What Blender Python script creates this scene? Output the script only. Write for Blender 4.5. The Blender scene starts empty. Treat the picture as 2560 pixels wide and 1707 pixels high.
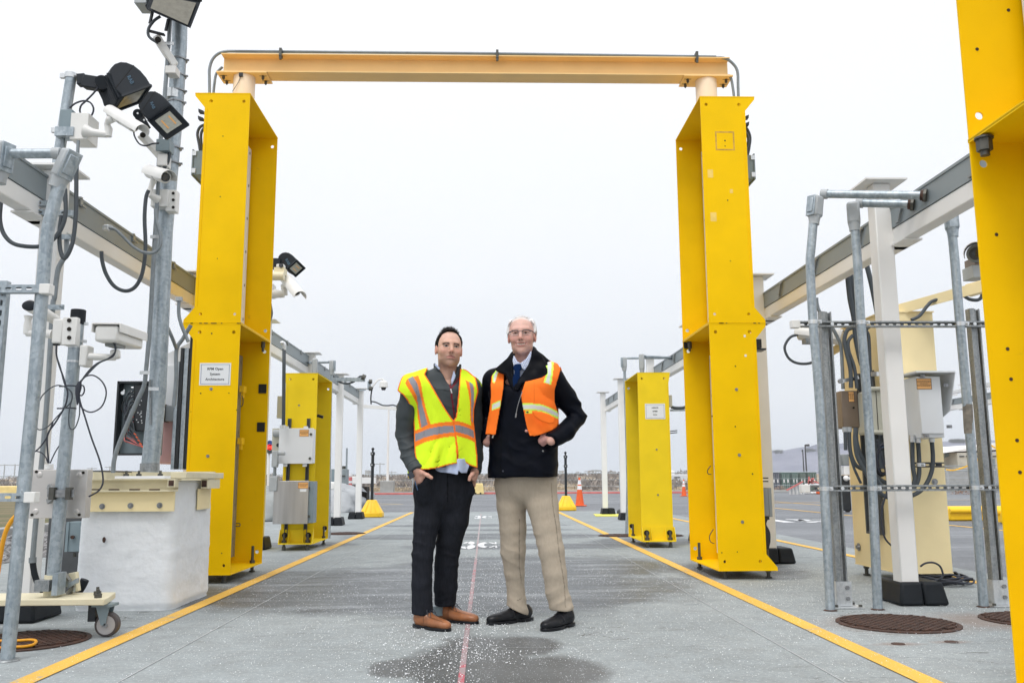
import bpy, math, random, numpy as np
from mathutils import Vector, Matrix, noise as MN
D=bpy.data; SC=bpy.context.scene; COL=SC.collection
random.seed(5); RNG=np.random.default_rng(7)
PI=math.pi; R=math.radians
# ---------------------------------------------------------------- camera
FPX=2212.; CX,CY=1280.,853.5; CH=.85
_yaw,_p,_r=R(1.62),R(8.85),R(.3)
FW=np.array([math.sin(_yaw)*math.cos(_p),math.cos(_yaw)*math.cos(_p),math.sin(_p)])
_R0=np.array([math.cos(_yaw),-math.sin(_yaw),0]); _U0=np.cross(_R0,FW)
UP=_U0*math.cos(_r)+_R0*math.sin(_r); RT=_R0*math.cos(_r)-_U0*math.sin(_r)
cam=D.cameras.new('camera'); camo=D.objects.new('camera',cam); COL.objects.link(camo)
cam.sensor_width=36; cam.lens=36*FPX/2560; cam.clip_start=.05; cam.clip_end=20000
M=Matrix(((RT[0],UP[0],-FW[0],0),(RT[1],UP[1],-FW[1],0),(RT[2],UP[2],-FW[2],CH),(0,0,0,1)))
camo.matrix_world=M; SC.camera=camo
SC.render.resolution_x=1024; SC.render.resolution_y=682
SC.view_settings.view_transform='Standard'; SC.view_settings.look='None'
SC.view_settings.exposure=0.0; SC.view_settings.gamma=1
# ---------------------------------------------------------------- sky: overcast, brighter overhead
W=D.worlds.new('World'); SC.world=W; W.use_nodes=True
nt=W.node_tree; nt.nodes.clear(); N=nt.nodes.new; Lk=nt.links.new
out=N('ShaderNodeOutputWorld'); bg=N('ShaderNodeBackground'); bg2=N('ShaderNodeBackground'); add=N('ShaderNodeAddShader')
sky=N('ShaderNodeTexSky'); sky.sky_type='NISHITA'; sky.sun_disc=False
SUN_EL,SUN_AZ=R(58),R(205)
sky.sun_elevation=SUN_EL; sky.sun_rotation=SUN_AZ; sky.dust_density=6; sky.air_density=1
Lk(sky.outputs[0],bg.inputs[0]); bg.inputs[1].default_value=.012
tc=N('ShaderNodeTexCoord'); sp=N('ShaderNodeSeparateXYZ'); Lk(tc.outputs['Generated'],sp.inputs[0])
no=N('ShaderNodeTexNoise'); no.inputs['Scale'].default_value=2.2; no.inputs['Detail'].default_value=4; no.inputs['Roughness'].default_value=.5
mp=N('ShaderNodeMapping'); mp.inputs['Scale'].default_value=(1,1,3); Lk(tc.outputs['Generated'],mp.inputs[0]); Lk(mp.outputs[0],no.inputs[0])
ma=N('ShaderNodeMath'); ma.operation='MULTIPLY_ADD'; ma.inputs[1].default_value=.22; ma.inputs[2].default_value=-.11; Lk(no.outputs[0],ma.inputs[0])
mb=N('ShaderNodeMath'); mb.operation='ADD'; Lk(sp.outputs[2],mb.inputs[0]); Lk(ma.outputs[0],mb.inputs[1])
cr=N('ShaderNodeValToRGB'); Lk(mb.outputs[0],cr.inputs[0]); E_=cr.color_ramp.elements
E_[0].position=0; E_[0].color=(.74,.80,.89,1); E_[1].position=1; E_[1].color=(1.5,1.5,1.53,1)
for p_,c_ in ((.03,(.76,.815,.90,1)),(.12,(.85,.89,.95,1)),(.25,(.92,.945,.98,1)),(.5,(1.0,1.015,1.04,1))):
    e=cr.color_ramp.elements.new(p_); e.color=c_
Lk(cr.outputs[0],bg2.inputs[0]); bg2.inputs[1].default_value=1.05
Lk(bg.outputs[0],add.inputs[0]); Lk(bg2.outputs[0],add.inputs[1]); Lk(add.outputs[0],out.inputs[0])
sl=D.lights.new('sun','SUN'); so=D.objects.new('sun',sl); COL.objects.link(so)
sl.energy=1.4; sl.angle=R(22); sl.color=(1,.97,.93)
sd=Vector((math.sin(SUN_AZ)*math.cos(SUN_EL),math.cos(SUN_AZ)*math.cos(SUN_EL),math.sin(SUN_EL)))  # behind the camera
so.rotation_euler=sd.to_track_quat('Z','Y').to_euler()
# ---------------------------------------------------------------- measuring frames: photo pixels -> world rays
FR={'s':(0,0,1),'z1':(0,0,3.0154),'z2':(0,380,3.0154),'z3':(0,680,3.0154),'z4':(0,1100,2.6133),'z5':(440,100,3.0154),'z6':(440,600,3.0154),'z7':(440,950,3.0154),
'r1':(1480,780,3.0154),'r2':(1660,200,3.136),'r3':(1960,380,3.015),'r4':(1960,780,3.015),'r5':(1960,1200,3.1367),'r6':(2360,0,3.92),'r7':(1660,1000,3.485),'r8':(2300,500,3.1346),
'a':(960,780,3.5636),'b':(1190,760,3.4085),'l':(960,1180,3.563),'m':(820,1100,6.535),'n':(1380,1080,4.9),'o':(1900,1060,5.345),'q':(2300,1020,4.9),'u':(660,880,6.533),'v':(640,1040,5.227)}
C0=np.array([0,0,CH])
def ray(f,x,y):
    a=FR[f]; x=a[0]+x/a[2]; y=a[1]+y/a[2]
    return FW+RT*(x-CX)/FPX-UP*(y-CY)/FPX
def A(f,x,y,Y): d=ray(f,x,y); return Vector(C0+d*Y/d[1])
def AX(f,x,y,X): d=ray(f,x,y); return Vector(C0+d*X/d[0])
def G(f,x,y,z=0): d=ray(f,x,y); return Vector(C0+d*(z-CH)/d[2])
# ---------------------------------------------------------------- objects
ORG={}
def tag(o,label=None,cat=None,group=None,kind=None):
    if label:o['label']=label
    if cat:o['category']=cat
    if group:o['group']=group
    if kind:o['kind']=kind
    return o
def thing(name,label,cat,loc=(0,0,0),group=None):
    o=D.objects.new(name,None); COL.objects.link(o); o.location=loc; o.empty_display_size=.1
    ORG[o.name]=Vector(loc); return tag(o,label,cat,group)
def spl(P,n=8):
    P=[Vector(p) for p in P]; o=[]
    for i in range(len(P)-1):
        p0=P[max(i-1,0)];p1=P[i];p2=P[i+1];p3=P[min(i+2,len(P)-1)]
        for k in range(n):
            t=k/n; o.append(.5*((2*p1)+(p2-p0)*t+(2*p0-5*p1+4*p2-p3)*t*t+(3*p1-p0-3*p2+p3)*t**3))
    return o+[P[-1]]
class MB:
    def __init__(s): s.v=[];s.f=[];s.m=[];s.mi=0
    def add(s,vs,fs):
        b=len(s.v); s.v+=[tuple(v) for v in vs]; s.f+=[tuple(b+i for i in f) for f in fs]; s.m+=[s.mi]*len(fs); return s
    def obox(s,c,ux,uy,uz,hx,hy,hz):
        c=Vector(c);ux=Vector(ux).normalized()*hx;uy=Vector(uy).normalized()*hy;uz=Vector(uz).normalized()*hz
        vs=[c+a*ux+b*uy+d*uz for d in(-1,1) for b in(-1,1) for a in(-1,1)]
        fs=[(0,2,3,1),(4,5,7,6),(0,1,5,4),(2,6,7,3),(0,4,6,2),(1,3,7,5)]
        if ux.cross(uy).dot(uz)<0: fs=[f[::-1] for f in fs]
        return s.add(vs,fs)
    def box(s,x0,x1,y0,y1,z0,z1): return s.obox(((x0+x1)/2,(y0+y1)/2,(z0+z1)/2),(1,0,0),(0,1,0),(0,0,1),abs(x1-x0)/2,abs(y1-y0)/2,abs(z1-z0)/2)
    def bar(s,p0,p1,w,h,up=(0,0,1)):
        p0=Vector(p0);p1=Vector(p1);d=(p1-p0); L=d.length; d.normalize(); u=Vector(up)
        if abs(d.dot(u))>.98:u=Vector((0,1,0))
        x=d.cross(u).normalized(); z=x.cross(d)
        return s.obox((p0+p1)/2,x,d,z,w/2,L/2,h/2)
    def tube(s,P,r,n=10,caps=True):
        P=[Vector(p) for p in P]
        rr=r if isinstance(r,(list,tuple)) else [r]*len(P)
        t=(P[1]-P[0]).normalized(); u=Vector((0,0,1)) if abs(t.z)<.9 else Vector((1,0,0)); x=t.cross(u).normalized()
        vs=[];fs=[]
        for i,p in enumerate(P):
            if i==0:tt=P[1]-P[0]
            elif i==len(P)-1:tt=P[-1]-P[-2]
            else: tt=(P[i+1]-P[i]).normalized()+(P[i]-P[i-1]).normalized()
            if tt.length<1e-9: tt=t
            tt=tt.normalized(); x=(x-tt*x.dot(tt)).normalized(); y=tt.cross(x)
            for k in range(n):
                a=2*PI*k/n; vs.append(p+(x*math.cos(a)+y*math.sin(a))*rr[i])
        for i in range(len(P)-1):
            for k in range(n):
                a=i*n+k;b=i*n+(k+1)%n; fs.append((a,b,b+n,a+n))
        if caps: fs.append(tuple(range(n))[::-1]); fs.append(tuple((len(P)-1)*n+k for k in range(n)))
        return s.add(vs,fs)
    def cyl(s,p0,p1,r,r1=None,n=16): return s.tube([p0,p1],[r,r if r1 is None else r1],n)
    def prism(s,poly,o,ux,uy,th):
        o=Vector(o);ux=Vector(ux);uy=Vector(uy);th=Vector(th);n=len(poly)
        a=[o+ux*p[0]+uy*p[1] for p in poly]; vs=a+[p+th for p in a]
        fs=[tuple(range(n)),tuple(range(2*n-1,n-1,-1))]+[(i,i+n,(i+1)%n+n,(i+1)%n) for i in range(n)]
        ar=sum(poly[i][0]*poly[(i+1)%n][1]-poly[(i+1)%n][0]*poly[i][1] for i in range(n))
        if (ar>0)==(ux.cross(uy).dot(th)>0): fs=[f[::-1] for f in fs]
        return s.add(vs,fs)
    def lathe(s,prof,o,ax=(0,0,1),n=20):
        o=Vector(o);ax=Vector(ax).normalized(); x=ax.orthogonal().normalized(); y=ax.cross(x); vs=[];fs=[]
        for r,z in prof:
            for k in range(n):
                a=2*PI*k/n; vs.append(o+ax*z+(x*math.cos(a)+y*math.sin(a))*max(r,1e-4))
        for i in range(len(prof)-1):
            for k in range(n): fs.append((i*n+k,i*n+(k+1)%n,(i+1)*n+(k+1)%n,(i+1)*n+k))
        fs.append(tuple(range(n))[::-1]); fs.append(tuple((len(prof)-1)*n+k for k in range(n)))
        return s.add(vs,fs)
    def ball(s,c,r,n=10,sc=(1,1,1)):
        c=Vector(c);vs=[];fs=[]
        for i in range(n+1):
            t=PI*i/n
            for k in range(2*n):
                a=PI*k/n; vs.append(c+Vector((math.sin(t)*math.cos(a)*sc[0],math.sin(t)*math.sin(a)*sc[1],-math.cos(t)*sc[2]))*r)
        m=2*n
        for i in range(n):
            for k in range(m): fs.append((i*m+k,i*m+(k+1)%m,(i+1)*m+(k+1)%m,(i+1)*m+k))
        return s.add(vs,fs)
    def build(s,name,mat,parent=None,bevel=0,smooth=True,ang=35,origin=None,cols=None):
        return mk(name,np.array(s.v,float).reshape(-1,3),s.f,mat,parent,bevel,smooth,ang,origin,None,s.m)
def mk(name,V,F,mat,parent=None,bevel=0,smooth=True,ang=35,origin=None,colors=None,mi=None):
    if parent is not None: o0=ORG[parent.name]
    elif origin is not None: o0=Vector(origin)
    else:
        lo,hi=V.min(0),V.max(0); o0=Vector(((lo[0]+hi[0])/2,(lo[1]+hi[1])/2,lo[2]))
    me=D.meshes.new(name); me.from_pydata((V-np.array(o0)).tolist(),[],F if isinstance(F,list) else F.tolist())
    mats=mat if isinstance(mat,(list,tuple)) else [mat]
    for m in mats: me.materials.append(m)
    if len(mats)>1 and mi is not None: me.polygons.foreach_set('material_index',mi)
    if smooth:
        me.polygons.foreach_set('use_smooth',[True]*len(me.polygons))
        if ang<179: me.set_sharp_from_angle(angle=R(ang))
    if colors is not None:
        at=me.color_attributes.new('Col','FLOAT_COLOR','POINT')
        at.data.foreach_set('color',np.hstack([colors,np.ones((len(colors),1))]).astype(np.float32).ravel())
    me.update(); o=D.objects.new(name,me); COL.objects.link(o)
    if parent is not None: o.parent=parent
    else: o.location=o0
    ORG[o.name]=o0
    if bevel:
        b=o.modifiers.new('bevel','BEVEL'); b.width=bevel; b.segments=2; b.limit_method='ANGLE'; b.angle_limit=R(40)
    return o
def text(name,body,size,c,ux,uy,mat,parent,bold=.0,spacing=1.0,line=1.0,depth=.0008):
    cu=D.curves.new(name,'FONT'); cu.body=body; cu.size=size; cu.align_x='CENTER'; cu.align_y='CENTER'; cu.offset=bold*size; cu.space_character=spacing; cu.space_line=line; cu.resolution_u=3; cu.extrude=depth/2
    to=D.objects.new(name,cu); COL.objects.link(to); dg=bpy.context.evaluated_depsgraph_get()
    me=D.meshes.new_from_object(to.evaluated_get(dg)); D.objects.remove(to)
    ux=Vector(ux).normalized();uy=Vector(uy).normalized();uz=ux.cross(uy);c=Vector(c)
    V=np.array([list(c+ux*v.co.x+uy*v.co.y+uz*v.co.z) for v in me.vertices]); F=[tuple(p.vertices) for p in me.polygons]
    return mk(name,V,F,mat,parent,smooth=False)
# ---------------------------------------------------------------- materials
def base(name):
    m=D.materials.new(name); m.use_nodes=True; t=m.node_tree; b=t.nodes['Principled BSDF']; return m,t,b,t.nodes.new,t.links.new
def mat(name,c,rough=.5,metal=0,var=.12,sc=6.,bump=.0,bsc=80,dirt=0.,dcol=(.12,.08,.05),str_=(1,1,1),spec=.5,attr=False,coat=0,bd=.01,dth=.62,fine=0.):
    m,t,b,N,L=base(name); b.inputs['Roughness'].default_value=rough; b.inputs['Metallic'].default_value=metal; b.inputs['Specular IOR Level'].default_value=spec
    b.inputs['Coat Weight'].default_value=coat
    g=N('ShaderNodeNewGeometry'); mp=N('ShaderNodeMapping'); mp.inputs['Scale'].default_value=str_; L(g.outputs['Position'],mp.inputs[0])
    n=N('ShaderNodeTexNoise'); n.inputs['Scale'].default_value=sc; n.inputs['Detail'].default_value=6; L(mp.outputs[0],n.inputs[0])
    hs=N('ShaderNodeMapRange'); hs.inputs[1].default_value=.3; hs.inputs[2].default_value=.7; hs.inputs[3].default_value=1-var; hs.inputs[4].default_value=1+var; L(n.outputs[0],hs.inputs[0])
    mx=N('ShaderNodeVectorMath'); mx.operation='SCALE'; L(hs.outputs[0],mx.inputs['Scale'])
    if attr:
        a=N('ShaderNodeAttribute'); a.attribute_name='Col'; L(a.outputs[0],mx.inputs[0])
    else: mx.inputs[0].default_value=c[:3]
    last=mx.outputs[0]
    if dirt>0:
        n2=N('ShaderNodeTexNoise'); n2.inputs['Scale'].default_value=sc*2.3; n2.inputs['Detail'].default_value=10; n2.inputs['Roughness'].default_value=.7; L(g.outputs['Position'],n2.inputs[0])
        r2=N('ShaderNodeMapRange'); r2.inputs[1].default_value=dth; r2.inputs[2].default_value=dth+.1; r2.inputs[4].default_value=dirt; L(n2.outputs[0],r2.inputs[0])
        mm=N('ShaderNodeMix'); mm.data_type='RGBA'; L(r2.outputs[0],mm.inputs[0]); L(last,mm.inputs[6]); mm.inputs[7].default_value=(*dcol,1); last=mm.outputs[2]
    if fine>0:
        n3=N('ShaderNodeTexNoise'); n3.inputs['Scale'].default_value=bsc*2; n3.inputs['Detail'].default_value=3; L(mp.outputs[0],n3.inputs[0])
        r3=N('ShaderNodeMapRange'); r3.inputs[1].default_value=.3; r3.inputs[2].default_value=.7; r3.inputs[3].default_value=1-fine; r3.inputs[4].default_value=1+fine; L(n3.outputs[0],r3.inputs[0])
        v3=N('ShaderNodeVectorMath'); v3.operation='SCALE'; L(last,v3.inputs[0]); L(r3.outputs[0],v3.inputs['Scale']); last=v3.outputs[0]
    L(last,b.inputs['Base Color'])
    rr=N('ShaderNodeMapRange'); rr.inputs[3].default_value=max(.02,rough-.08); rr.inputs[4].default_value=min(1,rough+.1); L(n.outputs[0],rr.inputs[0]); L(rr.outputs[0],b.inputs['Roughness'])
    if bump>0:
        nb=N('ShaderNodeTexNoise'); nb.inputs['Scale'].default_value=bsc; nb.inputs['Detail'].default_value=5; L(mp.outputs[0],nb.inputs[0])
        bu=N('ShaderNodeBump'); bu.inputs['Strength'].default_value=bump; bu.inputs['Distance'].default_value=bd; L(nb.outputs[0],bu.inputs['Height']); L(bu.outputs[0],b.inputs['Normal'])
    return m
def galvm(name,c0,c1,metal=.55,rough=.42,sc=55):
    m,t,b,N,L=base(name); g=N('ShaderNodeNewGeometry'); v=N('ShaderNodeTexVoronoi'); v.inputs['Scale'].default_value=sc; L(g.outputs['Position'],v.inputs['Vector'])
    mp=N('ShaderNodeMapping'); mp.inputs['Scale'].default_value=(1,1,.18); L(g.outputs['Position'],mp.inputs[0])
    n=N('ShaderNodeTexNoise'); n.inputs['Scale'].default_value=28; n.inputs['Detail'].default_value=7; n.inputs['Roughness'].default_value=.65; L(mp.outputs[0],n.inputs[0])
    s=N('ShaderNodeSeparateColor'); L(v.outputs['Color'],s.inputs[0])
    a=N('ShaderNodeMath'); a.operation='MULTIPLY_ADD'; a.inputs[1].default_value=.35; L(s.outputs[0],a.inputs[0])
    q=N('ShaderNodeMapRange'); q.inputs[1].default_value=.3; q.inputs[2].default_value=.72; q.inputs[4].default_value=.75; L(n.outputs[0],q.inputs[0]); L(q.outputs[0],a.inputs[2])
    mm=N('ShaderNodeMix'); mm.data_type='RGBA'; L(a.outputs[0],mm.inputs[0]); mm.inputs[6].default_value=(*c0,1); mm.inputs[7].default_value=(*c1,1)
    n2=N('ShaderNodeTexNoise'); n2.inputs['Scale'].default_value=40; n2.inputs['Detail'].default_value=8; L(g.outputs['Position'],n2.inputs[0])
    r2=N('ShaderNodeMapRange'); r2.inputs[1].default_value=.66; r2.inputs[2].default_value=.74; r2.inputs[4].default_value=.5; L(n2.outputs[0],r2.inputs[0])
    m2=N('ShaderNodeMix'); m2.data_type='RGBA'; L(r2.outputs[0],m2.inputs[0]); L(mm.outputs[2],m2.inputs[6]); m2.inputs[7].default_value=(.12,.11,.10,1)
    L(m2.outputs[2],b.inputs['Base Color']); b.inputs['Metallic'].default_value=metal; b.inputs['Roughness'].default_value=rough
    return m
MT={}
MT['yel']=mat('yellow_paint',(.93,.575,.0),.5,spec=.12,var=.05,sc=3,bump=.12,bsc=40,dirt=.6,dcol=(.42,.24,.03),dth=.665,bd=.004)
MT['yelp']=mat('pale_yellow_paint',(.90,.66,.02),.55,spec=.15,var=.05,sc=4,dirt=.3,dcol=(.45,.3,.08),dth=.72)  # paler, greener yellow for the low cabinets
MT['cream']=mat('cream_paint',(.90,.76,.44),.5,var=.06,sc=3,dirt=.3,dcol=(.35,.24,.1),dth=.72,bump=.08,bsc=50)
MT['tan']=mat('pale_orange_paint',(.90,.62,.27),.45,var=.04,sc=4)
MT['tanl']=mat('pale_peach_paint',(.92,.76,.58),.45,var=.04,sc=4)
MT['ivory']=mat('ivory_steel_paint',(.72,.66,.47),.5,var=.08,sc=7,dirt=.8,dcol=(.25,.10,.04),dth=.66)
MT['galv']=galvm('galvanised_steel',(.20,.25,.29),(.50,.56,.60))
MT['galvd']=galvm('weathered_zinc',(.16,.18,.19),(.42,.44,.45),metal=.6,rough=.45,sc=90)
MT['galvb']=galvm('bright_zinc',(.5,.53,.55),(.8,.82,.83),metal=.7,rough=.3)
MT['wire']=mat('grey_wireway_paint',(.24,.28,.30),.45,var=.06,sc=5,dirt=.2,dth=.7)
MT['lb']=mat('grey_fitting_paint',(.40,.43,.45),.45,var=.08,sc=12,bump=.1,bsc=120)
MT['pvc']=mat('grey_flexible_conduit',(.07,.083,.095),.5,spec=.3,var=.08,sc=20)
MT['emt']=mat('grey_conduit',(.22,.25,.27),.4,metal=.3,var=.12,sc=20)
MT['white']=mat('white_paint',(.80,.80,.79),.45,var=.04,sc=3,dirt=.2,dcol=(.45,.4,.33),dth=.72)
MT['whtpl']=mat('white_plastic',(.76,.76,.74),.35,var=.04,sc=10)
MT['encl']=mat('white_enclosure_paint',(.74,.77,.80),.4,var=.03,sc=4)
MT['beige']=mat('beige_enclosure_paint',(.50,.50,.42),.4,var=.06,sc=6)
MT['greyp']=mat('grey_enclosure_paint',(.23,.25,.25),.45,var=.05,sc=6)
MT['slate']=mat('blue_grey_enclosure_paint',(.20,.26,.29),.45,var=.08,sc=8,dirt=.3,dth=.68)
MT['brown']=mat('bronze_steel_paint',(.22,.17,.13),.32,metal=.4,var=.1,sc=6)
MT['stain']=mat('brushed_stainless_steel',(.50,.50,.50),.33,metal=.85,var=.14,sc=14,str_=(1,1,.06),bump=.06,bsc=90)
MT['plate']=mat('dull_stainless_plate',(.60,.58,.56),.45,metal=.55,var=.10,sc=8,str_=(.3,1,1))
MT['blk']=mat('black_rubber',(.010,.013,.017),.55,spec=.25,var=.2,sc=12,bump=.1,bsc=60)
MT['blkm']=mat('black_metal',(.014,.018,.022),.35,var=.2,sc=15)
MT['head']=mat('black_lamp_housing',(.014,.019,.026),.5,spec=.3,var=.12,sc=10)
MT['dark']=mat('dark_hole',(.012,.009,.006),.8)
MT['dgrey']=mat('dark_grey_paint',(.07,.075,.08),.5,var=.15,sc=6)
MT['bolt']=mat('bolt_steel',(.30,.31,.32),.35,metal=.8,var=.2,sc=40)
MT['nut']=mat('dark_steel_nut',(.10,.10,.09),.5,metal=.6,var=.2,sc=40)
MT['rust']=mat('rusty_cast_iron',(.055,.028,.02),.75,var=.45,sc=18,bump=.4,bsc=60,dirt=.5,dcol=(.13,.055,.03),dth=.5)
MT['wcon']=mat('rough_white_painted_concrete',(.80,.83,.86),.75,var=.04,sc=5,bump=.45,bsc=26,bd=.012,dirt=.35,dcol=(.3,.22,.16),dth=.70)
MT['pink']=mat('pinkish_enclosure',(.84,.50,.49),.4,var=.06,sc=3)  # pinkish colour for the lower half of the pale cabinet
MT['stk']=mat('orange_sticker',(.85,.46,.16),.4,var=.03)
MT['ink']=mat('dark_ink',(.03,.035,.05),.6,var=.05)
MT['inko']=mat('brown_ink',(.20,.08,.03),.6,var=.05)
MT['sign']=mat('white_sign_sheet',(.80,.83,.86),.35,var=.02)
MT['bluei']=mat('blue_ink',(.06,.13,.26),.5)
MT['logo']=mat('blue_grey_logo_ink',(.06,.13,.20),.5)
MT['orcone']=mat('orange_cone_plastic',(.80,.12,.02),.45,var=.08,sc=9)
MT['wband']=mat('white_reflective_band',(.85,.86,.88),.35)
MT['ypl']=mat('yellow_plastic',(.92,.56,.01),.45,var=.05,sc=8)
MT['orcab']=mat('orange_cable_jacket',(.80,.36,.01),.45)
MT['tyre']=mat('grey_caster_rubber',(.07,.06,.06),.6,var=.1)
MT['hub']=mat('grey_caster_wheel',(.36,.35,.35),.5)
def glassy(name,c,rough=.08):
    m,t,b,N,L=base(name); b.inputs['Base Color'].default_value=(*c,1); b.inputs['Roughness'].default_value=rough; b.inputs['Coat Weight'].default_value=1; b.inputs['Coat Roughness'].default_value=.04
    n=N('ShaderNodeTexNoise'); n.inputs['Scale'].default_value=9; r=N('ShaderNodeMapRange'); r.inputs[3].default_value=.7; r.inputs[4].default_value=1.3; L(n.outputs[0],r.inputs[0])
    v=N('ShaderNodeVectorMath'); v.operation='SCALE'; v.inputs[0].default_value=c; L(r.outputs[0],v.inputs['Scale']); L(v.outputs[0],b.inputs['Base Color'])
    return m
MT['lens']=glassy('lamp_glass',(.42,.43,.38),.25)
MT['lensd']=glassy('lamp_reflector_glass',(.20,.19,.15),.12)
MT['lensb']=glassy('camera_lens_glass',(.01,.01,.012),.05)
# ---------------------------------------------------------------- ground materials
class ND:
    def __init__(s,name): s.m,s.t,s.b,s.N,s.L=base(name); g=s.N('ShaderNodeNewGeometry'); s.pos=g.outputs['Position']; x=s.N('ShaderNodeSeparateXYZ'); s.L(s.pos,x.inputs[0]); s.x,s.y,s.z=x.outputs
    def put(s,i,v):
        if isinstance(v,(int,float)): i.default_value=v
        elif isinstance(v,tuple): i.default_value=(*v,1) if len(v)==3 and len(i.default_value)==4 else v
        else: s.L(v,i)
    def op(s,o,a,b=0,c=0):
        n=s.N('ShaderNodeMath'); n.operation=o; s.put(n.inputs[0],a); s.put(n.inputs[1],b); s.put(n.inputs[2],c); return n.outputs[0]
    def map(s,scale,loc=(0,0,0)):
        n=s.N('ShaderNodeMapping'); n.inputs['Scale'].default_value=scale; n.inputs['Location'].default_value=loc; s.L(s.pos,n.inputs[0]); return n.outputs[0]
    def noise(s,sc,det=4,ro=.55,vec=None):
        n=s.N('ShaderNodeTexNoise'); n.inputs['Scale'].default_value=sc; n.inputs['Detail'].default_value=det; n.inputs['Roughness'].default_value=ro; s.L(vec or s.pos,n.inputs[0]); return n.outputs[0]
    def vor(s,sc,vec=None):
        n=s.N('ShaderNodeTexVoronoi'); n.inputs['Scale'].default_value=sc; s.L(vec or s.pos,n.inputs['Vector']); c=s.N('ShaderNodeSeparateColor'); s.L(n.outputs['Color'],c.inputs[0]); return n.outputs['Distance'],c.outputs[0]
    def rng(s,v,a,b,c=0.,d=1.):
        n=s.N('ShaderNodeMapRange'); n.inputs[1].default_value=a;n.inputs[2].default_value=b;n.inputs[3].default_value=c;n.inputs[4].default_value=d; s.L(v,n.inputs[0]); return n.outputs[0]
    def mix(s,f,a,b):
        n=s.N('ShaderNodeMix'); n.data_type='RGBA'; s.put(n.inputs[0],f); s.put(n.inputs[6],a); s.put(n.inputs[7],b); return n.outputs[2]
    def scale(s,c,f):
        n=s.N('ShaderNodeVectorMath'); n.operation='SCALE'; s.put(n.inputs[0],c); s.put(n.inputs['Scale'],f); return n.outputs[0]
    def ell(s,cx,cy,rx,ry):
        a=s.op('MULTIPLY',s.op('SUBTRACT',s.x,cx),1/rx); b=s.op('MULTIPLY',s.op('SUBTRACT',s.y,cy),1/ry)
        return s.op('SUBTRACT',1,s.op('SQRT',s.op('ADD',s.op('MULTIPLY',a,a),s.op('MULTIPLY',b,b))))
    def bump(s,h,st=.3,dist=.01):
        n=s.N('ShaderNodeBump'); n.inputs['Strength'].default_value=st; n.inputs['Distance'].default_value=dist; s.L(h,n.inputs['Height']); s.L(n.outputs[0],s.b.inputs['Normal'])
def wetmask(d):
    E=[(-.35,7.5,2.0,1.75),(-1.3,7.0,1.2,.95),(.55,6.75,.85,.65),(.4,8.9,1.5,1.4),(-.06,4.2,.30,1.0),(.16,4.75,.22,.28),(.33,4.15,.22,.35),(-.38,4.25,.16,.22),(-.2,6.4,1.3,.55),(-.1,13.7,2.2,.75),(.5,11.6,1.7,.5),(-.4,17.0,1.9,.45),(.2,15.4,1.5,.3),(-2.1,6.9,.6,.7),(2.3,8.5,.7,.9),(2.2,12.3,.8,.8),(-2.7,12.2,1.0,.5)]
    f=None
    for e in E:
        v=d.ell(*e); f=v if f is None else d.op('MAXIMUM',f,v)
    n=d.noise(1.6,8,.68); f=d.op('ADD',f,d.op('MULTIPLY_ADD',n,1.3,-.62))
    return d.rng(f,-.08,.26)
def salt(d,th=.86,dens=None):
    ms=[]
    for sc,lim in ((95,.23),(52,.20),(160,.3)):
        dist,r=d.vor(sc,d.map((1,1,.02)))
        a=d.rng(dist,lim,lim*.7); t=d.op('GREATER_THAN',r,th if dens is None else dens); ms.append(d.op('MULTIPLY',a,t))
    return d.op('MAXIMUM',d.op('MAXIMUM',ms[0],ms[1]),ms[2])
d=ND('brushed_concrete')
w=wetmask(d)
n1=d.noise(.7,5,.6); n2=d.noise(6,6,.65); n3=d.noise(45,4,.6); br=d.noise(14,3,.5,d.map((.25,6,1)))
c=d.mix(d.rng(n1,.3,.7),(.26,.29,.30),(.345,.378,.388)); c=d.mix(d.rng(n2,.42,.75,0,.5),c,(.20,.21,.205)); c=d.scale(c,d.rng(n3,.3,.7,.86,1.12)); c=d.scale(c,d.rng(br,.3,.7,.94,1.05))
st=d.noise(3.2,6,.7,d.map((.35,1.5,1))); c=d.mix(d.rng(st,.62,.72,0,.25),c,(.14,.135,.12))
wetn=d.noise(2.6,7,.68,d.map((.45,1.6,1))); wd=d.mix(d.rng(wetn,.35,.7),(.042,.050,.057),(.105,.118,.13))
wd=d.mix(d.rng(d.y,5.6,5.0),wd,d.scale((.085,.088,.088),d.rng(wetn,.3,.7,.7,1.2))); c=d.mix(d.op('MULTIPLY',w,.9),c,wd)
smear=d.noise(1.5,7,.72,d.map((.5,2.4,1))); sm=d.op('MULTIPLY',d.op('MULTIPLY',d.rng(smear,.50,.66),w),d.rng(d.y,5.3,6.2)); gr=d.noise(120,3,.7); sm=d.op('MULTIPLY',sm,d.rng(gr,.42,.6)); c=d.mix(d.op('MULTIPLY',sm,.75),c,(.52,.56,.60))
# denser grains along the middle of the lane
mid=d.op('MAXIMUM',d.op('MULTIPLY',d.ell(-.17,4.7,.30,1.7),1.8),d.op('MAXIMUM',d.ell(0,8,2,5),d.ell(2.4,6.5,1.6,3)))
th=d.rng(d.op('ADD',mid,d.op('MULTIPLY_ADD',d.noise(2.5,3,.6),1.2,-.6)),-.5,.6,.97,.80)
sa=salt(d,dens=th); c=d.mix(sa,c,(.80,.83,.86))
cr_=d.noise(1.1,3,.5); cr2=d.op('ABSOLUTE',d.op('SUBTRACT',d.noise(.9,6,.6,d.map((.5,1.3,1))),.5)); c=d.mix(d.op('MULTIPLY',d.rng(cr2,.0035,.0008),d.rng(cr_,.52,.6)),c,(.10,.10,.095)); sp=d.noise(5.5,5,.65,d.map((.7,1.6,1),(3,1,0))); c=d.mix(d.rng(sp,.64,.72,0,.55),c,(.13,.125,.11))
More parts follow.
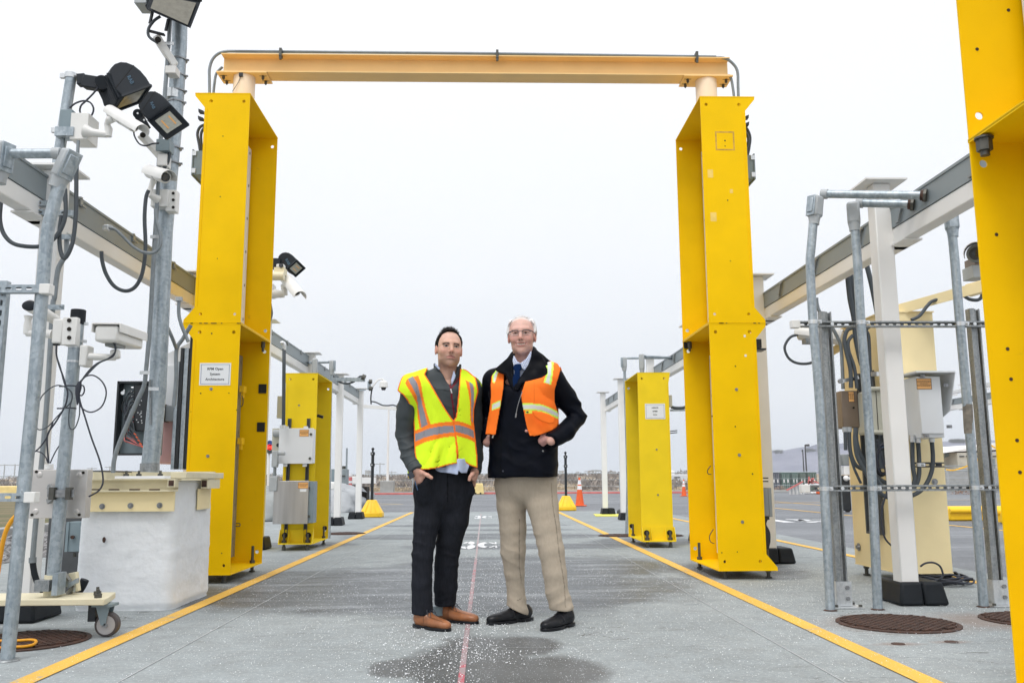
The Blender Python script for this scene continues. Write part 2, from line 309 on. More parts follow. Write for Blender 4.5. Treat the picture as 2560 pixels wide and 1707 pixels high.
# rust stains round the little iron discs and the covers
ru=None
for e in ((2.12,4.70,.16,.06),(2.42,4.74,.13,.05),(2.41,5.33,.50,.42),(3.0,5.4,.4,.4)):
    v=d.rng(d.op('ADD',d.ell(*e),d.op('MULTIPLY_ADD',d.noise(20,4),.8,-.4)),-.05,.6); ru=v if ru is None else d.op('MAXIMUM',ru,v)
c=d.mix(d.op('MULTIPLY',ru,.45),c,(.22,.12,.07))
d.L(c,d.b.inputs['Base Color']); d.L(d.op('SUBTRACT',.9,d.op('MULTIPLY',w,.42)),d.b.inputs['Roughness']); d.b.inputs['Specular IOR Level'].default_value=.35
d.bump(d.op('ADD',d.op('MULTIPLY',br,.6),d.op('ADD',d.op('MULTIPLY',n3,.5),d.op('MULTIPLY',sa,.8))),.25,.006)
MT['conc']=d.m
def lineM(name,col,worn,thr):
    d=ND(name); n=d.noise(9,8,.75); n2=d.noise(2.1,4,.6); a=d.op('ADD',n,d.op('MULTIPLY_ADD',n2,.5,-.25))
    c=d.mix(d.rng(n2,.3,.7),col,tuple(x*.84 for x in col)); c=d.mix(d.rng(a,thr,thr+.06,0,.85),c,worn); c=d.mix(salt(d,.91),c,(.8,.83,.86))
    d.L(c,d.b.inputs['Base Color']); d.b.inputs['Roughness'].default_value=.7; d.bump(d.noise(60,4),.25,.004); return d.m
MT['yline']=lineM('worn_yellow_road_paint',(.84,.49,.07),(.40,.36,.27),.60)
MT['wline']=lineM('worn_white_road_paint',(.74,.76,.78),(.40,.40,.39),.62)
MT['rline']=lineM('faded_red_marking_paint',(.46,.10,.13),(.31,.28,.29),.385)
MT['rfade']=lineM('nearly_gone_red_marking_paint',(.46,.20,.23),(.36,.35,.35),.40)
MT['ycurb']=lineM('pale_yellow_road_paint',(.62,.50,.30),(.3,.3,.28),.6)
d=ND('asphalt'); n1=d.noise(.25,5,.6,d.map((.5,1.6,1))); n3=d.noise(60,4,.6)
c=d.mix(d.rng(n1,.35,.65),(.085,.093,.105),(.17,.182,.20)); c=d.scale(c,d.rng(n3,.3,.7,.7,1.35)); c=d.mix(salt(d,.80),c,(.66,.70,.74))
c=d.mix(d.rng(d.noise(1.2,6,.7,d.map((.3,2,1))),.56,.7,0,.5),c,(.33,.35,.37))
d.L(c,d.b.inputs['Base Color']); d.b.inputs['Roughness'].default_value=.6; d.bump(n3,.35,.006); MT['asph']=d.m
d=ND('dry_grass_ground'); n1=d.noise(.5,6,.65,d.map((.6,1.5,1))); c=d.mix(d.rng(n1,.35,.6),(.075,.095,.035),(.20,.15,.085)); c=d.scale(c,d.rng(d.noise(25,6,.7),.3,.7,.6,1.4)); d.L(c,d.b.inputs['Base Color']); d.b.inputs['Roughness'].default_value=.95; d.bump(d.noise(40,5),.6,.02); MT['grass']=d.m
d=ND('dry_soil'); n1=d.noise(.12,6,.65,d.map((.6,1.5,1))); c=d.mix(d.rng(n1,.35,.65),(.25,.19,.125),(.36,.29,.20)); c=d.scale(c,d.rng(d.noise(6,6,.7),.3,.7,.7,1.3)); d.L(c,d.b.inputs['Base Color']); d.b.inputs['Roughness'].default_value=.95; MT['soil']=d.m
d=ND('dark_gravel'); dist,r=d.vor(16); c=d.scale((.17,.165,.165),d.rng(r,0,1,.3,1.6)); d.L(c,d.b.inputs['Base Color']); d.b.inputs['Roughness'].default_value=.8; d.bump(dist,.8,.04); MT['grav']=d.m
MT['redc']=mat('red_curb_paint',(.60,.17,.16),.6,var=.2,sc=2)
MT['curb']=mat('kerb_concrete',(.33,.34,.34),.8,var=.12,sc=4)
MT['saltg']=mat('white_salt_grains',(.86,.89,.92),.4,var=.05)
MT['snow']=mat('frosted_line_dust',(.47,.49,.50),.8,var=.2,sc=8)
# ---------------------------------------------------------------- the ground and its markings
def sheet(name,pts,z,mt,zb=None):
    m=MB(); m.prism(pts,(0,0,z),(1,0,0),(0,1,0),(0,0,-(zb or .02))); return tag(m.build(name,MT[mt],smooth=False,origin=(0,0,z)),kind='structure')
def grid_sheet(name,x0,x1,y0,y1,nx,ny,zf,mt):
    xs=np.linspace(x0,x1,nx);ys=np.linspace(y0,y1,ny); X,Yy=np.meshgrid(xs,ys); Z=np.vectorize(zf)(X,Yy)
    V=np.stack([X,Yy,Z],-1).reshape(-1,3); i=np.arange(nx*ny).reshape(ny,nx); F=np.stack([i[:-1,:-1],i[:-1,1:],i[1:,1:],i[1:,:-1]],-1).reshape(-1,4)
    return tag(mk(name,V,F,MT[mt],origin=(0,0,0),ang=180),kind='structure')
def terr(x,y):
    t=max(0,min(1,(y-75)/160)); n=MN.noise(Vector((x*.012,y*.012,3)))
    return -.06+1.6*t*t*(3-2*t)+(.9*n*t) - (.0 if x>-40 else 0)
grid_sheet('dry_ground',-900,900,-60,1500,121,121,terr,'soil')
sheet('asphalt_yard',[(-7.9,24.3),(-7.9,-14),(60,-14),(60,52),(-60,54),(-60,24.3)],-.004,'asph')
sheet('concrete_slab',[(-5.1,-6),(4.45,-6),(4.45,24.2),(-5.1,24.2)],.0,'conc',.003)
sheet('gravel_strip',[(-7.5,-5),(-5.12,-5),(-5.12,16.5),(-7.5,16.5)],.004,'grav')
sheet('grass_verge',[(-80,-5),(-7.75,-5),(-7.75,52),(-80,52)],.05,'grass',.04)
def curb(name,a,b,w,h,mt):
    m=MB(); a=Vector(a);b=Vector(b); m.bar(a+Vector((0,0,h/2-.01)),b+Vector((0,0,h/2-.01)),w,h+.02); return tag(m.build(name,MT[mt],bevel=.02),kind='structure')
curb('kerb',(-7.62,-5,0),(-7.62,53,0),.22,.14,'curb')
curb('red_kerb',(-60,54,0),(4.5,53.2,0),.3,.10,'redc')
curb('red_kerb',(4.5,53.2,0),(12.5,52.4,0),.3,.10,'redc'); curb('kerb',(12.5,52.4,0),(60,47.5,0),.3,.10,'curb')
curb('verge_kerb',(-60,58,.0),(4.5,57,.0),.4,.12,'curb'); curb('verge_kerb',(4.5,57,.0),(62,51,.0),.4,.12,'curb')
def strip(name,a,b,w,mt,z=.0045):
    a=Vector((*a,z));b=Vector((*b,z)); dd=(b-a).normalized(); n=Vector((-dd.y,dd.x,0))*w/2
    m=MB(); m.add([a-n,b-n,b+n,a+n],[(0,3,2,1)[::-1]]); o=m.build(name,MT[mt],smooth=False); return tag(o,kind='structure')
LW=.105
strip('lane_line',(-1.99,-5),(-1.99,23.95),LW,'yline'); strip('lane_line',(1.85,-5),(1.85,23.95),LW,'yline')
strip('lane_line',(3.99,2),(3.99,24.1),LW,'yline'); strip('lane_line',(8.35,2),(8.2,30),LW,'yline',.001)
strip('lane_line',(8.6,30),(24,36),.12,'yline',.001); strip('lane_line',(10.5,14),(10.5,34),.1,'yline',.001)
strip('arrow_line',(-5.2,34.5),(-3.0,31.9),.16,'ycurb',.001); strip('arrow_line',(-6.0,29.6),(-3.0,31.9),.16,'ycurb',.001)
strip('red_line',(-.095,-5),(-.125,9.9),.028,'rline'); strip('red_line',(-.125,9.9),(-.16,22.6),.022,'rfade')
for x in (-1.58,1.50): strip('saw_cut',(x,-5),(x,24.1),.006,'snow',.003)
for y in (4.69,5.47): strip('saw_cut',(-5.0,y),(4.4,y+.02),.003,'snow',.0032)
# painted stencil characters on the lane
def arc(cx,cy,ri,ro,a0,a1,n=10,ecc=0):
    o=[(cx+ro*math.cos(R(a0+(a1-a0)*i/n)),cy+ro*1.35*math.sin(R(a0+(a1-a0)*i/n))) for i in range(n+1)]
    i_=[(cx+ecc+ri*math.cos(R(a1+(a0-a1)*i/n)),cy+ri*1.62*math.sin(R(a1+(a0-a1)*i/n))) for i in range(n+1)]
    return o+i_
def stencil(name,x,y,s,which,z=.0046,mt='wline',sy=1.):
    m=MB(); P=[]
    if '3' in which:
        P+=[arc(-.30,.26,.05,.20,-55,75,9,-.05),arc(-.30,.24,.06,.17,105,185,6),arc(-.30,-.22,.06,.24,-80,60,10,-.05),arc(-.30,-.22,.07,.20,175,260,7)]
    if 'C' in which:
        P+=[arc(.30,0,.15,.30,105,255,14,.05),arc(.30,0,.19,.28,25,75,6),arc(.30,0,.19,.28,-75,-25,6),[(.53,.1),(.60,.1),(.60,.40),(.55,.40)],[(.53,-.1),(.60,-.1),(.60,-.40),(.55,-.40)]]
    if 'B' in which: P+=[[(-.5,-.5),(-.3,-.5),(-.3,.5),(-.5,.5)],arc(-.1,.24,.1,.25,-80,80,9),arc(-.1,-.24,.1,.27,-80,80,9)]
    for p in P: m.prism([(a*s,b*s*sy) for a,b in p],(x,y,z),(1,0,0),(0,1,0),(0,0,-.002))
    return tag(m.build(name,MT[mt],smooth=False),kind='structure')
stencil('stencil_mark',-.13,11.9,.42,'3C',sy=3.1); stencil('stencil_mark',-.12,20.65,.36,'3C',sy=4.2)
stencil('stencil_mark',6.3,18.0,1.1,'BC',.001,sy=1.2)
# loose salt grains
def grains():
    n=24000; xs=RNG.uniform(-3.2,4.2,n*3); ys=3.3+RNG.gamma(2.,2.6,n*3)
    dens=np.exp(-((xs+.16)/.28)**2)*np.exp(-((ys-4.7)/1.3)**2)*2.2+.35*np.exp(-((xs+.1)/.9)**2)*np.exp(-((ys-4.8)/1.6)**2)+.14+.35*np.exp(-((xs)/1.6)**2-((ys-8)/3)**2)+.3*np.exp(-((xs-2.6)/1.)**2-((ys-6.5)/1.8)**2)
    cl=np.array([MN.noise(Vector((a*2.3,b*2.3,1)))+.5 for a,b in zip(xs,ys)])
    k=RNG.random(n*3)<dens*cl*1.1; xs=xs[k][:n];ys=ys[k][:n]; n=len(xs)
    r=RNG.uniform(.0014,.0037,n)*np.where(np.abs(xs+.16)<.4,1.15,.85); th=RNG.uniform(0,6.28,n)
    V=np.zeros((n,5,3)); 
    for j in range(4):
        V[:,j,0]=xs+r*np.cos(th+j*PI/2)*RNG.uniform(.6,1.2,n); V[:,j,1]=ys+r*np.sin(th+j*PI/2)*RNG.uniform(.6,1.2,n); V[:,j,2]=.0055
    V[:,4,0]=xs;V[:,4,1]=ys;V[:,4,2]=.0055+r*1.1
    b=np.arange(n)[:,None,None]*5; F=(b+np.array([[0,1,4],[1,2,4],[2,3,4],[3,0,4]])[None]).reshape(-1,3)
    o=mk('salt_grains',V.reshape(-1,3),F,MT['saltg'],smooth=False); tag(o,'white de-icing salt grains scattered over the concrete lane','salt grains',kind='stuff')
grains()
# dark stones on the gravel strip
def stones():
    n=3800; xs=RNG.uniform(-7.45,-5.05,n); ys=RNG.uniform(5,16.4,n); V=[];F=[]
    P=np.array([[1,0,0],[0,1,0],[-1,0,0],[0,-1,0],[0,0,.8],[.7,.7,.2],[-.7,-.7,.2]]); f0=[(0,5,4),(5,1,4),(1,2,4),(2,6,4),(6,3,4),(3,0,4)]
    for i in range(n):
        s=random.uniform(.025,.07); a=random.uniform(0,6.28); c,q=math.cos(a),math.sin(a); b=len(V)
        for p in P: 
            px,py,pz=p*s*np.array([1,random.uniform(.6,1),random.uniform(.6,1.1)]); V.append((xs[i]+px*c-py*q,ys[i]+px*q+py*c,.005+pz))
        F+=[tuple(b+k for k in f) for f in f0]
    m=ND('dark_stone'); dd,r=m.vor(9); cc=m.scale((.20,.20,.205),m.rng(r,0,1,.25,1.5)); m.L(cc,m.b.inputs['Base Color']); m.b.inputs['Roughness'].default_value=.7
    tag(mk('loose_gravel',np.array(V),F,m.m,smooth=False),'dark grey crushed stone in the strip beside the grass','gravel',kind='stuff')
stones()
# ---------------------------------------------------------------- helpers for built things
X_=Vector((1,0,0));Y_=Vector((0,1,0));Z_=Vector((0,0,1))
def copy_tree(o,loc=None,label=None,parent=None):
    c=o.copy(); COL.objects.link(c)
    if parent is not None: c.parent=parent
    if loc is not None: c.location=loc
    if label: c['label']=label
    for ch in list(o.children): copy_tree(ch,parent=c)
    return c
def plate(m,poly,holes,c,ux,uy,th):
    cu=D.curves.new('tmp','CURVE'); cu.dimensions='2D'; cu.fill_mode='BOTH'; cu.extrude=th/2
    def add(P):
        s=cu.splines.new('POLY'); s.points.add(len(P)-1); s.use_cyclic_u=True
        for q,p in zip(s.points,P): q.co=(p[0],p[1],0,1)
    add(poly)
    for hx,hz,hr in holes: add([(hx+hr*math.cos(2*PI*k/14),hz+hr*math.sin(2*PI*k/14)) for k in range(14)])
    o=D.objects.new('tmp',cu); COL.objects.link(o); me=D.meshes.new_from_object(o.evaluated_get(bpy.context.evaluated_depsgraph_get())); D.objects.remove(o)
    ux=Vector(ux);uy=Vector(uy);uz=ux.cross(uy); c=Vector(c)
    m.add([c+ux*v.co.x+uy*v.co.y+uz*v.co.z for v in me.vertices],[tuple(p.vertices) for p in me.polygons]); return m
def washer(m,c,ax,r=.016,h=.006): # flat washer with a hex head
    c=Vector(c);ax=Vector(ax).normalized(); m.cyl(c,c+ax*h*.4,r,n=16); m.cyl(c+ax*h*.4,c+ax*h*1.6,r*.5,n=6)
def hexbolt(m,p,h,r=.012,nut=.02):
    p=Vector(p); m.cyl(p,p+Z_*h,r,n=10); m.cyl(p+Z_*h*.25,p+Z_*(h*.25+.02),nut,n=6)
T8=.008
def cabinet(root,sd,xi,w,yf,yb,z0,z1,mt,door,name='cabinet',frontsub=None,fl=.09,label=None):
    """one steel cabinet: front and back flange plates, web, cap and sole plates; sd=-1 left of lane, 1 right"""
    xo=xi+sd*w; m=MB()
    P=[(xi,z0),(xo+sd*fl,z0),(xo+sd*fl,z0+.02),(xo,z0+.13),(xo,z1-.13),(xo+sd*fl,z1-.02),(xo+sd*fl,z1),(xi,z1)]
    H=[(xi+sd*.055,z1-.07,.015),(xo-sd*.055,z1-.07,.015),(xi+sd*.055,z0+.07,.013),(xo-sd*.055,z0+.07,.013)]
    plate(m,P,H,(0,yf,0),X_,Z_,T8)
    Pb=[(xi,z0),(xo,z0),(xo,z1),(xi,z1)]; H=[(xi+sd*.05,z1-.09,.017),(xi+sd*.05,z0+.10,.017)]
    plate(m,Pb,H,(0,yb,0),X_,Z_,T8)
    a,b=min(xi,xo+sd*fl),max(xi,xo+sd*fl)
    m.box(a-.002,b+.002,yf-.006,yb+.006,z1-.001,z1+.009); m.box(a-.002,b+.002,yf-.006,yb+.006,z0-.009,z0+.001)
    xw=xi+sd*(w-.05); m.box(xw-.004,xw+.004,yf+.004,yb-.004,z0+.002,z1-.002)
    xl=xo-sd*.022; m.box(xl-.003,xl+.003,yf-.008,yf-.004,z0+.14,z1-.14)
    cab=m.build(name,MT[mt],root)
    if label: cab['label']=label
    xd=xi+sd*.262; dm=MB(); dm.box(xd-.012,xd+.012,yf+.05,yb-.04,z0+.06,z1-.14); dd=dm.build('door_panel',MT[door],cab,bevel=.003)
    xq=xd-sd*.0125
    for k in range(6): q=MB(); z=z0+.2+k*(z1-z0-.4)/5; q.obox((xq,yb-.10,z),X_,Y_,Z_,.004,.012,.012); q.build('latch',MT['bolt'],dd)
    return cab,xo
def marks(cab,pts,yf,mt='bolt',r=.014,name='bolt'):
    for x,z in pts:
        m=MB(); washer(m,(x,yf-.004,z),(0,-1,0),r); m.build(name,MT[mt],cab)
def specks(cab,pts,yf,r=.006):
    m=MB()
    for x,z in pts: m.cyl((x,yf-.0042,z),(x,yf-.0052,z),r*random.uniform(.6,1.2),n=8)
    m.build('screw_hole',MT['dark'],cab)
def feet(root,xs,ys,z0,up=.16):
    for x in xs:
        for y in ys:
            m=MB(); m.cyl((x,y,.004),(x,y,z0),.016,n=10); m.cyl((x,y,.004),(x,y,.014),.03,n=12); m.cyl((x,y,z0-.03),(x,y,z0-.009),.024,n=6); m.build('levelling_foot',MT['nut'],root)
            m=MB(); m.cyl((x,y,z0+.002),(x,y,z0+up),.013,n=10); m.cyl((x,y,z0+.002),(x,y,z0+.028),.026,n=6); m.build('anchor_bolt',MT['nut'],root)
def fbox(x0,x1,z0,z1): pass
# ---------------------------------------------------------------- tall yellow portal
YF,YB=7.68,8.74
root=thing('portal','tall yellow portal of stacked cabinets joined by a pale orange beam over the two men','portal',(0,YF,0))
XL,XR=-2.155,1.965
lowL,xoL=cabinet(root,-1,XL,.405,YF,YB,.08,2.20,'yel','galvd','lower_cabinet')
upL,_=cabinet(root,-1,XL,.405,YF,YB,2.22,4.325,'yel','white','upper_cabinet')
lowR,xoR=cabinet(root,1,XR,.415,YF,YB,.08,2.20,'yel','white','lower_cabinet')
upR,_=cabinet(root,1,XR,.415,YF,YB,2.22,4.325,'yel','white','upper_cabinet')
feet(root,(XL-.07,XL-.36),(YF+.08,YB-.08),.08); feet(root,(XR+.07,XR+.45),(YF+.08,YB-.08),.08)
def on(f,x,y,Y=YF): p=A(f,x,y,Y); return (p.x,p.z)
marks(lowL,[on('z6',266,1122),on('z7',241,572),on('z7',214,1088)],YF)
marks(lowR,[on('r1',1088,583),on('r1',1110,1077),on('r7',682,1060)],YF)
specks(lowL,[on('z6',187,1155),on('z6',400,1153),on('z6',115,1293),on('z6',458,1280),on('z7',345,1303),on('z6',270,705)],YF)
specks(lowR,[on('r7',620,230),on('r7',770,642),on('r7',503,1327),on('r7',637,1320),on('r1',905,785),on('r1',1080,408)],YF)
specks(upL,[on('z5',355,728),on('z5',335,1183),on('z6',313,141)],YF); specks(upR,[on('r2',477,478),on('r2',478,521),on('r2',498,945),on('r2',520,1420)],YF,.007)
# rust outline of a removed box and pale touch-up patches on the right upper cabinet
def rframe(m,x0,x1,z0,z1,w,y):
    for a in ((x0,x1,z0,z0+w),(x0,x1,z1-w,z1),(x0,x0+w,z0+w,z1-w),(x1-w,x1,z0+w,z1-w)): m.box(a[0],a[1],y-.0048,y-.0042,a[2],a[3])
MT['stain_r']=mat('rusty_paint_stain',(.60,.34,.04),.6,var=.3,sc=25); MT['patch']=mat('touch_up_paint',(.88,.62,.14),.5,var=.08,sc=20)
m=MB(); a=on('r2',398,405); b=on('r2',555,555); rframe(m,a[0],b[0],b[1],a[1],.014,YF); m.build('rust_mark',MT['stain_r'],upR)
for q in ((340,705,385,768),(515,858,540,890),(362,1040,412,1110)):
    m=MB(); a=on('r2',q[0],q[1]);b=on('r2',q[2],q[3]); m.box(a[0],b[0],YF-.0047,YF-.0041,b[1],a[1]); m.build('paint_patch',MT['patch'],upR)
m=MB()
for q in ((1142,172,1158,190),(1148,320,1165,337)):
    a=on('r1',q[0],q[1]);b=on('r1',q[2],q[3]); m.box(a[0],b[0],YF-.0052,YF-.0041,b[1],a[1])
m.build('tape_mark',MT['white'],lowR)
# scuffs along edges of the join
m=MB()
for k in range(16):
    sd=random.choice((-1,1)); x=(XL if sd<0 else XR)+sd*random.uniform(0,.45); m.box(x,x+random.uniform(.01,.035),YF-.0095,YF-.0065,2.205,2.212)
m.build('rust_mark',MT['rust'],root)
def signp(cab,x0,x1,z0,z1,y,lines,sz,bold=.012,ls=1.45):
    m=MB(); m.box(x0,x1,y-.007,y-.0043,z0,z1); s=m.build('sign',MT['sign'],cab)
    f=MB(); rframe2=[(x0+.012,x1-.012,z0+.012,z0+.015),(x0+.012,x1-.012,z1-.015,z1-.012),(x0+.012,x0+.015,z0+.012,z1-.012),(x1-.015,x1-.012,z0+.012,z1-.012)]
    for a in rframe2: f.box(a[0],a[1],y-.0078,y-.0068,a[2],a[3])
    f.build('border',MT['bluei'],s)
    n=len(lines)
    for i,t in enumerate(lines): text('lettering',t,sz,((x0+x1)/2,y-.0078,(z0+z1)/2+(n/2-.5-i)*sz*ls),X_,Z_,MT['ink'],s,bold=bold)
    return s
a=on('z6',183,927);b=on('z6',410,1095); s_=signp(lowL,a[0],b[0],b[1],a[1],YF,['RPM Open','System','Architecture'],.031)
s_['label']='white sign on the left portal reading RPM Open System Architecture'
# clutter inside the lower left cabinet: orange connectors, black squares, wires
def wire(name,P,r,mt,parent=None,n=6,label=None,cat=None,group=None,sg=8):
    m=MB(); m.tube(spl(P,sg),r,n); o=m.build(name,MT[mt],parent,ang=180)
    if label: tag(o,label,cat,group)
    return o
for (x,y) in ((652,1120),(640,1408)):
    c=A('z6',x,y,YB-.01); m=MB(); m.obox((c.x,YB-.008,c.z),X_,Y_,Z_,.038,.004,.045); m.build('black_tape',MT['blkm'],lowL)
xd=XL-.20
for (x,y) in ((505,1125),(490,1515)):
    p=AX('z6',x,y,xd); m=MB(); m.obox(p,X_,Y_,Z_,.02,.05,.03); m.obox(p-Z_*.05,X_,Y_,Z_,.012,.02,.03); m.build('connector',MT['ypl'],lowL)
def drop(cab,pts,Y,mt='ink',r=.004): wire('wire',[A(f,x,y,Y) for f,x,y in pts],r,mt,cab)
drop(lowL,[('z6',495,1170),('z6',505,1200),('z6',503,1240),('z6',488,1255)],8.0); drop(lowL,[('z7',452,1080),('z7',480,1080),('z7',478,1100),('z7',450,1098)],8.0)
drop(lowR,[('r7',407,570),('r7',380,610),('r7',385,640),('r7',412,645)],8.2); drop(lowR,[('r7',430,1122),('r7',398,1180),('r7',405,1230),('r7',438,1248)],8.2)
m=MB(); c=A('r1',722,248,YB-.02); m.obox(c,X_,Y_,Z_,.04,.004,.035); m.build('black_tape',MT['blkm'],lowR)
for cb,sd,xi in ((lowL,-1,XL),(lowR,1,XR)):
    m=MB(); x=xi+sd*.05; m.cyl((x,YB-.07,2.14),(x,YB-.07,2.20),.02,n=6); m.cyl((x,YB-.07,2.10),(x,YB-.07,2.2),.012,n=10); m.build('bolt',MT['nut'],cb)
# beam over the lane
m=MB(); bx0,bx1=-2.57,2.385; y0,y1=8.10,8.30; z0,z1=4.745,4.935; ym=8.2
m.box(bx0,bx1,y0,y1,z1-.010,z1); m.box(bx0,bx1,y0,y1,z0,z0+.010); m.box(bx0,bx1,ym-.004,ym+.004,z0+.010,z1-.010)
beam=m.build('beam',MT['tan'],root)
for sd,xc in ((-1,-2.365),(1,2.165)):
    m=MB(); m.cyl((xc,8.2,4.335),(xc,8.2,4.73),.104,n=32); m.cyl((xc,8.2,4.334),(xc,8.2,4.346),.115,n=32); m.build('stub_post',MT['tanl'],root)
    m=MB(); m.box(xc-.24,xc+.24,8.085,8.34,4.731,4.744); pl=m.build('base_plate',MT['tan'],root)
    for dx in (-.19,.19):
        for dy in (-.04,.07):
            q=MB(); q.cyl((xc+dx,8.2+dy,4.70),(xc+dx,8.2+dy,4.731),.014,n=6); q.cyl((xc+dx,8.2+dy,4.69),(xc+dx,8.2+dy,4.75),.007); q.box(xc+dx-.035,xc+dx+.035,8.2+dy-.004,8.2+dy+.004,4.729,4.7305); q.build('bolt',MT['nut'],pl)
m=MB(); c=A('z5',490,265,8.09); m.obox(c,X_,Y_,Z_,.018,.01,.018); m.build('sensor',MT['blkm'],root)
wire('wire',[c,A('z5',470,320,8.09),A('z5',425,390,8.09)],.0025,'ink',root)
def condarc(P,r,mt,parent,name='conduit',sg=10): m=MB(); m.tube(spl(P,sg),r,12); return m.build(name,MT[mt],parent,ang=180)
yc=8.12; zc=z1+.022
condarc([A('z5',253,412,yc),A('z5',252,300,yc),A('z5',253,220,yc),A('z5',275,150,yc),A('z5',320,105,yc),A('z5',380,88,yc),A('z5',450,87,yc)],.0140,'emt',root)
condarc([A('s',588,129,yc),(0,yc,zc+.005),A('s',1790,143,yc)],.0140,'emt',root,sg=2)
o_=lambda x,y:A('s',1650+x/6.533,90+y/6.533,yc)
condarc([o_(915,358),o_(1000,358),o_(1100,385),o_(1190,455),o_(1250,540),o_(1272,640),o_(1275,800),o_(1282,1050)],.0140,'emt',root)
condarc([A('z5',282,410,8.3),A('z5',290,330,8.3),A('z5',305,255,8.3),A('z5',350,205,8.3)],.0130,'emt',root)
condarc([o_(1215,1050),o_(1190,850),o_(1160,700),o_(1110,640)],.0130,'emt',root)
for x in (-2.0,.1,2.06):
    q=MB(); q.box(x-.012,x+.012,8.085,8.15,z1-.03,z1+.052); q.cyl((x,8.10,z1-.06),(x,8.10,z1-.01),.014,n=6); q.build('clamp',MT['nut'],root)
# grey junction boxes on the outer sides of the upper cabinets, with looping flexible conduit
def jbox(f,x0,y0,x1,y1,sd,Y0,Y1):
    a=A(f,x0,y0,Y0);b=A(f,x1,y1,Y0); xo=(xoL if sd<0 else xoR); t=thing('junction_box','grey steel junction box on the outer edge of the %s upper cabinet'%('left' if sd<0 else 'right'),'junction box',(xo+sd*.08,Y0,b.z))
    xa=xo+sd*.002; xb=a.x if sd<0 else b.x; m=MB(); m.box(min(xa,xb),max(xa,xb),Y0,Y1,b.z,a.z); bd=m.build('housing',MT['slate'],t,bevel=.003)
    q=MB(); xe=xb; q.box(min(xe,xe+sd*.012),max(xe,xe+sd*.012),Y0-.01,Y1+.01,b.z-.01,a.z+.01); q.build('lid',MT['slate'],t)
    for k in (.12,.85): z=a.z+(b.z-a.z)*k; q=MB(); q.obox((xb-sd*.008,Y0-.006,z),X_,Y_,Z_,.018,.006,.022); q.build('latch',MT['galvb'],t)
    return t
jl=jbox('z5',135,835,198,1015,-1,7.95,8.35); jr=jbox('r2',640,588,708,772,1,7.95,8.35)
condarc([A('z5',215,640,8.1),A('z5',180,660,8.1),A('z5',162,710,8.1),A('z5',175,790,8.1),A('z5',182,838,8.1)],.0135,'pvc',jl)
condarc([A('z5',225,650,8.2),A('z5',195,690,8.2),A('z5',188,740,8.2),A('z5',196,838,8.2)],.0135,'pvc',jl)
condarc([A('r2',610,355,8.1),A('r2',650,385,8.1),A('r2',675,450,8.1),A('r2',668,530,8.1),A('r2',655,592,8.1)],.0135,'pvc',jr)
condarc([A('r2',600,390,8.0),A('r2',640,410,8.0),A('r2',662,470,8.0),A('r2',648,540,8.0),A('r2',640,592,8.0)],.0135,'pvc',jr)
for f,x,y,sd in (('z5',205,560,-1),('r2',628,315,1)):
    c=A(f,x,y,8.0); m=MB()
    for k in (-1,1): m=MB(); m.prism([(0,0),(sd*.05,.02),(sd*.045,-.015),(0,-.02)],c+Z_*k*.035,X_,Z_,Y_*.05); m.build('cable_clip',MT['blkm'],root)
c=A('r1',1250,250,8.0); m=MB(); m.box(c.x-.05,c.x+.06,7.95,8.1,c.z-.05,c.z-.035); m.box(c.x-.05,c.x+.02,7.95,8.1,c.z-.03,c.z+.05); m.build('bracket',MT['blkm'],root)
for y in (678,707):
    p=A('r7',850,y,8.0); m=MB(); m.bar(p-X_*.03,p+X_*.06,.01,.01); m.build('rod',MT['blkm'],root)
# ---------------------------------------------------------------- near portal at the right edge
r1=thing('portal','nearest yellow steel portal column rising out of the picture at the right edge','portal',(2.0,2.4,0))
X1=1.972
n1,_=cabinet(r1,1,X1,.415,2.35,3.40,.08,2.20,'yel','white','lower_cabinet'); n2,_=cabinet(r1,1,X1,.415,2.35,3.40,2.215,4.325,'yel','white','upper_cabinet')
feet(r1,(X1+.07,),(2.45,3.32),.08)
for f,x,y,c in (('r6',325,484,n2),('r6',632,102,n2),('r8',600,271,n1),('r8',687,1166,n1),('r8',714,1403,n1),('q',1190,394,n1),('q',1225,785,n1)):
    p=A(f,x,y,3.395); m=MB(); m.cyl((p.x,3.3955,p.z),(p.x,3.3945,p.z),.0075,n=10); m.build('screw_hole',MT['rust'],c)
c=A('r6',420,1370,3.30); m=MB(); m.cyl((c.x,3.32,2.135),(c.x,3.32,2.191),.030,n=6); m.cyl((c.x,3.32,2.183),(c.x,3.32,2.191),.036,n=20); m.cyl((c.x,3.32,2.115),(c.x,3.32,2.14),.018,n=14); m.build('bolt',MT['nut'],n1)
